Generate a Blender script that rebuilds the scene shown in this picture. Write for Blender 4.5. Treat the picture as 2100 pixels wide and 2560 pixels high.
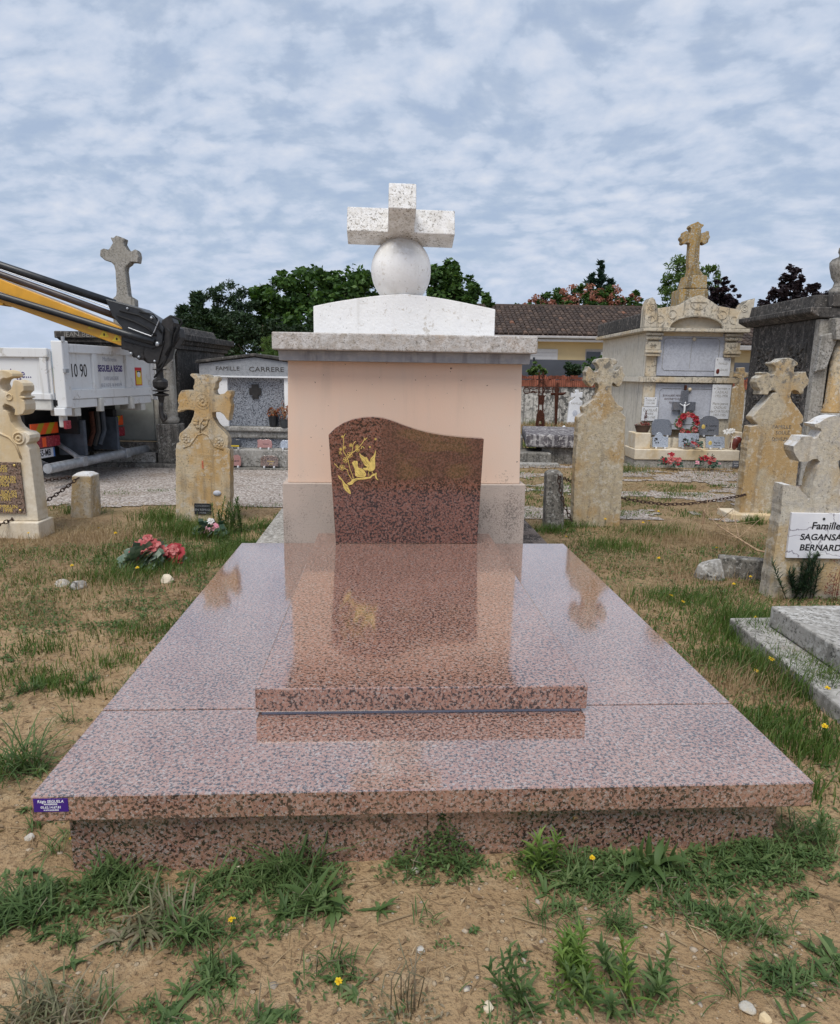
import bpy, math, random
import numpy as np
from mathutils import Vector, Matrix
random.seed(7); rng = np.random.default_rng(11)
for o in list(bpy.data.objects): bpy.data.objects.remove(o)
scene = bpy.context.scene
COL = scene.collection
R = math.radians
# ---------------------------------------------------------------- camera
F, CX, CY, W0, H0 = 1700.0, 1050.0, 1280.0, 2100.0, 2560.0
PITCH, ROLL, ZC = R(11.54264), R(0.88215), 1.482
cam_d = bpy.data.cameras.new('camera'); cam = bpy.data.objects.new('camera', cam_d); COL.objects.link(cam)
cam_d.sensor_fit = 'VERTICAL'; cam_d.sensor_height = 24.0; cam_d.lens = 24.0*F/H0
cam_d.clip_start = 0.05; cam_d.clip_end = 6000
_f = Vector((0, math.cos(PITCH), -math.sin(PITCH))); _u0 = Vector((0, math.sin(PITCH), math.cos(PITCH))); _r0 = Vector((1,0,0))
_r = _r0*math.cos(ROLL)+_u0*math.sin(ROLL); _u = _u0*math.cos(ROLL)-_r0*math.sin(ROLL)
cam.matrix_world = Matrix(((_r.x,_u.x,-_f.x,0),(_r.y,_u.y,-_f.y,0),(_r.z,_u.z,-_f.z,ZC),(0,0,0,1)))
scene.camera = cam
scene.render.resolution_x, scene.render.resolution_y = 840, 1024
# ---------------------------------------------------------------- light, sky, exposure
SUN_EL, SUN_AZ = R(61), R(202)          # azimuth: direction the light comes from, measured from +Y clockwise
vs = scene.view_settings; vs.view_transform = 'Standard'; vs.look = 'None'; vs.exposure = 0.92; vs.gamma = 1.0; vs.use_curve_mapping = False
sd = bpy.data.lights.new('sun', 'SUN'); sd.energy = 1.5; sd.angle = R(34); sd.color = (1.0, 0.955, 0.88)
so = bpy.data.objects.new('sun', sd); COL.objects.link(so)
_sdir = Vector((math.sin(SUN_AZ)*math.cos(SUN_EL), math.cos(SUN_AZ)*math.cos(SUN_EL), math.sin(SUN_EL)))
so.rotation_euler = _sdir.to_track_quat('Z', 'Y').to_euler(); so.location = (0, -5, 20)
world = bpy.data.worlds.new('World'); scene.world = world; world.use_nodes = True

class NT:
    """tiny node-graph helper"""
    def __init__(s, tree): s.t = tree; s.n = tree.nodes; s.l = tree.links
    def add(s, typ, **kw):
        n = s.n.new(typ)
        for k, v in kw.items():
            if k.startswith('_'): setattr(n, k[1:], v)
        return n
    def put(s, sock, v):
        if v is None: return
        if hasattr(v, 'default_value') or hasattr(v, 'links'): s.l.new(v, sock)
        else:
            if sock.type == 'RGBA' and len(v) == 3: v = (*v, 1)
            sock.default_value = v
    def noise(s, vec, scale=5, detail=4, rough=.55, dist=0):
        n = s.add('ShaderNodeTexNoise'); s.put(n.inputs['Vector'], vec); s.put(n.inputs['Scale'], scale)
        n.inputs['Detail'].default_value = detail; n.inputs['Roughness'].default_value = rough; n.inputs['Distortion'].default_value = dist
        return n.outputs['Fac']
    def voro(s, vec, scale=5, out='Distance', feat='F1', rnd=1.0):
        n = s.add('ShaderNodeTexVoronoi', _feature=feat); s.put(n.inputs['Vector'], vec); n.inputs['Scale'].default_value = scale
        n.inputs['Randomness'].default_value = rnd
        return n.outputs[out]
    def ramp(s, fac, lo, hi, smooth=True):
        n = s.add('ShaderNodeMapRange', _interpolation_type='SMOOTHSTEP' if smooth else 'LINEAR')
        s.put(n.inputs['Value'], fac); s.put(n.inputs['From Min'], lo); s.put(n.inputs['From Max'], hi)
        return n.outputs['Result']
    def cramp(s, fac, stops, const=False):
        n = s.add('ShaderNodeValToRGB'); s.put(n.inputs['Fac'], fac); e = n.color_ramp.elements
        if const: n.color_ramp.interpolation = 'CONSTANT'
        while len(e) < len(stops): e.new(.5)
        for el, (p, c) in zip(e, stops): el.position = p; el.color = (*c, 1)
        return n.outputs['Color']
    def mix(s, fac, a, b, mode='MIX'):
        n = s.add('ShaderNodeMix', _data_type='RGBA', _blend_type=mode, _clamp_factor=True)
        s.put(n.inputs[0], fac); s.put(n.inputs[6], a); s.put(n.inputs[7], b)
        return n.outputs[2]
    def math(s, op, a, b=None, c=None, clamp=False):
        n = s.add('ShaderNodeMath', _operation=op, _use_clamp=clamp); s.put(n.inputs[0], a)
        if b is not None: s.put(n.inputs[1], b)
        if c is not None: s.put(n.inputs[2], c)
        return n.outputs[0]
    def mapv(s, vec, scale=(1,1,1), loc=(0,0,0), rot=(0,0,0)):
        n = s.add('ShaderNodeMapping'); s.put(n.inputs['Vector'], vec)
        n.inputs['Scale'].default_value = scale; n.inputs['Location'].default_value = loc; n.inputs['Rotation'].default_value = rot
        return n.outputs[0]
    def sep(s, vec):
        n = s.add('ShaderNodeSeparateXYZ'); s.put(n.inputs[0], vec); return n.outputs
    def comb(s, x, y, z):
        n = s.add('ShaderNodeCombineXYZ'); s.put(n.inputs[0], x); s.put(n.inputs[1], y); s.put(n.inputs[2], z); return n.outputs[0]
    def bump(s, h, strength=.3, dist=.01, normal=None):
        n = s.add('ShaderNodeBump'); s.put(n.inputs['Height'], h); n.inputs['Strength'].default_value = strength; n.inputs['Distance'].default_value = dist
        s.put(n.inputs['Normal'], normal)
        return n.outputs[0]

def build_world():
    k = NT(world.node_tree); k.n.clear()
    out = k.add('ShaderNodeOutputWorld'); bg = k.add('ShaderNodeBackground')
    sky = k.add('ShaderNodeTexSky', _sky_type='NISHITA', _sun_disc=False, _sun_elevation=SUN_EL, _sun_rotation=SUN_AZ)
    sky.altitude = 150; sky.air_density = 1.0; sky.dust_density = 2.0; sky.ozone_density = 1.2
    tc = k.add('ShaderNodeTexCoord'); x, y, z = k.sep(tc.outputs['Generated'])
    zz = k.math('ADD', k.math('MAXIMUM', z, 0.0), 0.30)
    p = k.comb(k.math('DIVIDE', x, zz), k.math('DIVIDE', y, zz), 0.0)
    p = k.mapv(p, rot=(0, 0, R(14)))
    pw = k.add('ShaderNodeVectorMath', _operation='MULTIPLY_ADD')
    nz = k.add('ShaderNodeTexNoise'); k.put(nz.inputs['Vector'], p); nz.inputs['Scale'].default_value = 1.4; nz.inputs['Detail'].default_value = 2
    k.put(pw.inputs[0], nz.outputs['Color']); pw.inputs[1].default_value = (.22, .22, 0); k.put(pw.inputs[2], p)
    P2 = pw.outputs[0]
    q = k.mapv(P2, scale=(1.0, 1.12, 1))
    wob = k.add('ShaderNodeVectorMath', _operation='MULTIPLY_ADD'); wn = k.add('ShaderNodeTexNoise'); k.put(wn.inputs['Vector'], q); wn.inputs['Scale'].default_value = 9; wn.inputs['Detail'].default_value = 3
    k.put(wob.inputs[0], wn.outputs['Color']); wob.inputs[1].default_value = (.17, .17, 0); k.put(wob.inputs[2], q)
    puff = k.math('SUBTRACT', 1.0, k.voro(wob.outputs[0], 8.6))
    big = k.noise(k.mapv(q, loc=(3.1, 1.7, 0)), 1.7, 2, .5); mid = k.noise(q, 10.5, 6, .58); mid2 = k.noise(k.mapv(q, loc=(0, -.042, 0)), 10.5, 3, .58)
    h = k.math('ADD', k.math('MULTIPLY', puff, .36), k.math('ADD', k.math('MULTIPLY', mid, .58), k.math('MULTIPLY', big, .30)))
    lum = k.math('ADD', k.ramp(h, .40, .91, False), k.math('MULTIPLY', k.math('SUBTRACT', mid, mid2), .75))
    shade = k.cramp(lum, [(0, (.240, .294, .390)), (.3, (.276, .326, .410)), (.62, (.322, .362, .436)), (1, (.380, .405, .458))])
    cover = k.ramp(h, .52, .64)
    skyc = k.mix(1.0, sky.outputs[0], (.068, .066, .062), 'MULTIPLY')
    col = k.mix(k.math('MULTIPLY_ADD', cover, .18, .82), skyc, shade)
    # thin pale veil towards the horizon
    col = k.mix(k.math('MULTIPLY', k.ramp(z, .20, .0), .70), col, (.290, .340, .435))
    k.put(bg.inputs['Color'], col); bg.inputs['Strength'].default_value = .97
    k.l.new(bg.outputs[0], out.inputs['Surface'])
build_world()

# ---------------------------------------------------------------- measuring helpers (photo pixel -> point in the world)
def ray(px, py):
    X, Y = px-CX, py-CY; c, s = math.cos(ROLL), math.sin(ROLL); X, Y = c*X+s*Y, -s*X+c*Y
    c, s = math.cos(PITCH), math.sin(PITCH)
    return (X/F, (F*c-Y*s)/F, (-F*s-Y*c)/F)
def at(px, py, Y): v = ray(px, py); t = Y/v[1]; return Vector((v[0]*t, Y, ZC+v[2]*t))
def gnd(px, py, z=0.0): v = ray(px, py); t = (z-ZC)/v[2]; return Vector((v[0]*t, v[1]*t, z))
class Fr:
    """a thing's own upright frame: origin on the ground, turned by ang"""
    def __init__(s, x, y, ang=0): s.x, s.y, s.ang = x, y, ang; s.c, s.s = math.cos(ang), math.sin(ang)
    def pl(s, px, py, b=0.0):
        v = ray(px, py); vx, vy = v[0]*s.c+v[1]*s.s, -v[0]*s.s+v[1]*s.c; ox, oy = -s.x*s.c-s.y*s.s, s.x*s.s-s.y*s.c
        t = (b-oy)/vy; return (ox+t*vx, ZC+t*v[2])
    def zp(s, px, py, z):
        g = gnd(px, py, z); dx, dy = g.x-s.x, g.y-s.y; return (dx*s.c+dy*s.s, -dx*s.s+dy*s.c)

# ---------------------------------------------------------------- mesh helpers
class MB:
    def __init__(s): s.v = []; s.f = []
    def add(s, v, f, M=None):
        n = len(s.v)
        if M is not None: v = [tuple(M @ Vector(p)) for p in v]
        s.v += [tuple(p) for p in v]; s.f += [tuple(i+n for i in q) for q in f]; return s
    def box(s, x0, x1, y0, y1, z0, z1, M=None, t=0, tx=None, ty=None):
        tx = t if tx is None else tx; ty = t if ty is None else ty       # taper of the top
        v = [(x0,y0,z0),(x1,y0,z0),(x1,y1,z0),(x0,y1,z0),(x0+tx,y0+ty,z1),(x1-tx,y0+ty,z1),(x1-tx,y1-ty,z1),(x0+tx,y1-ty,z1)]
        return s.add(v, [(0,3,2,1),(4,5,6,7),(0,1,5,4),(1,2,6,5),(2,3,7,6),(3,0,4,7)], M)
    def prism(s, pts, y0, y1, M=None):
        """outline in x,z pushed from y0 (front) to y1"""
        a = sum(pts[i][0]*pts[(i+1)%len(pts)][1]-pts[(i+1)%len(pts)][0]*pts[i][1] for i in range(len(pts)))
        if a < 0: pts = pts[::-1]
        n = len(pts); v = [(p[0], y0, p[1]) for p in pts]+[(p[0], y1, p[1]) for p in pts]
        f = [tuple(range(n)), tuple(range(2*n-1, n-1, -1))]+[(i, i+n, (i+1)%n+n, (i+1)%n) for i in range(n)]
        return s.add(v, f, M)
    def slab(s, pts, z0, z1, M=None):
        a = sum(pts[i][0]*pts[(i+1)%len(pts)][1]-pts[(i+1)%len(pts)][0]*pts[i][1] for i in range(len(pts)))
        if a < 0: pts = pts[::-1]
        n = len(pts); v = [(p[0], p[1], z0) for p in pts]+[(p[0], p[1], z1) for p in pts]
        f = [tuple(range(n-1, -1, -1)), tuple(range(n, 2*n))]+[(i, (i+1)%n, (i+1)%n+n, i+n) for i in range(n)]
        return s.add(v, f, M)
    def tube(s, path, r, n=8, closed=False, M=None):
        path = [Vector(p) for p in path]; m = len(path); rs = r if isinstance(r, (list, tuple)) else [r]*m
        v = []; up = None
        for i, p in enumerate(path):
            a = path[(i-1) % m] if (closed or i) else p; b = path[(i+1) % m] if (closed or i < m-1) else p
            d = (b-a).normalized()
            if up is None: up = Vector((0,0,1)) if abs(d.z) < .9 else Vector((1,0,0))
            x = d.cross(up).normalized(); yv = x.cross(d).normalized(); up = yv
            for k in range(n): an = 2*math.pi*k/n; v.append(p+x*math.cos(an)*rs[i]+yv*math.sin(an)*rs[i])
        f = []
        for i in range(m if closed else m-1):
            j = (i+1) % m
            for k in range(n): f.append((i*n+k, i*n+(k+1)%n, j*n+(k+1)%n, j*n+k))
        if not closed: f += [tuple(range(n-1, -1, -1)), tuple(range((m-1)*n, m*n))]
        return s.add(v, f, M)
    def lathe(s, prof, n=20, c=(0,0,0), M=None):
        v = [(c[0]+r*math.cos(2*math.pi*k/n), c[1]+r*math.sin(2*math.pi*k/n), c[2]+z) for r, z in prof for k in range(n)]
        f = [(i*n+k, i*n+(k+1)%n, (i+1)*n+(k+1)%n, (i+1)*n+k) for i in range(len(prof)-1) for k in range(n)]
        f += [tuple(range(n-1, -1, -1)), tuple(range((len(prof)-1)*n, len(prof)*n))]
        return s.add(v, f, M)
    def ball(s, c, r, n=16, m=10, M=None):
        r = r if isinstance(r, (tuple, list)) else (r, r, r)
        v = [(c[0], c[1], c[2]-r[2])]+[(c[0]+r[0]*math.sin(math.pi*i/m)*math.cos(2*math.pi*k/n), c[1]+r[1]*math.sin(math.pi*i/m)*math.sin(2*math.pi*k/n), c[2]-r[2]*math.cos(math.pi*i/m)) for i in range(1, m) for k in range(n)]+[(c[0], c[1], c[2]+r[2])]
        f = [(0, 1+(k+1)%n, 1+k) for k in range(n)]+[(1+i*n+k, 1+i*n+(k+1)%n, 1+(i+1)*n+(k+1)%n, 1+(i+1)*n+k) for i in range(m-2) for k in range(n)]
        L = len(v)-1; f += [(L, 1+(m-2)*n+k, 1+(m-2)*n+(k+1)%n) for k in range(n)]
        return s.add(v, f, M)
    def build(s, name, mat, parent=None, bevel=0, smooth=False, seg=2, loc=None):
        me = bpy.data.meshes.new(name); me.from_pydata(s.v, [], s.f); me.update()
        return link(name, me, mat, parent, bevel, smooth, seg, loc)
def link(name, me, mat, parent=None, bevel=0, smooth=False, seg=2, loc=None):
    if mat is not None and not me.materials: me.materials.append(mat)
    if smooth: me.polygons.foreach_set('use_smooth', [True]*len(me.polygons))
    o = bpy.data.objects.new(name, me); COL.objects.link(o)
    if parent: o.parent = parent
    if loc: o.location = loc
    if bevel:
        b = o.modifiers.new('bevel', 'BEVEL'); b.width = bevel; b.segments = seg; b.limit_method = 'ANGLE'; b.angle_limit = R(35); b.use_clamp_overlap = True
    return o
def npmesh(name, V, Fq, mat, parent=None, smooth=False):
    """numpy verts (n,3) and equal-size faces (m,k) -> one mesh object"""
    me = bpy.data.meshes.new(name); n, (m, k) = len(V), Fq.shape
    me.vertices.add(n); me.vertices.foreach_set('co', np.ascontiguousarray(V, dtype=np.float32).ravel())
    me.loops.add(m*k); me.loops.foreach_set('vertex_index', np.ascontiguousarray(Fq, dtype=np.int32).ravel())
    me.polygons.add(m); me.polygons.foreach_set('loop_start', np.arange(0, m*k, k, dtype=np.int32))
    me.update(calc_edges=True); me.validate()
    return link(name, me, mat, parent, smooth=smooth)
def tag(o, label=None, cat=None, group=None, kind=None):
    if label: o['label'] = label
    if cat: o['category'] = cat
    if group: o['group'] = group
    if kind: o['kind'] = kind
    return o
def thing(name, label, cat, loc=(0,0,0), rz=0, group=None):
    o = bpy.data.objects.new(name, None); COL.objects.link(o); o.location = loc; o.rotation_euler = (0, 0, rz); o.empty_display_size = .1
    return tag(o, label, cat, group)
def text(s, size, mat, parent, loc, rot=(90,0,0), sx=1.0, align='CENTER', name='lettering', ext=.0015, shear=0.0, bold=0.0):
    cu = bpy.data.curves.new(name, 'FONT'); cu.body = s; cu.size = size; cu.align_x = align; cu.align_y = 'CENTER'; cu.extrude = ext; cu.resolution_u = 3; cu.shear = shear; cu.offset = bold
    t = bpy.data.objects.new(name+'_tmp', cu); COL.objects.link(t); bpy.context.view_layer.update()
    me = bpy.data.meshes.new_from_object(t.evaluated_get(bpy.context.evaluated_depsgraph_get()))
    bpy.data.objects.remove(t); bpy.data.curves.remove(cu)
    me.name = name; me.materials.clear()
    o = link(name, me, mat, parent); o.location = loc; o.rotation_euler = [R(a) for a in rot]; o.scale = (sx, 1, 1)
    return o
def Z(x0, y0, k): return lambda x, y: (x0+x*k, y0+y*k)      # zoomed crop -> photo pixels
# ---------------------------------------------------------------- materials
def material(name, rough=.85, spec=.3):
    m = bpy.data.materials.new(name); m.use_nodes = True; k = NT(m.node_tree); b = k.n['Principled BSDF']
    b.inputs['Roughness'].default_value = rough; b.inputs['Specular IOR Level'].default_value = spec
    return m, k, b
def pos(k): return k.add('ShaderNodeNewGeometry').outputs['Position']
def plain(name, c, rough=.6, spec=.4, metal=0, var=.18, vs=6, bump=0, bs=60, coat=0):
    m, k, b = material(name, rough, spec); p = pos(k)
    n = k.noise(p, vs, 5, .6)
    lo = tuple(v*(1-var) for v in c); hi = tuple(min(1, v*(1+var)) for v in c)
    k.put(b.inputs['Base Color'], k.mix(k.ramp(n, .3, .7), lo, hi)); b.inputs['Metallic'].default_value = metal
    k.put(b.inputs['Roughness'], k.math('MULTIPLY_ADD', n, .25, rough-.12, clamp=True))
    b.inputs['Coat Weight'].default_value = coat
    if bump: k.put(b.inputs['Normal'], k.bump(k.noise(p, bs, 4, .6), bump, .004))
    return m
def rock(name, c1, c2, c3, s1=2.5, s2=22, speck=None, streak=None, bump=.35, rough=.92, seed=0, top=None, warm=None, crown=None):
    m, k, b = material(name, rough, .2); p = k.mapv(pos(k), loc=(seed*3.7, seed*1.9, seed*.7))
    n1 = k.noise(p, s1, 6, .6, .3); n2 = k.noise(p, s2, 8, .65); n3 = k.noise(p, s2*4, 6, .6)
    col = k.mix(k.ramp(n1, .36, .64), c1, c2)
    col = k.mix(k.math('MULTIPLY', k.ramp(n2, .42, .62), .8), col, c3)
    if warm: col = k.mix(k.math('MULTIPLY', k.ramp(k.noise(k.mapv(p, scale=(1.3, 1.3, 1.0)), 1.9, 5, .6), .46, .62), .9), col, warm)
    if streak:
        sc, amt, lo = streak; st = k.noise(k.mapv(p, scale=(9, 9, .7)), 1.4, 6, .62)
        col = k.mix(k.math('MULTIPLY', k.ramp(st, lo-.05, lo+.10), amt), col, sc)
    if top:                                                   # lichen crust gathers on faces that look up
        tcol, amt = top; nz = k.sep(k.add('ShaderNodeNewGeometry').outputs['Normal'])[2]
        col = k.mix(k.math('MULTIPLY', k.math('MULTIPLY', k.ramp(nz, .1, .75), k.ramp(n2, .3, .55)), amt), col, tcol)
    if crown:                                                 # black crust eating into the exposed head of the stone
        cc, zc, amt = crown; zz = k.sep(pos(k))[2]
        cm = k.math('ADD', k.noise(p, 17, 7, .7), k.math('MULTIPLY', k.math('SUBTRACT', zz, zc), .22))
        col = k.mix(k.math('MULTIPLY', k.ramp(cm, .53, .66), amt), col, cc)
    if speck:
        for sc, scale, lo, amt in speck:
            sp = k.math('MULTIPLY', k.ramp(k.noise(p, scale, 5, .7), lo-.075, lo-.01), k.ramp(k.noise(k.mapv(p, loc=(5, 2, 1)), scale*.11, 3), .36, .56))
            col = k.mix(k.math('MULTIPLY', sp, amt), col, sc)
    k.put(b.inputs['Base Color'], col)
    hgt = k.math('ADD', k.math('MULTIPLY', n2, .7), k.math('MULTIPLY', n3, .45))
    k.put(b.inputs['Normal'], k.bump(hgt, bump, .012))
    return m
def granite(name, light, mid, dark, scale=75, black=.56, rough=.09, coat=.6, spec=.6, grey=None, cior=1.5):
    m, k, b = material(name, rough, spec); p = pos(k)
    w = k.add('ShaderNodeVectorMath', _operation='MULTIPLY_ADD'); nz = k.add('ShaderNodeTexNoise'); k.put(nz.inputs['Vector'], p); nz.inputs['Scale'].default_value = scale*1.3; nz.inputs['Detail'].default_value = 2
    k.put(w.inputs[0], nz.outputs['Color']); w.inputs[1].default_value = (.012, .012, .012); k.put(w.inputs[2], p); q = w.outputs[0]
    cell = k.sep(k.voro(q, scale*1.15, 'Color'))[0]
    col = k.cramp(cell, [(0, mid), (.3, light), (.62, mid), (.84, grey or light), (1, light)])
    sh = k.noise(p, 2.2, 3); blk = k.noise(q, scale*.62, 3, .62)
    f = k.ramp(k.math('ADD', blk, k.math('MULTIPLY_ADD', sh, .10, -.05)), black, black+.035)
    col = k.mix(k.math('MULTIPLY', f, .93), col, dark)
    f2 = k.ramp(k.noise(k.mapv(q, loc=(4, 7, 2)), scale*1.5, 2, .5), .62, .68)
    col = k.mix(k.math('MULTIPLY', f2, .8), col, tuple(.5*(a+c) for a, c in zip(mid, dark)))
    k.put(b.inputs['Base Color'], col)
    b.inputs['Coat Weight'].default_value = coat; b.inputs['Coat Roughness'].default_value = .03; b.inputs['Coat IOR'].default_value = cior
    k.put(b.inputs['Roughness'], k.math('MULTIPLY_ADD', k.noise(p, 5, 4), .10, rough-.03))
    k.put(b.inputs['Coat Roughness'], k.math('MULTIPLY_ADD', k.noise(p, 3, 5), .07, .035))
    return m
def leafmat(name, stops, trans=.35, rough=.6, island=True, vs=1.2):
    m = bpy.data.materials.new(name); m.use_nodes = True; k = NT(m.node_tree); b = k.n['Principled BSDF']; out = k.n['Material Output']
    g = k.add('ShaderNodeNewGeometry')
    f = k.math('ADD', k.math('MULTIPLY', g.outputs['Random Per Island'], .62), k.math('MULTIPLY', k.ramp(k.noise(g.outputs['Position'], vs, 3), .3, .7, False), .38))
    col = k.cramp(f, stops)
    k.put(b.inputs['Base Color'], col); b.inputs['Roughness'].default_value = rough; b.inputs['Specular IOR Level'].default_value = .35
    t = k.add('ShaderNodeBsdfTranslucent'); k.put(t.inputs['Color'], k.mix(1, col, (1.25, 1.2, .7), 'MULTIPLY'))
    mx = k.add('ShaderNodeMixShader'); mx.inputs[0].default_value = trans; k.l.new(b.outputs[0], mx.inputs[1]); k.l.new(t.outputs[0], mx.inputs[2]); k.l.new(mx.outputs[0], out.inputs['Surface'])
    return m
M = {}
M['granite'] = granite('pink_granite', (.395, .220, .165), (.290, .148, .106), (.014, .012, .012), 150, .522, grey=(.40, .35, .325), coat=1.0, cior=2.1)
M['granite_slab'] = granite('reflection_tinted_granite', (.39, .210, .152), (.29, .142, .100), (.012, .010, .010), 138, .522, grey=(.39, .32, .29), coat=1.0, cior=1.75)  # same granite tinted pinker: the monument's reflection painted into the stone colour
M['granite_dimmed'] = granite('headstone_granite', (.235, .098, .068), (.160, .064, .044), (.014, .011, .010), 130, .505, grey=(.25, .15, .125), coat=.35, spec=.45)  # same granite darkened: missing sky reflection and dim surroundings put into its colour
M['granite_grey'] = granite('grey_speckled_granite', (.30, .32, .36), (.19, .21, .25), (.06, .07, .09), 85, .53, grey=(.40, .43, .48), coat=.2)
M['granite_brown'] = granite('brown_plaque_granite', (.26, .17, .13), (.15, .10, .085), (.03, .022, .02), 90, .52, grey=(.30, .24, .21))
M['granite_rose'] = granite('rose_plaque_granite', (.42, .22, .20), (.34, .17, .16), (.16, .08, .08), 120, .62)
M['granite_slate'] = granite('slate_grey_plaque', (.17, .18, .21), (.12, .13, .155), (.05, .05, .06), 120, .58)
M['granite_blue'] = granite('blue_grey_plaque', (.42, .46, .53), (.30, .34, .41), (.12, .13, .17), 110, .58)
M['granite_black'] = granite('black_granite', (.035, .035, .04), (.02, .02, .024), (.008, .008, .009), 110, .6)
def plaster():
    m, k, b = material('peach_render', .93, .15); p = pos(k); z = k.sep(p)[2]
    col = k.mix(k.ramp(k.noise(k.mapv(p, scale=(1, 1, .6)), 1.1, 5, .6), .3, .7), (.76, .535, .410), (.72, .550, .440))
    col = k.mix(k.math('MULTIPLY', k.ramp(k.noise(k.mapv(p, scale=(7, 7, .6)), 1.2, 5), .55, .75), .28), col, (.60, .49, .41))
    col = k.mix(k.math('MULTIPLY', k.ramp(k.noise(p, 1.7, 4), .45, .75), .3), col, (.66, .57, .49))
    col = k.mix(k.math('MULTIPLY', k.math('MULTIPLY', k.ramp(k.noise(k.mapv(p, scale=(5, 5, .5)), 1.3, 6, .65), .50, .72), k.ramp(z, .9, 1.56)), .30), col, (.40, .32, .27))
    # dirt splashed up from the ledge: speckle, densest just above it
    d = k.math('ADD', k.noise(p, 85, 5, .7), k.math('MULTIPLY', k.math('MULTIPLY', k.ramp(z, .90, .70, False), k.ramp(k.noise(p, 2.6, 3), .4, .65)), .22))
    col = k.mix(k.math('MULTIPLY', k.ramp(d, .70, .78), .6), col, (.16, .13, .105))
    col = k.mix(k.ramp(k.noise(p, 38, 2), .735, .75), col, (.12, .09, .08))
    k.put(b.inputs['Base Color'], col); k.put(b.inputs['Normal'], k.bump(k.math('ADD', k.noise(p, 130, 4, .7), k.math('MULTIPLY', k.noise(p, 9, 3), .6)), .22, .006))
    return m
M['plaster'] = plaster()
def basemat():
    m, k, b = material('speckled_plinth_render', .95, .15); p = pos(k); z = k.sep(p)[2]
    col = k.mix(k.ramp(k.noise(p, 3, 5), .35, .65), (.50, .415, .36), (.44, .375, .33))
    big = k.noise(k.mapv(p, scale=(2.2, 2.2, 1.3), loc=(.7, 0, .2)), 1.7, 4)
    d = k.math('ADD', k.noise(p, 105, 5, .72), k.math('ADD', k.math('MULTIPLY', k.ramp(z, .66, .25, False), .06), k.math('MULTIPLY_ADD', big, .62, -.34)))
    col = k.mix(k.math('MULTIPLY', k.ramp(d, .50, .68), .75), col, (.115, .098, .088))
    k.put(b.inputs['Base Color'], col); k.put(b.inputs['Normal'], k.bump(k.noise(p, 110, 5, .7), .45, .008))
    return m
M['plinth'] = basemat()
W_SPECK = [((.16, .145, .125), 60, .62, .85), ((.33, .29, .24), 30, .63, .6), ((.07, .07, .065), 130, .64, .8)]
M['limewash'] = rock('white_limewash', (.88, .88, .88), (.83, .83, .84), (.82, .82, .82), 2, 14, [((.22, .20, .17), 55, .70, .7), ((.42, .36, .28), 18, .66, .55)], ((.62, .61, .59), .4, .60), bump=.45, top=((.40, .36, .30), .6))
M['limewash_lichen'] = rock('lichened_limewash', (.82, .82, .82), (.74, .73, .725), (.64, .62, .59), 3, 18, W_SPECK, bump=.5, seed=2)
M['cornice'] = rock('lichened_cornice', (.60, .58, .565), (.48, .455, .435), (.42, .37, .325), 5, 26, W_SPECK+[((.40, .31, .24), 7, .62, .6), ((.68, .67, .66), 14, .60, .7)], bump=.6, seed=3)
M['zinc'] = rock('grey_band_render', (.36, .37, .40), (.30, .31, .34), (.42, .42, .44), 3, 18, None, ((.14, .14, .15), .5, .55), bump=.12, seed=4)
LS = dict(streak=((.20, .17, .13), .45, .56), speck=[((.10, .09, .075), 60, .64, .75), ((.62, .58, .50), 20, .60, .5)])
M['lime_ochre'] = rock('ochre_limestone', (.53, .415, .26), (.59, .49, .345), (.47, .395, .29), 2.2, 20, warm=(.50, .32, .135), top=((.13, .12, .10), .8), crown=((.19, .175, .15), 1.25, .8), bump=.6, seed=5, **LS)
M['lime_ochre2'] = rock('weathered_ochre_limestone', (.46, .37, .24), (.52, .45, .33), (.38, .325, .25), 2.6, 24, warm=(.43, .285, .13), top=((.45, .44, .42), .8), crown=((.14, .135, .125), 1.35, .85), bump=.6, seed=8, **LS)
M['lime_grey'] = rock('greyed_limestone', (.50, .44, .34), (.54, .49, .41), (.40, .37, .33), 2.6, 24, warm=(.48, .34, .17), top=((.68, .68, .69), .9), bump=.5, seed=11, **LS)
M['lime_clean'] = rock('pale_cut_limestone', (.66, .57, .44), (.71, .64, .53), (.60, .52, .40), 2, 18, warm=(.60, .46, .27), streak=((.40, .34, .26), .3, .58), bump=.3, seed=14)
M['lime_front'] = rock('cream_limestone', (.61, .545, .43), (.66, .60, .50), (.53, .475, .385), 1.6, 16, warm=(.58, .46, .30), streak=((.085, .08, .07), .75, .60), speck=[((.12, .11, .10), 26, .60, .7)], top=((.07, .068, .062), .9), bump=.35, seed=17)
M['lime_side'] = rock('streaked_side_limestone', (.68, .625, .52), (.73, .68, .59), (.60, .545, .45), 1.6, 16, streak=((.22, .20, .17), .55, .60), top=((.06, .06, .055), .9), bump=.35, seed=19)
M['lichen_ochre'] = rock('ochre_lichen_stone', (.36, .21, .055), (.42, .28, .10), (.36, .34, .28), 5, 26, [((.60, .58, .50), 40, .62, .8)], ((.08, .07, .05), .6, .56), top=((.06, .06, .05), .9), bump=.55, seed=21)
M['stone_grey'] = rock('grey_cross_stone', (.36, .34, .30), (.42, .40, .37), (.27, .25, .22), 4, 26, [((.10, .10, .09), 40, .60, .8)], ((.12, .11, .09), .6, .56), top=((.045, .045, .042), .9), bump=.5, seed=23)
M['stone_black'] = rock('black_crusted_stone', (.060, .057, .054), (.095, .088, .082), (.035, .034, .033), 2.4, 20, [((.42, .39, .36), 30, .67, .8), ((.25, .22, .20), 14, .60, .55)], ((.18, .165, .15), .5, .57), bump=.6, seed=25)
M['concrete'] = rock('weathered_concrete', (.34, .325, .30), (.28, .265, .245), (.40, .385, .36), 3, 26, [((.07, .068, .06), 42, .60, .85), ((.60, .59, .57), 28, .60, .6)], ((.12, .115, .10), .5, .56), bump=.45, seed=27)
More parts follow.
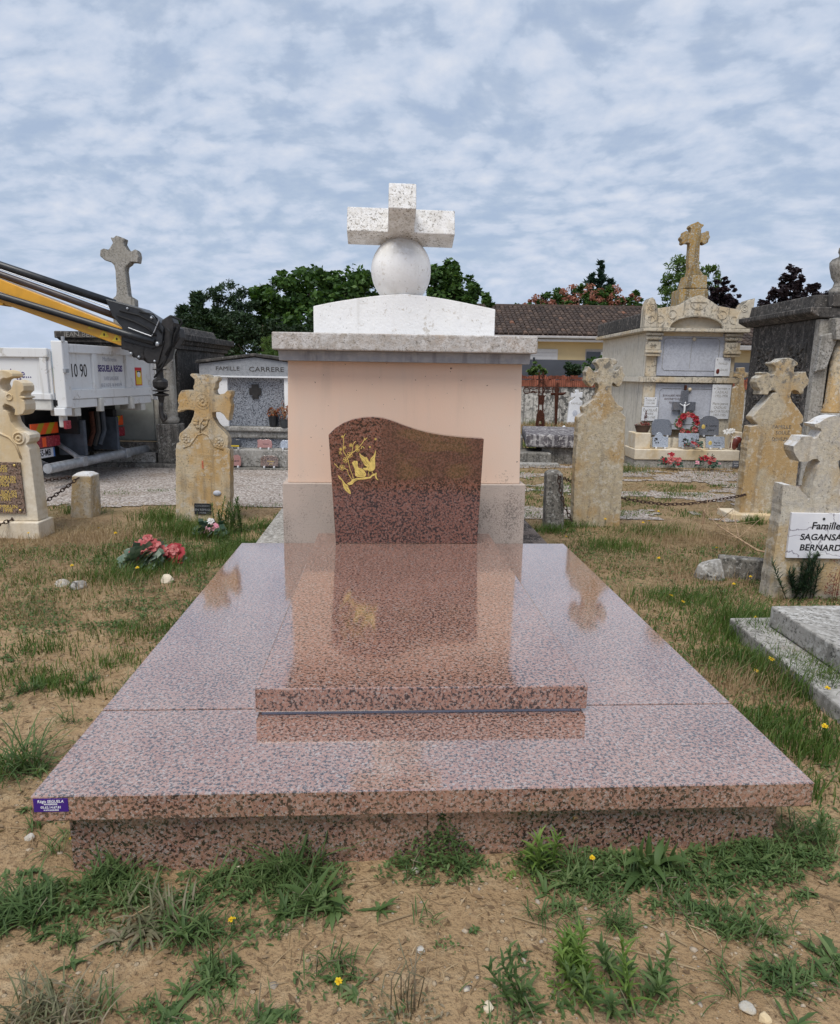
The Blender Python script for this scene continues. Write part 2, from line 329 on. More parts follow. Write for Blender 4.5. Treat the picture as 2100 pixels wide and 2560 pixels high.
M['concrete_dark'] = rock('dark_weathered_concrete', (.22, .205, .18), (.27, .25, .225), (.16, .15, .135), 3, 26, [((.05, .05, .045), 42, .58, .8), ((.46, .45, .42), 28, .62, .7)], ((.07, .065, .06), .7, .52), bump=.5, seed=29)
M['ledge_dark'] = rock('mossy_ledge', (.17, .14, .125), (.24, .20, .18), (.09, .075, .07), 9, 60, [((.02, .018, .018), 50, .5, .9), ((.5, .45, .42), 60, .62, .7)], bump=.6, seed=30)
M['white_wall'] = rock('old_white_wall', (.60, .585, .55), (.50, .485, .455), (.42, .40, .37), 1.3, 8, [((.05, .05, .05), 7, .57, .85), ((.10, .10, .09), 17, .60, .7)], ((.16, .155, .15), .7, .54), bump=.5, seed=31)
M['marble'] = rock('grey_white_marble', (.55, .57, .63), (.47, .49, .555), (.42, .435, .49), 2.4, 30, [((.28, .29, .33), 60, .62, .4)], bump=.06, rough=.5, seed=33)
M['white_marble'] = rock('white_marble', (.78, .79, .81), (.72, .73, .76), (.66, .67, .70), 3, 24, None, bump=.05, rough=.4, seed=35)
def veined():
    m, k, b = material('veined_white_marble', .28, .5); p = pos(k); d = k.noise(p, 3.5, 5, .6)
    wv = k.add('ShaderNodeTexWave'); k.put(wv.inputs['Vector'], k.mapv(p, rot=(.4, .9, .3))); wv.inputs['Scale'].default_value = 2.6; wv.inputs['Distortion'].default_value = 14; wv.inputs['Detail'].default_value = 5; wv.inputs['Detail Scale'].default_value = 2.2
    col = k.mix(k.ramp(d, .3, .7), (.66, .66, .70), (.78, .78, .80))
    col = k.mix(k.math('MULTIPLY', k.ramp(wv.outputs['Fac'], .06, .0), .8), col, (.20, .18, .22))
    k.put(b.inputs['Base Color'], col); return m
M['veined'] = veined()
M['white_paint'] = rock('white_truck_paint', (.74, .755, .77), (.69, .70, .71), (.71, .715, .72), 1.5, 6, [((.33, .29, .23), 9, .66, .5)], ((.36, .33, .28), .35, .60), bump=.02, rough=.42, seed=61)
M['white_paint_dirty'] = plain('grubby_white_paint', (.58, .575, .545), .5, .4, var=.16, vs=5)
M['yellow'] = plain('yellow_crane_paint', (.68, .335, .022), .38, .5, var=.12, vs=4, coat=.2)
M['yellow_sign'] = plain('yellow_sticker', (.78, .56, .05), .45, .4, var=.06)
M['black_paint'] = plain('black_machine_paint', (.018, .020, .024), .38, .5, var=.35, vs=12)
M['black_metal'] = plain('greasy_black_iron', (.022, .020, .020), .5, .5, var=.4, vs=20, bump=.3)
M['rubber'] = plain('black_rubber', (.015, .015, .016), .7, .3, var=.3, vs=18)
M['chassis'] = plain('dark_chassis', (.012, .013, .015), .6, .4, var=.4, vs=8)
M['chassis_blue'] = plain('grey_blue_bracket', (.065, .08, .105), .55, .4, var=.3, vs=8)
M['steel'] = plain('galvanised_steel', (.40, .42, .45), .42, .5, metal=.55, var=.22, vs=14)
M['chrome'] = plain('bright_pipe', (.42, .43, .45), .4, .5, metal=.7, var=.2)
M['red_lens'] = plain('red_lamp_lens', (.30, .028, .045), .25, .6, var=.2, vs=30)
M['orange'] = plain('orange_reflector', (.88, .11, .018), .35, .5, var=.05)
M['olive'] = plain('yellow_reflector', (.48, .36, .02), .35, .5, var=.08)
M['red_print'] = plain('red_print', (.55, .04, .05), .5, .3, var=.08)
M['grey_print'] = plain('faded_grey_lettering', (.44, .45, .50), .6, .3, var=.1)
M['violet_print'] = plain('violet_lettering', (.055, .030, .17), .5, .3, var=.1)
M['black_print'] = plain('black_lettering', (.012, .012, .014), .5, .3, var=.2)
M['white_print'] = plain('white_lettering', (.78, .78, .82), .5, .3, var=.04)
M['purple'] = plain('purple_label', (.045, .012, .20), .35, .5, var=.06)
M['gold'] = plain('gold_leaf', (.74, .55, .16), .45, .5, metal=.25, var=.16, vs=60)
M['gold_line'] = plain('gold_groove', (.20, .12, .03), .6, .3, var=.1)
M['rust'] = plain('rusty_iron', (.060, .022, .014), .85, .2, var=.5, vs=30, bump=.6, bs=80)
M['rust_chain'] = plain('rusty_chain', (.055, .032, .024), .8, .3, var=.5, vs=60, bump=.3)
M['wood'] = plain('dry_wood', (.36, .25, .16), .85, .2, var=.35, vs=25)
M['bark'] = plain('bark', (.075, .058, .045), .9, .2, var=.35, vs=8, bump=.6, bs=20)
M['house_wall'] = plain('yellow_house_render', (.66, .545, .33), .9, .2, var=.07, vs=.8)
M['shutter'] = plain('white_shutter', (.66, .68, .72), .5, .4, var=.04)
M['glass'] = plain('dark_window_glass', (.03, .035, .04), .08, .7, var=.3, vs=2)
M['gutter'] = plain('grey_gutter', (.40, .39, .39), .5, .4, var=.1)
M['fence'] = plain('anthracite_fence', (.075, .08, .095), .55, .4, var=.08, vs=2)
M['fence_wood'] = plain('grey_wood_fence', (.17, .12, .10), .85, .2, var=.3, vs=6)
M['brick'] = plain('old_red_brick', (.24, .085, .055), .9, .2, var=.45, vs=5, bump=.5, bs=30)
def tilemat():
    m, k, b = material('mossy_canal_tile', .92, .15); p = pos(k); g = k.add('ShaderNodeObjectInfo').outputs['Random']; gi = k.add('ShaderNodeNewGeometry').outputs['Random Per Island']
    r = k.math('FRACT', k.math('ADD', g, gi))
    col = k.cramp(r, [(0, (.052, .041, .037)), (.5, (.076, .056, .048)), (.88, (.105, .077, .063)), (.985, (.15, .10, .078)), (1, (.24, .11, .07))])
    col = k.mix(k.math('MULTIPLY', k.ramp(k.noise(p, 9, 5, .65), .52, .68), .7), col, (.035, .03, .028)); col = k.mix(k.math('MULTIPLY', k.ramp(k.noise(p, 13, 4), .62, .72), .5), col, (.24, .20, .17))
    k.put(b.inputs['Base Color'], col); return m
M['tile'] = tilemat()
M['clay'] = plain('brown_clay_pot', (.10, .065, .05), .7, .3, var=.2)
M['plastic_grey'] = plain('dark_grey_pot', (.06, .065, .07), .6, .4, var=.2)
M['terracotta'] = plain('dark_red_vase', (.16, .035, .025), .35, .5, var=.3, vs=12)
M['petal_red'] = leafmat('red_petals', [(0, (.20, .005, .012)), (.5, (.38, .016, .030)), (1, (.54, .06, .09))], .25, vs=12)
M['petal_rose'] = leafmat('faded_rose_petals', [(0, (.30, .025, .030)), (.5, (.50, .12, .12)), (1, (.66, .33, .31))], .25, vs=12)
M['petal_pink'] = leafmat('pink_petals', [(0, (.62, .16, .27)), (.5, (.72, .35, .44)), (1, (.80, .60, .64))], .25, vs=12)
M['petal_white'] = leafmat('white_petals', [(0, (.62, .60, .62)), (1, (.80, .80, .82))], .25, vs=12)
M['petal_yellow'] = leafmat('yellow_petals', [(0, (.70, .42, .01)), (1, (.82, .62, .03))], .2, vs=12)
M['dead_brown'] = leafmat('withered_flowers', [(0, (.10, .028, .012)), (.5, (.22, .065, .025)), (1, (.34, .14, .06))], .2, vs=12)
M['dead_red'] = leafmat('dried_red_leaves', [(0, (.10, .018, .014)), (1, (.24, .05, .04))], .2, vs=12)
M['leaf_art'] = leafmat('artificial_leaves', [(0, (.018, .05, .03)), (.6, (.05, .10, .07)), (1, (.18, .25, .20))], .15, vs=12)
M['leaf_tree'] = leafmat('broad_tree_leaves', [(0, (.010, .030, .008)), (.35, (.030, .075, .015)), (.7, (.072, .145, .030)), (1, (.145, .24, .065))], .3)
M['leaf_hedge'] = leafmat('dark_hedge_leaves', [(0, (.008, .02, .008)), (.6, (.022, .048, .016)), (1, (.045, .085, .026))], .2)
M['leaf_conifer'] = leafmat('dark_conifer_needles', [(0, (.012, .028, .015)), (.6, (.034, .066, .030)), (1, (.075, .120, .05))], .2)
M['leaf_blue'] = leafmat('cedar_needles', [(0, (.012, .032, .024)), (.6, (.030, .068, .046)), (1, (.06, .11, .075))], .2)
M['leaf_pale'] = leafmat('pale_green_leaves', [(0, (.035, .07, .016)), (.5, (.09, .155, .04)), (1, (.18, .26, .08))], .35)
M['leaf_purple'] = leafmat('purple_plum_leaves', [(0, (.010, .007, .010)), (.6, (.024, .014, .019)), (1, (.05, .028, .034))], .15)
M['silk_flower'] = leafmat('silk_tree_flowers', [(0, (.20, .085, .055)), (.5, (.36, .15, .11)), (1, (.52, .26, .20))], .3)
M['grass'] = leafmat('green_grass', [(0, (.038, .080, .016)), (.35, (.070, .130, .026)), (.75, (.115, .180, .040)), (.93, (.20, .22, .08)), (1, (.36, .29, .155))], .35, vs=2.5)
M['grass_far'] = leafmat('meadow_grass', [(0, (.06, .10, .025)), (.5, (.15, .18, .06)), (1, (.34, .29, .14))], .3, vs=.6)
M['straw'] = leafmat('dry_straw', [(0, (.15, .10, .055)), (.4, (.28, .195, .11)), (.8, (.42, .315, .19)), (1, (.56, .46, .30))], .25, vs=2)
M['weed'] = leafmat('weed_leaves', [(0, (.045, .085, .028)), (.4, (.078, .135, .040)), (.8, (.135, .200, .070)), (1, (.24, .26, .13))], .3, vs=5)
M['weed_bright'] = leafmat('fresh_weed_leaves', [(0, (.085, .150, .030)), (.5, (.145, .240, .050)), (1, (.24, .34, .09))], .4, vs=5)
M['withered'] = leafmat('withered_weeds', [(0, (.11, .095, .06)), (.35, (.14, .15, .075)), (.7, (.23, .19, .13)), (1, (.33, .27, .19))], .2, vs=6)
# ---------------------------------------------------------------- ground
def vnoise(x, y, seed=0, scale=1.0, octs=4):
    x = np.asarray(x, float)*scale; y = np.asarray(y, float)*scale; tot = np.zeros_like(x); amp = 1.0; s = 0
    for o in range(octs):
        xi, yi = np.floor(x).astype(np.int64), np.floor(y).astype(np.int64); fx, fy = x-xi, y-yi; fx = fx*fx*(3-2*fx); fy = fy*fy*(3-2*fy)
        def hsh(i, j):
            n = (i*374761393+j*668265263+(seed+o)*144665) & 0x7fffffff; n = ((n ^ (n >> 13))*1274126177) & 0x7fffffff
            return ((n ^ (n >> 16)) & 0xffff)/65535.0
        tot += amp*((hsh(xi, yi)*(1-fx)+hsh(xi+1, yi)*fx)*(1-fy)+(hsh(xi, yi+1)*(1-fx)+hsh(xi+1, yi+1)*fx)*fy); s += amp; amp *= .5; x = x*2.03+11.3; y = y*2.03+4.7
    return tot/s
def gh(x, y):
    x = np.asarray(x, float); y = np.asarray(y, float)
    near = np.exp(-((y-1.9)/2.5)**2)
    return .018*np.clip(x, -1.6, 1.6)*near+.05*(vnoise(x, y, 3, .9, 3)-.5)*np.clip((11-y)/4, 0, 1)+.022*(vnoise(x, y, 9, 7, 3)-.5)*np.clip((6-y)/3, 0, 1)-.012
T = Fr(-1.1184, 1.7637, R(3.15))
def toT(x, y): dx, dy = x-T.x, y-T.y; return dx*T.c+dy*T.s, -dx*T.s+dy*T.c
def ground():
    def axis(parts): return np.unique(np.concatenate([np.arange(a, b, s) for a, b, s in parts]))
    xs = axis([(-4000, -400, 600), (-400, -60, 40), (-60, -12, 3), (-12, -3.2, .2), (-3.2, 3.2, .03), (3.2, 12, .2), (12, 60, 3), (60, 400, 40), (400, 4001, 600)])
    ys = axis([(-400, -20, 60), (-20, 0, 2), (0, .9, .3), (.9, 4.2, .03), (4.2, 8, .08), (8, 16, .4), (16, 60, 3), (60, 400, 40), (400, 4001, 600)])
    X, Y = np.meshgrid(xs, ys); Zh = gh(X, Y); nx, ny = len(xs), len(ys)
    V = np.stack([X.ravel(), Y.ravel(), Zh.ravel()], 1); i = np.arange(nx*ny).reshape(ny, nx)
    Fq = np.stack([i[:-1, :-1], i[:-1, 1:], i[1:, 1:], i[1:, :-1]], -1).reshape(-1, 4)
    m, k, b = material('dry_soil', .97, .1); p = pos(k); y = k.sep(p)[1]
    n1 = k.noise(p, 1.6, 6, .6); n2 = k.noise(p, 11, 7, .65); n3 = k.noise(p, 70, 5, .6)
    soil = k.mix(k.ramp(n1, .3, .7), (.430, .300, .172), (.345, .230, .128))
    soil = k.mix(k.math('MULTIPLY', k.ramp(n2, .5, .7), .65), soil, (.52, .395, .25))
    soil = k.mix(k.math('MULTIPLY', k.ramp(n3, .52, .66), .6), soil, (.17, .105, .06)); soil = k.mix(k.math('MULTIPLY', k.ramp(k.noise(p, 26, 6, .7), .55, .68), .55), soil, (.21, .135, .08))
    turf = k.mix(k.ramp(k.noise(p, 2.3, 6, .65), .40, .62), (.33, .235, .140), (.19, .165, .08))
    col = k.mix(k.math('MULTIPLY', k.ramp(k.math('ADD', y, k.math('MULTIPLY', n1, 2.4)), 4.2, 7.2), .6), soil, turf)
    far = k.ramp(y, 40, 160); col = k.mix(far, col, (.10, .13, .07))
    peb = k.voro(p, 34); pm = k.math('MULTIPLY', k.ramp(peb, .26, .20), k.ramp(k.voro(p, 34, 'Color'), .66, .70))
    col = k.mix(k.math('MULTIPLY', pm, .5), col, (.55, .46, .34))
    k.put(b.inputs['Base Color'], col)
    hgt = k.math('ADD', k.math('ADD', n2, k.math('MULTIPLY', n3, .5)), k.math('MULTIPLY', pm, .4))
    k.put(b.inputs['Normal'], k.bump(hgt, 1.0, .035))
    g = npmesh('ground', V, Fq, m, smooth=True); tag(g, 'dry brown cemetery soil with sparse grass', 'ground', kind='structure')
    # gravel lane
    xs = np.arange(-11, 7.6, .09); ys = np.arange(6.6, 11.9, .09); X, Y = np.meshgrid(xs, ys); i = np.arange(X.size).reshape(X.shape)
    n = vnoise(X, Y, 21, 1.1, 4); n2 = vnoise(X, Y, 22, 4, 3)
    keepL = (X < -.3) & (Y > 7.35+.5*(n-.5)+.35*(n2-.5)) & (Y < 11.7+.5*(n2-.5))
    keepR = (X >= -.3) & (vnoise(X*.55, Y*1.7, 23, 1.1, 4)+.25*(n2-.5)-.04*np.abs(Y-8.7) > .50) & (Y > 7.0)
    kp = (keepL | keepR)[:-1, :-1]
    Fq = np.stack([i[:-1, :-1], i[:-1, 1:], i[1:, 1:], i[1:, :-1]], -1)[kp]
    used = np.unique(Fq); remap = np.zeros(X.size, int); remap[used] = np.arange(len(used))
    V = np.stack([X.ravel(), Y.ravel(), (gh(X, Y)+.006+.006*vnoise(X, Y, 5, 9, 2)).ravel()], 1)[used]
    m, k, b = material('pale_gravel', .95, .15); p = pos(k)
    cc = k.sep(k.voro(p, 42, 'Color'))[0]; d = k.voro(p, 42); n1 = k.noise(p, 1.8, 5, .6)
    col = k.cramp(cc, [(0, (.30, .25, .22)), (.4, (.46, .40, .36)), (.8, (.57, .51, .47)), (1, (.68, .64, .60))])
    col = k.mix(k.math('MULTIPLY', k.ramp(d, .42, .75), .75), col, (.17, .14, .12))
    col = k.mix(k.math('MULTIPLY', k.ramp(n1, .50, .72), .5), col, (.26, .20, .15))
    k.put(b.inputs['Base Color'], col); k.put(b.inputs['Normal'], k.bump(k.math('SUBTRACT', 1.0, d), 1.0, .02))
    tag(npmesh('gravel_path', V, remap[Fq], m, smooth=True), 'pale pinkish gravel lane behind the graves', 'path', kind='structure')
    # low far hills along the left horizon
    mb = MB(); n = 90; v = []; f = []
    for i in range(n+1):
        a = R(-62+124*i/n); r = 1500; hh = 22+14*float(vnoise([i*.23], [2.0], 4)[0])
        v += [(math.sin(a)*r, math.cos(a)*r, -4), (math.sin(a)*(r+60), math.cos(a)*(r+60), hh), (math.sin(a)*(r+200), math.cos(a)*(r+200), -4)]
    for i in range(n): f += [(3*i, 3*i+3, 3*i+4, 3*i+1), (3*i+1, 3*i+4, 3*i+5, 3*i+2)]
    tag(mb.add(v, f).build('hills', plain('far_wooded_hills', (.12, .17, .21), .95, .1, var=.15, vs=.02)), 'low wooded hills on the horizon', 'hills', kind='structure')
ground()

# ---------------------------------------------------------------- the new pink granite tomb
def granite_tomb():
    t = thing('granite_tomb', 'large polished pink granite tomb with stepped slab in front of peach monument', 'tomb', (T.x, T.y, 0), T.ang)
    g = M['granite']; WD, LN = 2.353, 3.0
    MB().box(.078, 1.16, .05, .09, -.10, .179).build('plinth_panel', g, t, .002); MB().box(1.1615, 2.278, .052, .092, -.10, .179).build('plinth_panel', g, t, .002)
    MB().box(.078, .118, .0915, 2.98, -.10, .179).build('plinth_panel', g, t, .002); MB().box(2.238, 2.278, .0935, 2.98, -.10, .179).build('plinth_panel', g, t, .002)
    MB().box(0, WD, 0, .512, .179, .262).build('front_slab', g, t, .004)
    MB().box(0, 1.175, .519, LN, .179, .262).build('side_slab', g, t, .003); MB().box(1.178, WD, .519, LN, .179, .2615).build('side_slab', g, t, .003)
    MB().box(.583, 1.753, .472, 2.84, .262, .2775).build('mortar_bed', plain('pale_blue_grey_mortar', (.34, .35, .42), .8, .2, var=.1), t)
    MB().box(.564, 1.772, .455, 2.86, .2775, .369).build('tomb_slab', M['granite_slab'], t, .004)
    # maker's label on the left end of the front edge
    lb = MB().box(.008, .106, -.0018, -.0003, .212, .2545).build('maker_label', M['purple'], t); tag(lb, 'purple label with white lettering')
    for s, z, sz, sx in (('Régis SEGUELA', .2455, .0125, .92), ('MARBRERIE', .2365, .0072, 1.05), ('05.62.14.67.81', .2265, .0105, .95), ('31470 SAIGUEDE', .2175, .0058, 1.0)):
        o = text(s, sz, M['white_print'], lb, (.057, -.0021, z), sx=sx, ext=.0002, bold=.0002, shear=.12 if 'R' in s[:1] else 0)
granite_tomb()

def headstone():
    B = 2.57
    t = thing('headstone', 'dark red granite headstone with curved top and gilded doves', 'headstone', (T.x, T.y, 0), T.ang)
    z = Z(660, 960, .4032); P = lambda x, y: T.pl(*z(x, y), B)
    top = [(400, 315), (440, 275), (490, 243), (550, 220), (610, 209), (672, 205), (735, 211), (800, 230), (870, 257), (940, 281), (1020, 302), (1110, 318), (1220, 330), (1364, 340)]
    pts = [P(*q) for q in top]+[P(1322, 988), P(445, 988)]
    zb = .3695; pts[-1] = (pts[-1][0], zb); pts[-2] = (pts[-2][0], zb)
    m = M['granite_dimmed'].copy(); k = NT(m.node_tree); b = k.n['Principled BSDF']; src = b.inputs['Base Color'].links[0].from_socket
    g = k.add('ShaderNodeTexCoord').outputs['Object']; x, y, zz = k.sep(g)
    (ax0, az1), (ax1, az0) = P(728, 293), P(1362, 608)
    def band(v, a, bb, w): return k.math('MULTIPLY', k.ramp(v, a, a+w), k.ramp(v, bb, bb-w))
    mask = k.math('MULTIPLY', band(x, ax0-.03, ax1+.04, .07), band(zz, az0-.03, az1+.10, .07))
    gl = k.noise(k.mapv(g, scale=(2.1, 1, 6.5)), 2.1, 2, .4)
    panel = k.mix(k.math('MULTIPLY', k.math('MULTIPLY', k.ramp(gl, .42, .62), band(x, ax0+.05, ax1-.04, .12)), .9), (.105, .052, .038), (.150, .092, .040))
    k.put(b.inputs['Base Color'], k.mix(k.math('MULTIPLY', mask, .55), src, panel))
    MB().prism(pts, B, B+.10).build('stone', m, t, .004)
    # gilded relief
    zg = Z(820, 1060, .09217); Q = lambda x, y: T.pl(*zg(x, y), B)
    def poly(name, L, lines=()):
        o = MB().prism([Q(*q) for q in L], B-.003, B+.001).build(name, M['gold'], t, .0008)
        if lines:
            mb = MB()
            for ln in lines: mb.tube([(Q(*q)[0], B-.0032, Q(*q)[1]) for q in ln], .0008, 4)
            tag(mb.build('engraved_line', M['gold_line'], o), kind='stuff')
        return o
    poly('dove', [(845,780),(900,840),(1000,900),(1060,910),(1100,1000),(1140,1030),(1150,950),(1200,890),(1240,850),(1270,770),(1290,700),(1300,760),(1280,900),(1270,960),(1280,1050),(1285,1150),(1270,1220),(1220,1270),(1130,1290),(1080,1255),(1000,1260),(950,1220),(955,1190),(1040,1190),(1060,1160),(1000,1130),(960,1060),(900,960),(865,870)],
        [[(870,840),(1000,960),(1060,1080)],[(890,930),(1000,1040),(1070,1120)],[(1020,930),(1040,1020),(1120,1130),(1090,1220)],[(1150,1040),(1180,960),(1250,880)],[(930,1010),(1040,1100)]])
    poly('dove', [(650,1050),(700,1000),(760,1000),(800,1010),(810,1060),(800,1110),(830,1190),(920,1210),(980,1260),(1030,1340),(1035,1390),(1000,1430),(900,1440),(800,1440),(740,1400),(735,1300),(720,1200),(680,1130)],
        [[(700,1030),(770,1160)],[(740,1010),(785,1140)],[(760,1300),(850,1400),(980,1400)],[(930,1330),(940,1390),(1000,1330)],[(830,1250),(920,1310)]])
    poly('branch', [(520,1610),(620,1560),(650,1500),(740,1480),(800,1470),(960,1450),(1140,1430),(1180,1380),(1240,1350),(1280,1350),(1290,1320),(1325,1330),(1310,1400),(1330,1470),(1375,1530),(1330,1510),(1290,1470),(1270,1390),(1200,1420),(1160,1470),(1000,1500),(800,1520),(720,1560),(660,1640),(570,1660)], [[(650,1590),(740,1510),(960,1480)]])
    poly('leaf', [(265,1390),(310,1410),(400,1530),(480,1630),(530,1650),(570,1750),(610,1830),(620,1900),(560,1880),(470,1800),(420,1720),(400,1620),(370,1530),(310,1490)], [[(300,1430),(430,1620),(540,1800)],[(480,1680),(560,1720)],[(500,1760),(590,1850)]])
    mb = MB()
    for ln in ([(640,1500),(560,1370),(520,1240),(460,1210)],[(690,1480),(660,1380),(590,1200),(550,1000),(510,890),(430,770),(410,600),(430,480),(420,360),(470,260)],[(540,930),(640,790),(720,740),(850,620),(930,520),(1010,390)],[(650,770),(680,560),(720,490)],[(1100,1290),(1110,1420)],[(1190,1280),(1220,1350)],[(170,1070),(240,1140),(280,1190)],[(1000,440),(980,370)],[(1000,440),(1060,370)],[(930,600),(990,660)],[(920,600),(900,680)],[(700,520),(750,470)],[(300,750),(330,830)],[(330,740),(370,820)]):
        mb.tube([(Q(*q)[0], B-.001, Q(*q)[1]) for q in ln], .0021, 5)
    mb.build('stem', M['gold'], t)
    for cx, cy, r in ((590,840,78),(480,980,78),(385,1180,75),(790,615,52),(800,700,60),(445,640,42),(620,580,48),(350,690,40),(392,345,32),(1290,410,26),(1135,625,24)):
        fl = MB()
        for i in range(5):
            a = 2*math.pi*i/5+.3; c = Q(cx+r*.56*math.cos(a), cy+r*.56*math.sin(a)); rr = r*.46*.09217*.00247
            fl.tube([(c[0]+rr*math.cos(q), B-.001, c[1]+rr*math.sin(q)) for q in np.linspace(0, 2*math.pi, 9)[:-1]], .0012, 4, True)
        fl.build('blossom', M['gold'], t)
headstone()

def monument():
    t = thing('peach_monument', 'tall peach rendered family tomb topped by white globe and cross', 'monument', (T.x, T.y, 0), T.ang)
    MB().box(.03, 1.18, 3.003, 4.75, -.1, .172).build('footing', M['concrete'], t, .006); fr = MB().box(1.183, 2.33, 3.003, 4.75, -.1, .168).build('footing', M['ledge_dark'], t, .006)
    MB().box(.300, 2.052, 3.004, 4.64, .10, .700, tx=.002).build('base', M['plinth'], t, .006)
    MB().box(.336, 2.012, 3.035, 4.59, .7005, 1.555, tx=.018, ty=.01).build('wall', M['plaster'], t, .005)
    MB().box(.306, 2.030, 2.965, 4.66, 1.553, 1.622, tx=-.004, ty=-.004).build('band', M['zinc'], t, .003)
    MB().box(.273, 2.063, 2.88, 4.74, 1.6225, 1.737).build('cornice', M['cornice'], t, .010, seg=3)
    # pediment, gently curved slopes
    pts = [(.515, 1.7375), (.515, 1.938)]
    for i in range(1, 12):
        u = i/12; a = .515+(1.822-.515)*u; pts.append((a, 1.942+.092*math.sin(math.pi*u)**1.0-.006*abs(math.sin(2*math.pi*u))))
    pts += [(1.822, 1.942), (1.822, 1.7375)]
    MB().prism(pts, 3.25, 4.35).build('pediment', M['limewash'], t, .006)
    gl = MB().ball((1.142, 3.44, 2.215), (.222, .222, .242), 56, 36)
    gl.v = [(p[0]+(p[0]-1.142)*q, p[1]+(p[1]-3.44)*q, p[2]+(p[2]-2.215)*q) for p in gl.v for q in [.05*(float(vnoise([p[0]*5+p[1]*3], [p[2]*5], 91, 1, 3)[0])-.5)]]
    gl.build('globe', M['limewash'], t, smooth=True)
    # the cross lies back on the globe, its head pointing out over the front
    X = Matrix.Translation((1.137, 3.40, 2.508)) @ Matrix.Rotation(R(.6), 4, 'Y') @ Matrix.Rotation(R(70), 4, 'X'); h = .0925
    L = .382
    P = [(-h,-.62),(h,-.62),(h,-h),(L,-h),(L,h),(h,h),(h,L),(-h,L),(-h,h),(-L,h),(-L,-h),(-h,-h)]
    MB().prism(P, -h, h, X).build('cross', M['limewash_lichen'], t, .007)
monument()

# ---------------------------------------------------------------- old limestone steles
def ring(mb, cx, cz, y, r, tr=.008, n=14): mb.tube([(cx+r*math.cos(a), y, cz+r*math.sin(a)) for a in np.linspace(0, 2*math.pi, n, endpoint=False)], tr, 5, True)
def rosette(mb, cx, cz, y, r, petals=8):
    ring(mb, cx, cz, y+.003, r, r*.06, 18)
    for i in range(petals):
        a = 2*math.pi*i/petals; mb.ball((cx+r*.52*math.cos(a), y, cz+r*.52*math.sin(a)), (r*.22, .0035, r*.22), 8, 5)
    mb.ball((cx, y, cz), (r*.17, .009, r*.17), 8, 5)
def stele(name, label, px, Y, th, mat, bev=.012, foot=True):
    pts = [at(*q, Y) for q in px]; x0 = .5*(pts[0].x+pts[-1].x)
    t = thing(name, label, 'gravestone', (x0, Y, 0)); L = [(p.x-x0, p.z) for p in pts]
    if foot:                                                     # carry the outline down into the soil
        L[0] = (L[0][0], -.06); L[-1] = (L[-1][0], -.06)
    D = []
    for i, p in enumerate(L):
        q = L[(i+1) % len(L)]; d = math.hypot(q[0]-p[0], q[1]-p[1]); m = max(1, int(d/.028))
        for j in range(m):
            x, y = p[0]+(q[0]-p[0])*j/m, p[1]+(q[1]-p[1])*j/m; w = .013 if bev > .011 else .005
            D.append((x+w*(float(vnoise([x*31+Y*7], [y*31], 81, 1, 2)[0])-.5), y+w*(float(vnoise([x*31+Y*7], [y*31], 83, 1, 2)[0])-.5)))
    MB().prism(D, 0, th).build('stone', mat, t, bev*.6, seg=2)
    t['x0'] = x0; return t, (lambda x, y, b=0: (at(x, y, Y+b).x-x0, at(x, y, Y+b).z))
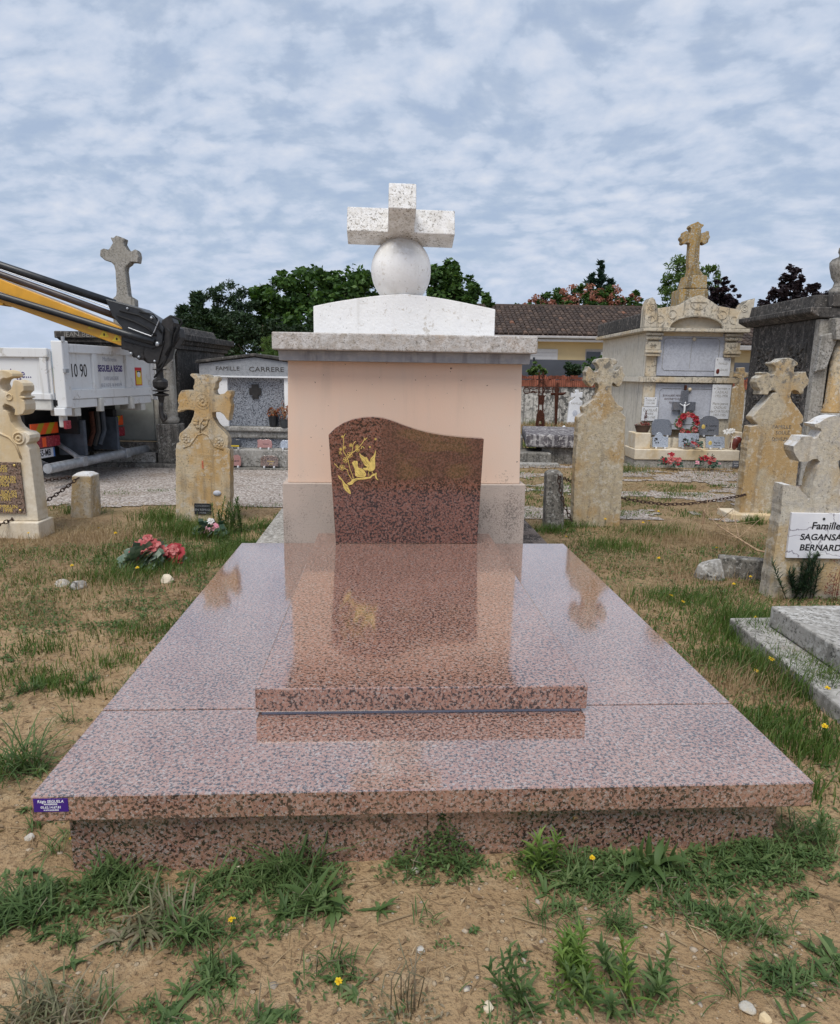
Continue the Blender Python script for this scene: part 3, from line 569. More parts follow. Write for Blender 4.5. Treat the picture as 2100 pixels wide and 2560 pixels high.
def steles():
    # left: carved cross and rosettes
    z = Z(380, 620, .27415)
    L = [(217,2560),(215,1830),(222,1780),(250,1772),(243,1735),(252,1690),(282,1668),(320,1630),(355,1590),(375,1540),(385,1482),(320,1475),(270,1482),(250,1502),(228,1500),(240,1430),(230,1390),(245,1340),(268,1300),(300,1290),(340,1296),(380,1302),(372,1262),(386,1240),(384,1200),(345,1162),(362,1143),(400,1150),(422,1174),(445,1158),(482,1150),(520,1163),(545,1185),(578,1170),(606,1178),(600,1210),(580,1232),(580,1280),(568,1290),(572,1330),(600,1340),(660,1325),(690,1300),(722,1305),(725,1340),(705,1370),(720,1440),(710,1500),(700,1580),(680,1560),(655,1520),(620,1497),(560,1500),(548,1502),(555,1550),(580,1600),(620,1640),(660,1680),(690,1720),(698,1770),(690,1820),(715,1835),(713,2560)]
    t, q = stele('limestone_stele', 'ochre limestone stele carved with cross and two rosettes, left of the monument', [z(*p) for p in L], 6.62, .13, M['lime_ochre'])
    c = MB(); k = lambda x, y: q(*z(x, y)); rr = abs(k(698,1770)[0]-k(560,1770)[0])*.42
    for x, y in ((312, 1742), (613, 1772)): rosette(c, *k(x, y), -.0015, rr)
    rosette(c, *k(462, 1400), -.0015, rr*1.15, 10)
    c.tube([(k(x, y)[0], 0.004, k(x, y)[1]) for x, y in ((285,1820),(345,1800),(380,1750),(410,1705),(462,1688),(510,1705),(540,1750),(570,1810),(650,1838))], .012, 6)
    c.tube([(k(x, y)[0], -.003, k(x, y)[1]) for x, y in ((440,1680),(440,1600),(470,1560),(500,1540))], .008, 5); c.tube([(k(x, y)[0], -.003, k(x, y)[1]) for x, y in ((455,1655),(500,1610),(505,1570))], .010, 5)
    for x, y in ((405,1575),(420,1630),(480,1600),(500,1560),(400,1600)): c.ball((*k(x, y)[:1], -.003, k(x, y)[1]), (.028, .010, .02), 8, 5)
    tag(c.build('carving', M['lime_ochre'], t, smooth=True), kind='stuff')
    for s, yy in (('ICI REPOSE', 1900), ('JEAN', 1945), ('1884', 1985)): e = k(505, yy); text(s, .036, M['lime_ochre2'], t, (e[0], -.0006, e[1]), name='worn_inscription', ext=.0004)
    MB().box(k(452,1940)[0], k(468,1940)[0], -.002, .001, k(460,2010)[1], k(460,1940)[1]).build('red_mark', plain('faded_red_paint', (.50, .17, .10), .9, .1, var=.3, vs=60), t)
    a0, a1 = q(486, 1258), q(529, 1286)
    pl = MB().box(a0[0], a1[0], -.012, .001, a1[1], a0[1]).build('metal_plate', M['black_paint'], t, .002); tag(pl, 'small dark metal plate with raised letters')
    cx = (a0[0]+a1[0])/2; zz = a0[1]-a1[1]
    text('CONCESSION', zz*.20, M['steel'], pl, (cx, -.0128, a1[1]+zz*.78), sx=1.0, ext=.0005); text('EN REPRISE', zz*.28, M['steel'], pl, (cx, -.0128, a1[1]+zz*.42), ext=.0005); text('MAIRIE', zz*.2, M['steel'], pl, (cx, -.0128, a1[1]+zz*.15), ext=.0005)
    o = q(543, 1233); MB().ball((o[0], 0, o[1]), (.042, .018, .028), 14, 8).build('photo_medallion', M['marble'], t, smooth=True)
    # far left: scrolled cross with a brown granite plaque, cut by the frame
    z = Z(0, 900, .208)
    half = [(462,1935),(405,1460),(352,1075),(330,1040),(312,1015),(345,985),(362,940),(350,900),(310,870),(240,858),(180,815),(130,750),(112,690),(95,640),(60,600),(40,600),(30,560),(55,530),(95,540),(150,560),(180,600),(172,665),(215,668),(270,650),(305,600),(300,530),(285,485),(255,470),(300,455),(290,440),(240,430),(250,400),(285,370),(285,310),(260,275),(215,245),(170,240),(150,262),(150,290),(130,350),(80,388),(40,380),(10,350),(-15,290),(0,240),(40,215),(80,222),(150,200),(140,165),(100,135),(30,120)]
    ax = -150
    out = half+[(2*ax-x, y) for x, y in half[::-1]]
    Y = 5.93
    t, q = stele('scrolled_stele', 'pale limestone stele with scrolled cross and brown plaque at left edge', [z(*p) for p in out], Y, .17, M['lime_clean'], .010, foot=False)
    k = lambda x, y, b=0: q(*z(x, y), b)
    w = k(470, 1935)[0]; MB().box(-w-.02, w+.02, -.05, .21, -.08, k(0, 1935, 0)[1]+.002).build('base_block', M['lime_clean'], t, .01)
    c = MB(); ring(c, *k(112, 445), -.002, .026, .007); ring(c, *k(2*ax-112, 445), -.002, .026, .007); ring(c, *k(228, 940), -.002, .05, .010); ring(c, *k(228, 940), -.004, .02, .010); ring(c, *k(2*ax-228, 940), -.002, .05, .01)
    arch = [(255,1180),(190,1010),(110,930),(0,880),(-150,862)]; arch = arch+[(2*ax-x, y) for x, y in arch[-2::-1]]
    c.tube([(k(*p)[0], -.002, k(*p)[1]) for p in arch], .010, 6); tag(c.build('carving', M['lime_clean'], t, smooth=True), kind='stuff')
    p0, p1 = k(248, 1228), k(320, 1842); pxs = [(p0[0], p0[1]), (p1[0], p1[1]), (k(2*ax-320,1842)[0], p1[1]), (k(2*ax-248,1228)[0], p0[1])]
    pl = MB().prism(pxs, -.02, .001).build('brass_lettered_plaque', M['granite_brown'], t, .002)
    rows = [('BOUSS', 1285), ('1920', 1325), ('DAMBRUN', 1412), ('JEAN BOUSS', 1455), ('1964', 1500), ('ROSE BOUSS', 1588), ('DAMBRUN', 1632), ('1991', 1672), ('MARIE DAMBRUN', 1762), ('1998', 1806)]
    for s, y in rows:
        e = k(100+(y-1285)*.13 if len(s) < 6 else 205+(y-1400)*.07, y); text(s, .046, M['gold'], pl, (e[0], -.0215, e[1]), align='RIGHT', ext=.001)
    for x, y in ((190, 1262), (260, 1800)): e = k(x, y); MB().ball((e[0], -.022, e[1]), (.011, .008, .011), 10, 6).build('brass_stud', M['gold'], pl, smooth=True)
    # right of the monument: plain weathered stele
    z = Z(1280, 880, .29954)
    L = [(508,1520),(520,1080),(553,545),(600,512),(590,482),(592,455),(640,430),(690,390),(715,340),(724,290),(712,262),(690,258),(680,282),(662,292),(640,275),(614,236),(622,195),(616,168),(640,118),(655,132),(690,165),(715,160),(728,135),(715,106),(693,85),(718,55),(762,45),(812,50),(850,58),(882,75),(872,100),(848,112),(845,140),(860,160),(890,150),(915,114),(930,130),(928,170),(946,195),(932,232),(915,272),(895,292),(875,285),(866,266),(846,256),(832,272),(830,320),(840,370),(860,410),(890,445),(920,458),(930,474),(920,490),(905,490),(912,507),(950,540),(925,1080),(893,1520)]
    stele('weathered_stele', 'weathered ochre stele with broken-edged cross head beside chained post', [z(*p) for p in L], 6.72, .15, M['lime_ochre2'])
    # right: bulbous cross on a low base
    z = Z(1800, 640, .2269)
    L = [(222,2845),(305,2090),(340,1880),(420,1862),(362,1800),(360,1768),(560,1545),(592,1512),(622,1508),(608,1488),(580,1475),(540,1490),(526,1525),(440,1525),(450,1482),(420,1450),(400,1392),(420,1340),(465,1310),(460,1285),(520,1275),(545,1290),(562,1310),(600,1308),(616,1270),(610,1222),(570,1190),(582,1168),(632,1165),(680,1130),(760,1120),(812,1140),(862,1175),(860,1200),(825,1215),(812,1260),(822,1310),(850,1318),(880,1280),(950,1275),(956,1310),(982,1360),(975,1412),(930,1460),(920,1522),(880,1520),(860,1490),(820,1475),(786,1495),(775,1542),(800,1602),(860,1682),(922,1770),(915,1830),(880,1857),(908,1892),(890,2090),(800,2845)]
    t, q = stele('bulbous_stele', 'ochre-stained stele with lobed lichen-crusted cross before the black mausoleum', [z(*p) for p in L], 7.25, .16, M['lime_ochre2'], foot=False)
    e0 = q(1818, 1281); e1 = q(1999, 1290); MB().box(e0[0], e1[0]+.05, -.10, .26, -.08, e0[1]).build('base_block', M['lime_clean'], t, .012)
    for s, x, y, sz in (('FAMILLE', 680, 1885, .055), ('SOULÉ', 690, 1950, .05), ('DEVÈZE', 660, 2020, .05)): e = q(*z(x, y)); text(s, sz, M['concrete_dark'], t, (e[0], -.001, e[1]), name='worn_inscription', ext=.0006)
    # front right: stele with white marble plaque
    z = Z(1700, 1000, .23627)
    Y = 4.52
    L = [(916,2180),(1050,1300),(1100,902),(1180,900),(1258,925),(1306,985),(1340,1020),(1358,1062),(1372,1035),(1430,780),(1482,650),(1450,622),(1405,622),(1368,650),(1270,648),(1228,590),(1205,545),(1200,492),(1250,440),(1290,388),(1395,385),(1412,412),(1460,392),(1500,330),(1492,300),(1436,285),(1432,258),(1470,240),(1540,200),(1592,170),(1660,168)]
    A = lambda y: 1536+(1000-y)*.115
    out = L+[(2*A(y)-x, y) for x, y in L[::-1]]
    t, q = stele('plaque_stele', 'grey limestone cross stele bearing veined white marble family plaque, right edge', [z(*p) for p in out], Y, .13, M['lime_grey'])
    k = lambda x, y, b=0: q(*z(x, y), b)
    p0, p1 = k(1168, 1188), k(1100, 1662); pr = k(2*A(1188)-1168, 1188); zc = (p0[1]+p1[1])/2; wd = pr[0]-p0[0]; xl = p0[0]
    pl = MB().box(xl, xl+.46, -.022, .001, p1[1], p0[1]).build('marble_plaque', M['veined'], t, .002); tag(pl, 'veined white marble plaque with black lettering')
    hh = p0[1]-p1[1]; cx = xl+.23
    for s, u, sz, sx in (('Famille', .72, .070, 1.0), ('SAGANSAN', .47, .060, 1.06), ('BERNARDY', .235, .060, 1.06)): text(s, sz, M['black_print'], pl, (cx+.01, -.0228, p1[1]+hh*u), sx=sx, shear=.10, ext=.0006, bold=.0012)
    for u in (.88, .08): MB().ball((cx-.01, -.023, p1[1]+hh*u), (.009, .007, .009), 10, 6).build('stud', M['black_metal'], pl, smooth=True)
steles()
# ---------------------------------------------------------------- truck and crane
def truck():
    o = at(152, 1000, 8.4); K = Fr(o.x, o.y, R(81))
    t = thing('tipper_truck', 'white tipper truck with lettered tailgate parked on the gravel', 'truck', (o.x, o.y, 0), K.ang)
    wp, wd = M['white_paint'], M['white_paint_dirty']; WID = 2.16
    # tailgate: sheet plus frame and ribs
    tg = MB().box(.10, WID-.04, .012, .035, 1.11, 1.76).build('tailgate', wp, t)
    for a0, a1, z0, z1 in ((.10, WID-.04, 1.665, 1.77), (.10, WID-.04, 1.098, 1.215)): MB().box(a0, a1, -.028, .012, z0, z1).build('rail', wp, tg, .006)
    for a0, a1 in ((.10, .155), (.655, .745), (1.405, 1.49), (WID-.105, WID-.04)): MB().box(a0, a1, -.024, .0118, 1.2155, 1.6645).build('rib', wp, tg, .005)
    MB().box(.02, .145, -.06, .09, 1.0, 1.80, tx=0).build('corner_post', wp, t, .012); MB().box(-.01, .125, -.05, .10, .90, .9995).build('post_foot', wp, t, .01)
    MB().box(WID-.035, WID+.06, -.05, .09, 1.02, 1.76).build('corner_post', wp, t, .012)
    MB().lathe([(.0, 0), (.022, 0), (.022, .06), (.0, .06)], 10, (.04, -.07, 1.79)).build('hinge_pin', M['steel'], t); MB().box(.0, .07, -.10, -.06, 1.42, 1.47).build('latch', M['steel'], t, .006)
    for a0, a1 in ((.13, .70), (.80, 1.42), (1.51, 2.02)): MB().box(a0, a1, -.01, .04, .985, 1.092).build('lower_panel', wp, t, .006)
    for a0 in (.715, 1.435): MB().box(a0, a0+.07, -.05, .03, .92, 1.094).build('hinge', wd, t, .008)
    # lettering on the tailgate
    text('10 90', .235, M['black_print'], tg, (.40, .010, 1.44), sx=.62, ext=.001); text('Marbrerie', .085, M['grey_print'], tg, (1.07, .010, 1.60), sx=.92, ext=.001)
    text('SEGUELA REGIS', .118, M['violet_print'], tg, (1.075, .010, 1.475), sx=.68, ext=.001, bold=.003); text('31470 SAIGUEDE', .075, M['grey_print'], tg, (1.08, .010, 1.345), sx=.62, ext=.001)
    text('05 62 14 67 81 - 06 10 48 01 94', .066, M['grey_print'], tg, (1.08, .010, 1.258), sx=.54, ext=.001)
    st = MB().box(1.66, 1.83, .008, .0118, 1.245, 1.50).build('warning_sticker', M['red_print'], t); MB().box(1.675, 1.815, .006, .0078, 1.257, 1.455).build('panel', M['yellow_sign'], st); MB().ball((1.745, .004, 1.40), (.045, .004, .04), 10, 6).build('helmet', M['white_print'], st); MB().box(1.70, 1.80, .004, .0058, 1.43, 1.452).build('band', M['black_print'], st)
    # near side of the bed
    sp = MB().box(-.005, .02, .092, 3.9, 1.10, 1.70).build('side_panel', wp, t)
    for z0, z1 in ((1.60, 1.71), (1.095, 1.17)): MB().box(-.04, -.0052, .101, 3.9, z0, z1).build('rail', wp, sp, .008)
    MB().box(-.034, -.0054, .13, .22, 1.1705, 1.5995).build('rib', wp, sp, .006); MB().box(-.034, -.0054, 1.9, 2.0, 1.1705, 1.5995).build('rib', wp, sp, .006)
    text('Carrelage...', .155, M['violet_print'], sp, (-.0065, .36, 1.40), rot=(90, 0, -90), align='RIGHT', ext=.001, sx=.85)
    MB().box(-.02, .10, .12, 3.9, .965, 1.092).build('bed_rail', wd, t, .01); MB().box(-.06, .0, .5, .72, .99, 1.03).build('side_lock', wd, t, .008)
    MB().box(.02, WID, .06, 3.9, 1.02, 1.09).build('bed_floor', M['chassis'], t)
    for s in (.25, 1.75): MB().box(s, s+.12, .0, .35, .88, .985).build('bracket', wd, t, .01)
    # running gear
    for a in (.62, 1.42): MB().box(a, a+.09, .25, 5.5, .62, .90).build('chassis_beam', M['chassis'], t)
    MB().box(.12, 2.05, .62, .70, .30, .95).build('rear_mudguard_panel', M['chassis'], t); MB().box(.66, .72, .20, .58, .33, .80).build('bracket', M['chassis_blue'], t); MB().box(1.40, 1.46, .20, .58, .33, .80).build('bracket', M['chassis_blue'], t)
    MB().tube([(.35, 1.55, .48), (1.9, 1.55, .48)], .09, 12).build('axle', M['chassis'], t)
    for a in (.08, 1.80):
        w = MB().tube([(a, 1.55, .48), (a+.30, 1.55, .48)], .47, 28).build('wheel', M['rubber'], t, .03); MB().tube([(a-.004 if a < 1 else a+.304, 1.55, .48), (a+.02 if a < 1 else a+.28, 1.55, .48)], .22, 20).build('rim', M['steel'], w, .01)
    for a0, a1 in ((.04, .545), (1.50, 2.02)):
        hb = MB().box(a0, a1, .49, .505, .635, .785).build('hazard_board', M['black_paint'], t)
        n = 5; w = (a1-a0)/n*1.0
        for i in range(n):
            b0, b1 = a0+i*w, a0+(i+1)*w; sl = .05
            P = [(max(a0, b0-sl), .64), (min(a1, b1-sl) if i < n-1 else a1, .64), (min(a1, b1+sl), .78), (b0+sl if i else a0, .78)]
            MB().prism(P, .482, .4895).build('stripe', M['orange'] if i % 2 == 0 else M['olive'], hb)
        lp = MB().box(a0+.02, a1-.03, .44, .52, .475, .615).build('tail_lamp', M['red_lens'], t, .012)
        MB().box(a0+.13, a0+.20, .436, .4398, .485, .605).build('indicator', M['orange'], lp, .003)
    MB().box(.05, .14, .03, .09, .755, .90).build('marker_bracket', wd, t, .01); MB().box(.045, .145, -.01, .03, .735, .84).build('marker_lamp', M['red_lens'], t, .01)
    pl = MB().box(-.06, .46, .50, .508, .335, .455).build('number_plate', M['white_print'], t, .003); text('AL-365-MB', .115, M['black_print'], pl, (.20, .499, .395), sx=.70, ext=.0006, bold=.002)
    MB().box(.435, .4595, .4965, .4998, .336, .454).build('blue_band', plain('plate_blue', (.10, .22, .55), .5, .4), pl)
    MB().tube([(-.12, .18, .255), (2.22, .22, .262)], .062, 18).build('underrun_bar', M['steel'], t, .004, smooth=False)
    for a in (.55, 1.55): MB().tube([(a, .20, .30), (a+.05, .60, .52)], .03, 8).build('bar_strut', M['steel'], t); MB().box(a-.04, a+.06, .13, .27, .20, .335).build('bar_clamp', M['steel'], t, .01)
    for a, c in ((1.0, 'rust'), (1.12, 'black_metal'), (1.25, 'chassis_blue')): MB().tube([(a, .3, .9), (a+.04, .32, .62), (a-.02, .36, .42)], .035, 8).build('cable', M[c], t)
truck()

def crane():
    Y = 9.5; z = Z(0, 540, .31106)
    o = at(*z(0, 690), Y); t = thing('loader_crane', 'yellow and black loader crane boom slanting over the truck bed', 'crane', (o.x, Y, 0))
    P = lambda x, y, b=0: (at(*z(x, y), Y+b).x-o.x, at(*z(x, y), Y+b).z); T3 = lambda L, b=0: [(P(x, y, b)[0], b, P(x, y, b)[1]) for x, y in L]
    bm = MB().prism([P(*q) for q in ((-900, 143), (0, 500), (1020, 905), (1026, 962), (1006, 1048), (600, 905), (0, 690), (-900, 370))], -.10, .16).build('boom', M['yellow'], t, .008)
    MB().prism([P(*q) for q in ((0, 690), (70, 705), (60, 728), (-10, 715))], -.12, .1).build('lug', M['yellow'], t, .006)
    MB().tube(T3([(-900, 35), (0, 395), (920, 702)], .03), .052, 16).build('lifting_ram', M['black_paint'], t, smooth=True)
    MB().tube(T3([(-900, 100), (0, 468), (480, 640), (1060, 852)], -.02), .046, 14).build('hose_guide', plain('brown_black_tube', (.05, .035, .035), .4, .5, var=.4, vs=6), t, smooth=True)
    for q in ([(0, 428), (430, 575), (880, 738)], [(0, 612), (500, 792), (1000, 925)]): MB().tube(T3(q, -.12), .007, 8).build('chrome_pipe', M['chrome'], t)
    MB().tube(T3([(-900, 310), (0, 640), (1000, 945), (1240, 1015)], -.15), .047, 14).build('extension_ram', M['black_paint'], t, smooth=True)
    MB().prism([P(*q) for q in ((880, 672), (1150, 745), (1300, 840), (1345, 905), (1330, 1040), (1250, 1070), (1020, 1010), (1012, 900), (935, 810))], -.13, .22).build('boom_head', M['black_paint'], t, .012)
    for q in ([(1000, 935), (1120, 965), (1095, 1100), (1060, 1085), (1000, 1070)], [(1090, 960), (1200, 1000), (1185, 1150), (1140, 1160), (1085, 1110)], [(1180, 985), (1300, 1000), (1345, 1010), (1295, 1190), (1215, 1180), (1170, 1120)]): MB().prism([P(*p) for p in q], -.11, .14).build('link_plate', M['black_metal'], t, .012)
    for x, y, r in ((1088, 1108, .022), (1150, 1135, .02), (1295, 1032, .032), (1060, 752, .018), (1250, 825, .02), (1275, 1168, .018)): p = P(x, y); MB().ball((p[0], -.14, p[1]), (r, .02, r), 10, 6).build('bolt', M['steel'], t, smooth=True)
    MB().prism([P(*q) for q in ((1322, 838), (1388, 796), (1418, 862), (1400, 1000), (1365, 1150), (1295, 1215), (1262, 1170), (1290, 1000))], -.09, .12).build('tip_bar', M['black_metal'], t, .012)
    for q in ([(1380, 880), (1440, 900), (1450, 980), (1400, 1060), (1370, 1000)], [(1010, 1000), (1130, 1010), (1120, 1120), (1075, 1140), (1030, 1075)], [(1130, 1020), (1250, 1040), (1255, 1175), (1190, 1185), (1140, 1150)]): MB().prism([P(*p) for p in q], -.02, .20).build('valve_block', M['black_metal'], t, .012)
    for q, r in (([(940, 800), (1080, 850), (1180, 900), (1250, 960)], .016), ([(960, 760), (1120, 800), (1250, 870), (1300, 940)], .014), ([(1120, 770), (1230, 790), (1265, 830)], .010), ([(1340, 900), (1375, 940), (1370, 1040), (1330, 1120)], .016)): MB().tube(T3(q, -.145), r, 7).build('hose', M['rubber'], t, smooth=True)
    MB().tube(T3([(1375, 805), (1400, 815), (1455, 838), (1462, 858), (1408, 945), (1375, 1075), (1310, 1205), (1240, 1300)], -.12), .014, 8).build('hose', M['rubber'], t, smooth=True)
    MB().tube(T3([(1440, 900), (1400, 1010), (1350, 1120), (1290, 1240)], -.08), .018, 8).build('hose', M['rubber'], t, smooth=True)
    MB().tube(T3([(1030, 897), (1130, 935), (1218, 966), (1240, 930), (1278, 838)], -.15), .008, 8).build('chrome_pipe', M['chrome'], t)
    # rotator and hook hanging from the tip
    k = .1613/1700*9.62; p = at(280+785*.1613, 740+1940*.1613, Y); H = lambda y: at(280+785*.1613, 740+y*.1613, Y).z
    X = p.x-o.x
    hk = MB().lathe([(.035, H(1480)), (.036, H(1455)), (.105*.75, H(1430)), (.098, H(1400)), (.102, H(1330)), (.09, H(1300)), (.05, H(1270)), (.045, H(1180)), (.05, H(1150)), (.09, H(1148)), (.09, H(1135)), (.04, H(1130)), (.045, H(1020))], 18, (X, 0, 0)).build('rotator', M['black_metal'], t, smooth=False)
    MB().lathe([(.03, H(1650)), (.04, H(1600)), (.045, H(1560)), (.10, H(1545)), (.11, H(1525)), (.06, H(1505)), (.03, H(1490)), (.11, H(1475)), (.11, H(1460)), (.03, H(1450))], 16, (X, 0, 0)).build('swivel', M['black_metal'], t)
    HK = [(785, 1640), (770, 1720), (772, 1800), (785, 1880), (812, 1930), (836, 1900), (842, 1850), (830, 1810)]
    MB().tube([((280+x*.1613-(280+785*.1613))/1700*9.62+X, 0, H(y)) for x, y in HK], [.03, .03, .032, .034, .03, .024, .016, .006], 10).build('hook', M['black_metal'], t, smooth=True)
    for x, y in ((770, 880), (865, 945), (965, 980)):
        a, b, c = P(x, y-35), P(x-38, y+30), P(x+38, y+30); s = MB().prism([a, b, c], -.104, -.1005).build('warning_triangle', M['yellow_sign'], t); MB().ball(((a[0]+b[0]+c[0])/3, -.105, (a[1]+b[1]+c[1])/3-.005), (.012, .003, .018), 8, 5).build('symbol', M['black_print'], s)
crane()

# ---------------------------------------------------------------- mausoleums on the left
def dark_mausoleum():
    Y = 10.75; x0 = -4.55
    t = thing('weathered_mausoleum', 'soot-streaked mausoleum with stone cross on top behind the truck', 'mausoleum', (x0, Y, 0))
    MB().box(-.83, .72, .0, 2.6, .36, 1.79).build('wall', rock('pale_streaked_render', (.52, .51, .46), (.60, .59, .55), (.45, .43, .38), 1.5, 12, None, ((.10, .10, .09), .7, .55), bump=.3, seed=41), t, .01)
    MB().box(.7205, .76, .02, 2.6, .36, 1.79).build('side_wall', M['stone_black'], t, .01)
    MB().box(-.90, .80, -.06, 2.7, 1.7905, 1.86).build('architrave', M['stone_black'], t, .01)
    MB().prism([(-.93, 1.8605), (-1.0, 1.92), (.86, 1.92), (.83, 1.8605)], -.14, 2.75).build('moulding', M['stone_black'], t, .01)
    MB().box(-1.02, .90, -.17, 2.8, 1.9205, 2.025).build('cornice', M['stone_black'], t, .014); text('JEAN BERNÈS', .10, M['concrete'], t, (-.55, -.1705, 1.972), ext=.001, sx=1.1)
    MB().box(-.80, .70, .1, 2.4, 2.0255, 2.16, t=.05).build('attic', M['stone_black'], t, .02)
    for s in (-.72, .665):
        c = MB().lathe([(.115, .66), (.135, .70), (.135, .74), (.11, .77), (.12, .80), (.118, .85), (.098, .88), (.098, 1.3), (.088, 1.58), (.10, 1.60), (.10, 1.63), (.09, 1.66), (.15, 1.785)], 20, (s, -.16, 0)).build('column', M['stone_grey'], t, smooth=True)
        MB().box(s-.165, s+.165, -.33, -.02, .06, .6595).build('pedestal', M['concrete_dark'], t, .012)
    MB().box(-.95, .90, -.40, 2.7, -.08, .0595).build('step', M['concrete_dark'], t, .012); MB().box(-.50, .45, -.30, -.02, .06, .22).build('step', M['concrete'], t, .012); MB().box(-.50, .45, -.19, -.005, .2205, .36).build('step', M['concrete_dark'], t, .012)
    MB().box(-.38, .36, -.025, -.001, .38, 1.70).build('door', plain('grey_green_door', (.36, .38, .36), .7, .3, var=.1), t, .006)
    z = Z(0, 540, .31106); Yc = .55
    L = [(900,790),(905,660),(930,640),(935,600),(925,440),(915,395),(890,370),(840,355),(800,320),(805,270),(830,260),(870,270),(890,240),(905,215),(885,170),(910,175),(930,155),(960,165),(1000,180),(990,220),(1020,270),(1050,285),(1085,265),(1105,285),(1113,325),(1105,375),(1075,370),(1045,370),(1040,385),(1010,405),(1005,440),(1020,560),(1030,640),(1080,670),(1088,790)]
    pts = [(at(*z(*q), Y+Yc).x-x0, at(*z(*q), Y+Yc).z) for q in L]; pts[0] = (pts[0][0], 2.10); pts[-1] = (pts[-1][0], 2.10)
    cr = MB().prism(pts, Yc, Yc+.16).build('cross', M['stone_grey'], t, .014)
    c = at(*z(962, 320), Y+Yc); rg = MB(); ring(rg, c.x-x0, c.z, Yc+.08, .115, .035, 20); rg.build('halo', M['stone_grey'], cr, smooth=True)
dark_mausoleum()

def plaque(parent_or_none, name, label, x, y, z, w, h, mat, shape='box', tilt=12, txt=None, tm='black_print', group=None, feet=True, oval=None, motif=None):
    t = thing(name, label, 'plaque', (x, y, z), 0, group); X = Matrix.Rotation(R(-tilt), 4, 'X'); b0 = .025 if feet else 0
    if shape == 'arch': pts = [(-w/2, b0), (w/2, b0), (w/2, h*.72)]+[(w/2*math.cos(a), h*.72+h*.28*math.sin(a)) for a in np.linspace(.15, math.pi-.15, 9)]+[(-w/2, h*.72)]
    elif shape == 'wave': pts = [(-w/2, b0), (w/2*.95, b0), (w/2*1.02, h*.45), (w/2*.9, h*.85), (w/2*.45, h), (-w*.1, h*.93), (-w*.32, h*.98), (-w/2*1.02, h*.9), (-w/2*.96, h*.5)]
    elif shape == 'head': pts = [(-w/2, b0), (w/2, b0), (w/2, h*.72), (w*.24, h*.74)]+[(-.08*w+w*.22*math.cos(a), h*.76+w*.26*math.sin(a)) for a in np.linspace(.2, math.pi-.2, 8)]+[(-w*.34, h*.74), (-w/2, h*.7)]
    elif shape == 'round': pts = [(-w/2*.94, b0), (w/2*.94, b0), (w/2, h*.3), (w/2, h*.7), (w*.36, h*.97), (0, h), (-w*.36, h*.97), (-w/2, h*.7), (-w/2, h*.3)]
    else: pts = [(-w/2, b0), (w/2, b0), (w/2, h), (-w/2, h)]
    st = MB().prism(pts, 0, .03, X).build('stone', mat, t, .004)
    if feet:
        for s in (-.28, .28): MB().box(w*s-.012, w*s+.012, -.02, .06, 0, .03).build('foot', M['white_marble'], t, .003)
    if txt:
        for i, s in enumerate(txt): text(s, h*.17, M[tm], st, tuple(X @ Vector((w*.08, -.0008, h*(.52-.2*i)))), rot=(90-tilt, 0, 0), ext=.0006, shear=.2)
    if oval: MB().ball(tuple(X @ Vector((oval*w, 0, h*.45))), (w*.10, .006, w*.14), 12, 8).build('photo_medallion', M['gold'], t, smooth=True)
    if motif:
        mb = MB()
        for i in range(7): a = i*.9; mb.ball(tuple(X @ Vector((motif*w+.05*w*i*math.cos(a)*.6, -.002, h*.55+.04*h*i*math.sin(a)))), (w*.06, .006, w*.04), 6, 4)
        tag(mb.build('motif', M['black_metal'], t), kind='stuff')
    return t
def dead_pot(name, label, x, y, z, r, h, mat, fl, n=70, spread=1.2, fh=.2):
    t = thing(name, label, 'flower pot', (x, y, z))
    MB().lathe([(r*.7, 0), (r*.78, h*.2), (r*.98, h*.92), (r*1.05, h*.93), (r*1.05, h), (r*.92, h), (r*.9, h*.85), (0.001, h*.85)], 18).build('pot', mat, t)
    V, Fc = [], []
    for i in range(n):
        a = random.uniform(0, 6.28); rr = r*spread*math.sqrt(random.random()); zz = h+fh*random.random()*(1.2-rr/r/spread*.6); s = random.uniform(.012, .03)
        c = Vector((rr*math.cos(a), rr*math.sin(a), zz)); d1 = Vector((random.gauss(0,1), random.gauss(0,1), random.gauss(0,1))).normalized()*s; d2 = d1.orthogonal().normalized()*s*.7
        b = len(V); V += [c-d1, c+d2, c+d1, c-d2]; Fc.append((b, b+1, b+2, b+3))
    mb = MB(); mb.v = [tuple(v) for v in V]; mb.f = Fc; tag(mb.build('withered_plant', fl, t), kind='stuff')
    st = MB()
    for i in range(8): a = i*.8; st.tube([(0, 0, h*.8), (r*.6*math.cos(a), r*.6*math.sin(a), h+fh*.7)], .004, 4)
    tag(st.build('stems', M['wood'], t), kind='stuff')
    return t
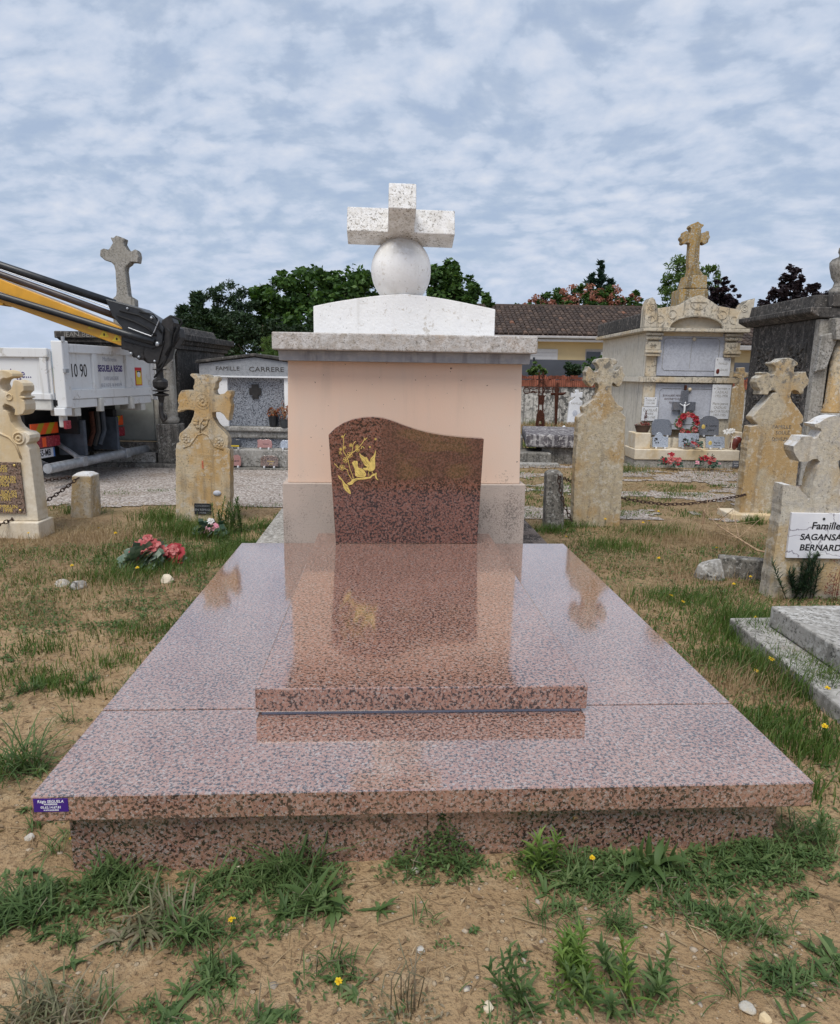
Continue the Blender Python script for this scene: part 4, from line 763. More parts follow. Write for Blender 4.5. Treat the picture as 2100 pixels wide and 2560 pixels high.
def carrere():
    Y = 10.75; x0 = -2.58
    t = thing('granite_family_tomb', 'low grey family tomb with speckled granite door behind the left stele', 'tomb', (x0, Y, 0)); cm = M['concrete']
    MB().prism([(-.86, 1.40), (-.86, 1.575), (0, 1.685), (.86, 1.575), (.86, 1.40)], -.05, 1.8).build('pediment', rock('grey_washed_stone', (.31, .325, .35), (.36, .37, .395), (.26, .27, .29), 3, 24, [((.10, .10, .10), 70, .62, .6)], None, bump=.25, seed=43, top=((.035, .035, .033), .95)), t, .008)
    MB().prism([(-.90, 1.578), (0, 1.695), (.90, 1.578), (.90, 1.625), (0, 1.742), (-.90, 1.625)], -.09, 1.85).build('coping', M['stone_black'], t, .012)
    text('FAMILLE', .085, M['stone_black'], t, (-.42, -.052, 1.505), sx=1.2); text('CARRERE', .10, M['stone_black'], t, (.18, -.052, 1.50), sx=1.3)
    MB().box(-.88, .88, -.07, 1.8, 1.372, 1.3995).build('lintel_strip', M['white_marble'], t, .004)
    for s in (-1, 1): MB().box(min(s*.44, s*.82), max(s*.44, s*.82), -.03, 1.8, .62, 1.3715).build('pillar', M['limewash'], t, .006)
    d = MB().box(-.435, .475, .035, .08, .625, 1.371).build('door_panel', M['granite_grey'], t); e = [(-.05,-.12),(.05,-.12),(.05,-.06),(.095,-.06),(.095,.05),(.055,.05),(.055,.105),(-.055,.105),(-.055,.05),(-.095,.05),(-.095,-.06),(-.05,-.06)]
    MB().prism([(x-.02, z+1.17) for x, z in e], .012, .035).build('cross_emblem', M['black_metal'], d, .006)
    MB().box(-.86, .86, .081, 1.7, .05, 1.37).build('core', cm, t)
    MB().box(-.84, .84, -.10, .08, .545, .6195).build('sill', cm, t, .02); MB().box(-.82, .82, -.06, .08, .44, .5445).build('sill_moulding', cm, t, .02)
    MB().box(-.80, .80, -.02, .06, .285, .4395).build('granite_strip', M['granite_grey'], t)
    MB().box(-.86, .86, -.30, .02, .02, .2845).build('lower_tier', cm, t, .012); MB().box(-.92, .92, -.46, .05, -.08, .0195).build('base_slab', M['concrete_dark'], t, .012)
    P = lambda px, py, yy: at(px, py, yy)
    for nm, lb, px, zz, w, h, mt, sh, yy, tx in (('memorial_plaque', 'small dark plaque with yellow strip on grey tomb ledge', 588, .2855, .17, .15, 'granite_black', 'round', Y-.22, None), ('memorial_plaque', 'rose granite plaque standing on the grey tomb ledge', 661, .2855, .23, .16, 'granite_rose', 'wave', Y-.22, ['Souvenir']),
        ('memorial_plaque', 'pale grey plaque on grey tomb ledge next to peach monument', 716, .2855, .20, .15, 'granite_blue', 'round', Y-.22, None), ('memorial_plaque', 'rose plaque at foot of grey tomb, half behind left stele', 584, .02, .19, .20, 'granite_rose', 'wave', Y-.40, ['Regrets']), ('memorial_plaque', 'brown plaque with dark arch at foot of grey tomb', 671, .02, .27, .20, 'granite_brown', 'arch', Y-.40, ['A notre', 'ami'])):
        q = plaque(t, nm, lb, P(px, 1100, yy).x, yy, zz, w, h, M[mt], sh, 10, tx, 'gold' if mt == 'granite_brown' else 'black_print', 'plaques on the grey family tomb')
    q = P(588, 1110, Y-.23); MB().box(q.x-.06, q.x+.06, Y-.245, Y-.235, .325, .345).build('yellow_strip', M['yellow_sign'], None)
    o = bpy.data.objects[-1] if False else COL.objects['yellow_strip']; par = [c for c in COL.objects if c.name == 'memorial_plaque'][0]; o.parent = par; o.location = -par.location
    dead_pot('flower_pot', 'black pot of withered brown flowers on the granite tomb sill', P(683, 1050, Y-.03).x, Y-.03, .62, .075, .17, M['black_paint'], M['dead_brown'], 60, 1.2, .14); dead_pot('flower_pot', 'grey pot of withered orange flowers beside the black pot', P(707, 1050, Y-.06).x+.03, Y-.06, .62, .085, .13, M['plastic_grey'], M['dead_brown'], 90, 1.4, .28)
carrere()

# ---------------------------------------------------------------- posts and chains
def post(name, label, px0, px1, ptop, pbot, Y, mat, lean=0):
    a, b = at(px0, pbot, Y), at(px1, pbot, Y); w = b.x-a.x; zt = at(px0, ptop, Y).z; xt = (at((px0+px1)/2, ptop, Y).x-(a.x+b.x)/2)
    t = thing(name, label, 'post', ((a.x+b.x)/2, Y, 0)); h = w/2; k = .84
    v = [(-h, 0, -.1), (h, 0, -.1), (h, w, -.1), (-h, w, -.1)]+[(xt+sx*h*k, h+sy*h*k, zt-.03) for sx, sy in ((-1,-1),(1,-1),(1,1),(-1,1))]+[(xt+sx*h*.5, h+sy*h*.5, zt) for sx, sy in ((-1,-1),(1,-1),(1,1),(-1,1))]
    f = [(0,1,5,4),(1,2,6,5),(2,3,7,6),(3,0,4,7),(4,5,9,8),(5,6,10,9),(6,7,11,10),(7,4,8,11),(8,9,10,11)]
    MB().add(v, f).build('shaft', mat, t, .010)
    return t
pl_ = post('chain_post', 'squat limestone chain post between scrolled stele and the truck', 172, 228, 1183, 1292, 6.72, M['lime_grey'])
pr_ = post('chain_post', 'dark concrete chain post just right of the monument', 1365, 1413, 1178, 1305, 6.62, M['concrete_dark'])
LINK = None
def chain(label, path, link=.058):
    global LINK
    P = [Vector(p) for p in path]; t = thing('chain', label, 'chain', tuple(P[0]), 0, 'rusty chains between the posts')
    if LINK is None:
        L, r = link*.36, link*.21; pts = [(L*math.cos(a)+(r*.6 if math.cos(a) > 0 else -r*.6), r*1.15*math.sin(a), 0) for a in np.linspace(0, 2*math.pi, 10, endpoint=False)]
        LINK = bpy.data.meshes.new('link'); mb = MB().tube(pts, link*.085, 5, True); LINK.from_pydata(mb.v, [], mb.f); LINK.materials.append(M['rust_chain'])
    seg = [(b-a).length for a, b in zip(P, P[1:])]; tot = sum(seg); n = int(tot/(link*.74)); 
    def pt(s):
        for a, b, l in zip(P, P[1:], seg):
            if s <= l: return a.lerp(b, s/l)
            s -= l
        return P[-1]
    for i in range(n):
        a, b = pt(tot*i/n), pt(tot*(i+1)/n); d = (b-a).normalized(); q = d.to_track_quat('X', 'Z'); o = bpy.data.objects.new('link', LINK); COL.objects.link(o); o.parent = t
        o.matrix_local = Matrix.Translation((a+b)/2-P[0]) @ q.to_matrix().to_4x4() @ Matrix.Rotation(R(90)*(i % 2)+.3, 4, 'X')
def sag(a, b, d, n=14): a, b = Vector(a), Vector(b); return [tuple(a.lerp(b, i/n)-Vector((0, 0, d*4*(i/n)*(1-i/n)))) for i in range(n+1)]
top = at(196, 1194, 6.73)
chain('rusty chain hanging from limestone post across the scrolled stele foot', sag(tuple(top), tuple(at(-150, 1352, 5.25)), .10, 18))
chain('rusty chain strung behind the scrolled stele from limestone post', sag((top.x-.09, top.y+.06, top.z), (top.x-2.0, top.y+.4, top.z+.02), .10))
top = at(1392, 1186, 6.60)
chain('rusty chain dropping from the dark post to the weathered stele foot', [tuple(at(x, y, 6.58)) for x, y in ((1395, 1186), (1398, 1205), (1402, 1232), (1409, 1258), (1418, 1280), (1430, 1303))])
chain('rusty chain swagged from the dark post behind weathered stele to the right', [tuple(at(x, y, yy)) for x, y, yy in ((1397, 1190, 6.6), (1432, 1205, 6.9), (1500, 1230, 6.98), (1550, 1244, 6.98), (1600, 1254, 6.98), (1660, 1261, 7.0), (1720, 1260, 7.02), (1780, 1252, 7.05), (1850, 1240, 7.1), (1880, 1232, 7.45))])
# ---------------------------------------------------------------- flowers
def petals(mb, c, r, n=3, up=(0,-.5,.8), k0=5):
    """layered cupped petals round a centre"""
    q = Vector(up).normalized().to_track_quat('Z', 'Y').to_matrix()
    for L in range(n):
        m = k0+2*L; rr = r*(.35+.65*L/max(1, n-1)); op = .35+.95*L/max(1, n-1)
        for i in range(m):
            a = 2*math.pi*(i+.5*L)/m+random.uniform(-.15, .15); d = Vector((math.cos(a), math.sin(a), 0)); s = Vector((-math.sin(a), math.cos(a), 0))*rr*random.uniform(.22, .36); op = max(.2, (.35+.95*L/max(1, n-1))*random.uniform(.7, 1.25))
            b = d*rr*.12; mid = d*rr*.65*math.sin(op)+Vector((0, 0, rr*.6*math.cos(op))); tip = d*rr*1.0*math.sin(min(1.5, op*1.15))+Vector((0, 0, rr*.75*math.cos(op*1.1)))
            P = [b-s*.3, b+s*.3, mid+s, tip+s*.55, tip-s*.55, mid-s]; k = len(mb.v); mb.v += [tuple(Vector(c)+q @ p) for p in P]; mb.f += [(k, k+1, k+2, k+5), (k+5, k+2, k+3, k+4)]
def leaves(mb, c, r, n, size, flat=.6):
    for i in range(n):
        d = Vector((random.gauss(0,1), random.gauss(0,1), abs(random.gauss(0,flat)))).normalized(); p = Vector(c)+d*r*random.uniform(.5, 1.05); s = d.orthogonal().normalized()*size*.45; t = (d+Vector((0,0,-.3))).normalized()*size
        k = len(mb.v); mb.v += [tuple(p), tuple(p+t*.5+s), tuple(p+t), tuple(p+t*.5-s)]; mb.f.append((k, k+1, k+2, k+3))
def bouquet(name, label, loc, heads, mat, leafr=.12, nleaf=60, lsize=.05, group=None, leafm='leaf_art', up=(0,-.6,.75), n=3):
    t = thing(name, label, 'flowers', loc, 0, group); mb = MB(); leaves(mb, (0, 0, leafr*.35), leafr, nleaf, lsize); tag(mb.build('foliage', M[leafm], t), kind='stuff')
    for h in heads:
        mb = MB(); petals(mb, h[:3], h[3], n, up); mb.build('bloom', M[h[4] if len(h) > 4 else mat], t)
    return t

# ---------------------------------------------------------------- the cream mausoleum on the right
z7, z8 = Z(1500, 520, .24194), Z(1520, 900, .23041)
def cream_mausoleum():
    Y = 12.0; x0 = 4.64
    t = thing('cream_mausoleum', 'cream limestone mausoleum with ochre cross and marble panels', 'mausoleum', (x0, Y, 0))
    A = lambda p, b=0: (at(*p, Y+b).x-x0, at(*p, Y+b).z); P7 = lambda x, y, b=0: A(z7(x, y), b); P8 = lambda x, y, b=0: A(z8(x, y), b)
    fm, sm = M['lime_front'], M['lime_side']; D = 3.0
    xl, xr = P7(500, 1330)[0], P7(1420, 1330)[0]; zc = P7(800, 1285)[1]
    zb0, zb1 = P7(800, 1805)[1], P7(800, 1745)[1]
    MB().box(xl+.005, xl+.12, .062, D, -.1, zc).build('side_wall', sm, t, .01); MB().box(xr-.12, xr-.005, .062, D, -.1, zc).build('side_wall', sm, t, .01); MB().box(xl+.121, xr-.121, .12, D-.05, -.1, zc).build('core', fm, t)
    # front: pilasters, string course, panels
    pw = .185
    for s in (0, 1):
        a0 = xl if s == 0 else xr-pw
        MB().box(a0, a0+pw, 0, .06, zb1+.0005, zc).build('pilaster', fm, t, .006); MB().box(a0-.01, a0+pw+.01, .0, .06, -.05, zb0-.0005).build('lower_pilaster', fm, t, .006)
        c0, c1 = a0-.03+.02*s, a0+pw+.01+.02*s
        for (ya, yb, pr) in ((1290, 1320, .10), (1325, 1362, .075), (1380, 1468, .05), (1470, 1498, .085), (1502, 1532, .065)):
            bx = MB().box(c0-pr*.3, c1+pr*.3, -pr, -.0005, P7(600, yb)[1], P7(600, ya)[1]).build('corbel', fm, t, .006)
        n = 6
        for i in range(n): MB().ball((c0+(c1-c0)*(i+.5)/n, -.075, P7(600, 1345)[1]), (.016, .012, .024), 8, 5).build('egg_ornament', fm, t, smooth=True)
        st = MB()
        for i in range(8): a = 2*math.pi*i/8; st.tube([((c0+c1)/2, -.052, P7(600, 1424)[1]), ((c0+c1)/2+.06*math.cos(a), -.052, P7(600, 1424)[1]+.045*math.sin(a))], .007, 4)
        tag(st.build('star_relief', fm, t), kind='stuff')
    MB().box(P7(-40, 1780)[0] if False else xl-.10, xr+.10, -.05, .055, zb0, zb1).build('string_course', fm, t, .010)
    MB().box(xl-.10, xl-.0005+.004, .056, D, zb0, zb1-.002).build('string_course', sm, t, .010)
    for (xa, ya, xb, yb, low) in ((690, 1290, 1180, 1737, 0), (615, 1815, 1130, 2480, 1)):
        zt = P7(900, ya)[1]; zb = max(P7(900, yb)[1], .58); a0, a1 = xl+pw+.006, xr-pw-.006
        pn = MB().box(a0, a1, .02, .05, zb, zt-.004).build('marble_panel', M['marble'], t, .003)
        i = .09; fr = MB().tube([(a0+i+.04, .0185, zb+i), (a1-i-.04, .0185, zb+i), (a1-i, .0185, zb+i+.04), (a1-i, .0185, zt-i-.04), (a1-i-.04, .0185, zt-i), (a0+i+.04, .0185, zt-i), (a0+i, .0185, zt-i-.04), (a0+i, .0185, zb+i+.04)], .004, 4, True).build('engraved_frame', M['stone_grey'], pn)
        if not low: MB().tube([((a0+a1)/2-.005, .0185, zb+i+.03), ((a0+a1)/2+.005, .0185, zt-i-.05)], .003, 4).build('engraved_line', M['stone_grey'], pn)
        MB().ball(((a0+a1)/2+.03, .0, zt-.10), (.034, .03, .034), 14, 8).build('knob', M['lime_clean'], pn, smooth=True)
        if low:
            for s, dz in (('JEAN-ALBERT MENVILLE', .21), ('ANTOINETTE PUJOS', .27), ('REGRETS', .33)): text(s, .05, M['rust'], pn, (a0+.34, .0188, zt-dz), sx=.72, ext=.0006)
    # entablature and gable with the segmental arch
    MB().box(xl-.14, xr+.14, -.16, D+.1, zc+.0005, zc+.065).build('cornice', fm, t, .014); z0 = zc+.0655; zt = P7(1020, 905)[1]
    cx = (xl+xr)/2+.005; aw = .46; ah = .20
    arch = [(cx+aw*math.cos(a), z0+ah*math.sin(a)) for a in np.linspace(0, math.pi, 15)]
    ped = [(xr+.02, z0), (xr+.02, z0+.30)]+[(cx+.34, z0+.37), (cx+.1, zt-.03), (cx, zt), (cx-.1, zt-.03), (cx-.34, z0+.37)]+[(xl-.02, z0+.30), (xl-.02, z0)]+arch[::-1]
    MB().prism(ped, -.10, .05).build('pediment', fm, t, .010)
    MB().tube([(p[0], -.10, p[1]) for p in arch], .018, 6).build('rope_moulding', fm, t)
    MB().box(cx-aw-.05, cx+aw+.05, .0, .045, zc-.06, z0+ah-.02).build('tympanum', M['lime_clean'], t)
    for s in (-1, 1):
        L = [(1, 0), (1, .30), (.96, .40), (.86, .47), (.74, .49), (.62, .45), (.52, .36), (.42, .22), (.40, 0)] if s < 0 else [(.40, 0), (.42, .16), (.50, .28), (.66, .40), (.84, .46), (1.14, .50), (1.08, 0)]
        ox = (xl+.26) if s < 0 else (xr-.26)
        MB().prism([(ox+s*a*.38, z0+.0005+b) for a, b in L], -.13, .12).build('acroterion', fm, t, .012)
        sc = MB(); ring(sc, ox+s*.27, z0+.33, -.131, .055, .008); ring(sc, ox+s*.27, z0+.33, -.131, .025, .007); ring(sc, ox+s*.28, z0+.13, -.131, .06, .007)
        ring(sc, cx+s*.42, z0+.22, -.101, .07, .008); ring(sc, cx+s*.62, z0+.14, -.101, .06, .007); tag(sc.build('scroll_relief', fm, t, smooth=True), kind='stuff')
    sc = MB(); sc.tube([(cx+.14*math.cos(a), -.101, z0+.42+.12*math.sin(a)) for a in np.linspace(math.pi, 2*math.pi, 10)], .009, 5); sc.tube([(cx-.14, -.101, z0+.42), (cx+.14, -.101, z0+.42)], .009, 5); tag(sc.build('shield_relief', fm, t), kind='stuff')
    MB().box(xl-.12, xl+.05, .121, D+.05, z0, z0+.25, ty=.01).build('parapet', M['stone_black'], t, .02); MB().box(xr-.05, xr+.12, .121, D+.05, z0, z0+.22).build('parapet', M['stone_black'], t, .02)
    MB().box(xl+.051, xr-.051, .10, D, z0, z0+.16).build('roof', M['stone_black'], t, .02)
    # cross on its two-step pedestal
    b = .10; q = lambda x, y: P7(x, y, b)
    s1, s2 = q(880, 840), q(1120, 840)
    MB().prism([(q(815, 960)[0], zt-.32), (q(830, 835)[0], q(830, 835)[1]), (q(1120, 835)[0], q(1120, 835)[1]), (q(1128, 960)[0], zt-.32)], b, b+.42).build('pedestal', M['lichen_ochre'], t, .02)
    MB().prism([(q(872, 834)[0], q(872, 832)[1]), (q(915, 690)[0], q(915, 690)[1]), (q(1120, 690)[0], q(1120, 690)[1]), (q(1116, 834)[0], q(1116, 832)[1])], b+.03, b+.36).build('pedestal', M['lichen_ochre'], t, .02)
    L = [(935,690),(950,620),(945,560),(960,350),(925,345),(895,362),(875,350),(880,322),(862,300),(868,280),(890,262),(895,232),(925,218),(945,232),(965,245),(972,200),(952,182),(965,155),(1005,140),(1045,122),(1080,150),(1100,145),(1105,165),(1080,190),(1075,245),(1110,235),(1140,220),(1160,225),(1160,262),(1173,285),(1155,310),(1150,340),(1120,360),(1095,355),(1085,340),(1065,345),(1055,560),(1065,630),(1105,680),(1108,690)]
    MB().prism([q(*p) for p in L], b+.12, b+.27).build('cross', M['lichen_ochre'], t, .014)
    # white plaques screwed to the pilasters
    for (f, xa, ya, xb, yb, rows) in ((P7, 1192, 1545, 1330, 1738, ['FAMILLE', 'CAZALAS']), (P8, 1130, 265, 1295, 640, ['Germain', 'CAZALAS', '1902-1974', '', 'Marie-Jeanne', 'CAZALAS', 'née CHATELAIN', '1907-1995']), (P8, 392, 402, 518, 505, ['CAZALAS', '1931-1998']), (P8, 365, 508, 528, 660, ['CHATELAIN', 'MARIE', '1882-1960'])):
        a, c = f(xa, ya), f(xb, yb); w, h = c[0]-a[0], a[1]-c[1]; yy = -.014 if f is P7 else -.062+.04
        pl = MB().box(a[0], c[0], yy-.012, yy, c[1], a[1]).build('name_plaque', M['white_marble'], t, .002)
        for i, s in enumerate(rows):
            if s: text(s, min(h/(len(rows)+1.2), w*.2), M['stone_grey'], pl, ((a[0]+c[0])/2, yy-.0128, a[1]-h*(i+1)/(len(rows)+1)), sx=.8, ext=.0005)
        for u in (.12, .88): MB().ball((a[0]+w*u, yy-.013, a[1]-h*.12), (.008, .006, .008), 8, 5).build('stud', M['black_metal'], pl, smooth=True)
        if f is P7: MB().ball((a[0]+w*.2, yy-.014, a[1]-h*.75), (.03, .008, .042), 12, 7).build('photo_medallion', M['terracotta'], pl, smooth=True)
    # kerbed flower bed in front
    yb = 11.32; e = lambda x, y, yy: (at(*z8(x, y), yy).x-x0, at(*z8(x, y), yy).z)
    bx0, bx1 = e(285, 1080, yb)[0], e(1490, 1080, yb)[0]; zt1 = e(600, 972, yb)[1]; zt0 = e(600, 1085, yb)[1]; Yb = yb-Y
    MB().box(bx0, bx1, Yb, Yb+.62, zt0, zt1).build('kerb_top', M['lime_clean'], t, .012); MB().box(bx0+.01, bx1-.01, Yb+.02, Yb+.60, -.1, zt0-.0005).build('kerb_base', M['concrete'], t, .010)
    yk = yb+.10
    for xa, xb, ya in ((288, 470, 795), (1335, 1488, 787)): a, c = e(xa, 960, yk), e(xb, ya, yk); MB().box(a[0], c[0], yk-Y, yk-Y+.42, zt1+.0005, c[1]).build('corner_block', M['lime_clean'], t, .012)
    a = e(675, 842, yb+.35); c = e(1320, 842, yb+.35); MB().box(a[0]-.5, c[0]+.1, yb+.36-Y, yb+.55-Y, zt1+.0006, a[1]).build('back_ledge', M['lime_front'], t, .01)
    sg = e(1358, 1095, yb); s2 = e(1455, 1168, yb); pl = MB().box(sg[0], s2[0], Yb-.004, Yb+.022, s2[1], sg[1]).build('maker_plate', M['granite_slate'], t, .002); text('MARBRERIE', .028, M['white_print'], pl, ((sg[0]+s2[0])/2, Yb-.0048, (sg[1]*.65+s2[1]*.35)), ext=.0004); text('SEGUELA', .028, M['white_print'], pl, ((sg[0]+s2[0])/2, Yb-.0048, (sg[1]*.3+s2[1]*.7)), ext=.0004)
    # things standing on the bed and the ledge
    top = zt1+.0008; w8 = lambda x, y, yy: at(*z8(x, y), yy)
    def stand(label, xa, ya, xb, yb_, yy, mat, shape, tilt=10, **kw):
        a, c = w8(xa, yb_, yy), w8(xb, ya, yy); return plaque(None, 'memorial_plaque', label, (a.x+c.x)/2, yy, max(a.z, top), c.x-a.x, c.z-max(a.z, top), M[mat], shape, tilt, group='plaques on the cream mausoleum bed', **kw)
    stand('dark grey plaque with leafy spray left of the rose wreath', 472, 640, 708, 832, yb+.42, 'granite_slate', 'round', motif=0, txt=None)
    stand('grey-mauve arched plaque with oval portrait right of the wreath', 990, 605, 1225, 832, yb+.42, 'granite_slate', 'arch', txt=['A notre', 'père'], oval=-.30)
    stand('white angel-headed plaque with dark bird, front left of bed', 482, 785, 668, 962, yb+.12, 'granite_blue', 'head', motif=-.25)
    stand('pale grey rectangular plaque with dark rose behind red flowers', 768, 796, 1000, 960, yb+.14, 'granite_blue', 'box', motif=-.18, txt=None)
    stand('blue-grey rectangular plaque with small gilt portrait, bed right', 1062, 832, 1280, 968, yb+.10, 'granite_blue', 'box', txt=['Regrets', 'éternels'], oval=-.28)
    for i, (xa, xb, ya, yb2, yy) in enumerate(((610, 688, 762, 778, yb+.40), (560, 640, 905, 925, yb+.08))): a, c = w8(xa, yb2, yy), w8(xb, ya, yy)
    p = w8(380, 795, yk+.15); dp = dead_pot('planter_bowl', 'brown bowl with upright dried red plant on bed corner block', p.x, yk+.2, w8(380, 790, yk).z, .135, .115, M['clay'], M['dead_red'], 40, .9, .05)
    mb = MB()
    for i in range(130): u = random.random(); a = random.uniform(0, 6.28); r = .05*(1-u)**.7*random.uniform(.4, 1); c = Vector((.04+r*math.cos(a), r*math.sin(a), .11+u*.23)); d = Vector((random.gauss(0,.3), random.gauss(0,.3), 1)).normalized()*.03; s = d.orthogonal().normalized()*.006; k = len(mb.v); mb.v += [tuple(c-s), tuple(c+s), tuple(c+d)]; mb.f.append((k, k+1, k+2))
    tag(mb.build('dried_plume', M['dead_red'], dp), kind='stuff')
    # wreath
    c = w8(855, 690, yb+.38); R0 = abs(w8(960, 690, yb+.38).x-c.x)*.92
    wr = thing('rose_wreath', 'round wreath of red roses and green leaves below the crucifix', 'wreath', (c.x, yb+.36, c.z))
    mb = MB()
    for i in range(26): a = 2*math.pi*i/26; leaves(mb, (R0*math.cos(a), 0, R0*math.sin(a)), .035, 9, .045, 1)
    tag(mb.build('foliage', leafmat('wreath_leaves', [(0, (.03, .06, .02)), (1, (.20, .24, .10))], .2, vs=12), wr), kind='stuff')
    for a, r, m in ((95, .055, 'petal_rose'), (128, .06, 'petal_red'), (35, .058, 'petal_red'), (5, .05, 'petal_red'), (-38, .06, 'petal_rose'), (-85, .045, 'petal_red'), (-125, .05, 'petal_rose'), (185, .058, 'petal_rose'), (65, .05, 'petal_red'), (160, .045, 'petal_red')): mb = MB(); petals(mb, (R0*math.cos(R(a)), -.04, R0*math.sin(R(a))), r, 3, (0, -1, .2)); mb.build('rose', M[m], wr)
    # crucifix hung on the lower panel
    c = w8(822, 500, Y-.03); cf = thing('crucifix', 'black granite crucifix with pale figure on the lower marble panel', 'crucifix', (c.x, Y-.03, c.z)); kx = abs(w8(945, 500, Y).x-w8(822, 500, Y).x); hh = kx*.30
    MB().prism([(-hh, -.26), (hh, -.26), (hh, -.075), (kx, -.075), (kx, .075), (hh, .075), (hh, .27), (-hh, .27), (-hh, .075), (-kx, .075), (-kx, -.075), (-hh, -.075)], -.02, .03).build('cross', M['granite_slate'], cf, .006)
    fig = MB(); fig.tube([(-.085, -.035, .045), (-.04, -.04, .015), (0, -.042, .01), (.04, -.04, .015), (.085, -.035, .045)], [.006, .009, .012, .009, .006], 6); fig.tube([(0, -.042, .035), (0, -.045, .0), (.003, -.045, -.06), (-.006, -.05, -.11), (.004, -.045, -.16), (.002, -.035, -.19)], [.012, .02, .017, .018, .011, .008], 8); fig.ball((.004, -.05, .055), (.014, .016, .02), 8, 6)
    tag(fig.build('figure', M['white_marble'], cf, smooth=True), kind=None)
    MB().box(-.015, .02, -.02, .02, .2705, .36).build('hook', M['rust'], cf, .004)
    # flowers
    def bq(label, x, y, yy, zz, heads, lr, nl, mat='petal_red'): p = w8(x, y, yy); bouquet('flower_arrangement', label, (p.x, yy, zz), heads, mat, lr, nl, .05, 'flower arrangements at the cream mausoleum')
    bq('small red flower spray in front of pale grey plaque', 925, 950, yb+.06, top, [(-.11, 0, .07, .05), (.03, -.02, .085, .05, 'petal_rose'), (.11, .0, .06, .045, 'petal_rose'), (.0, .03, .11, .04)], .14, 60)
    bq('left bunch of red roses on the ground before the bed', 670, 1180, yb-.22, 0, [(-.10, 0, .14, .06), (0, -.04, .16, .07, 'petal_rose'), (.12, 0, .15, .065, 'petal_rose'), (.02, .04, .23, .06), (-.04, -.08, .11, .05, 'petal_rose'), (.09, -.07, .10, .045)], .17, 110)
    bq('right bunch of red and pink roses on the ground before the bed', 1065, 1180, yb-.22, 0, [(-.02, 0, .19, .065), (.07, -.03, .17, .07, 'petal_rose'), (-.08, .02, .17, .05), (-.16, -.02, .11, .045, 'petal_pink'), (.19, -.03, .10, .03, 'petal_pink'), (.02, -.07, .12, .04)], .17, 110)
    p = w8(1345, 960, yb+.14); vs_ = thing('flower_vase', 'tilted dark red vase with white flowers at right of bed', 'vase', (p.x, yb+.14, top)); X = Matrix.Rotation(R(-14), 4, 'Y')
    X = Matrix.Rotation(R(20), 4, 'Y')
    MB().lathe([(.03, 0), (.05, .02), (.075, .10), (.085, .17), (.07, .22), (.055, .235), (.04, .2)], 16, M=X).build('vase', M['terracotta'], vs_, smooth=True); mb = MB()
    for i in range(5): petals(mb, (-.10+.045*i-.03, -.02, .30+.03*(i % 3)-.02*i), .055, 2, (-.3, -.8, .5))
    tag(mb.build('white_flowers', M['petal_white'], vs_), kind='stuff')
cream_mausoleum()

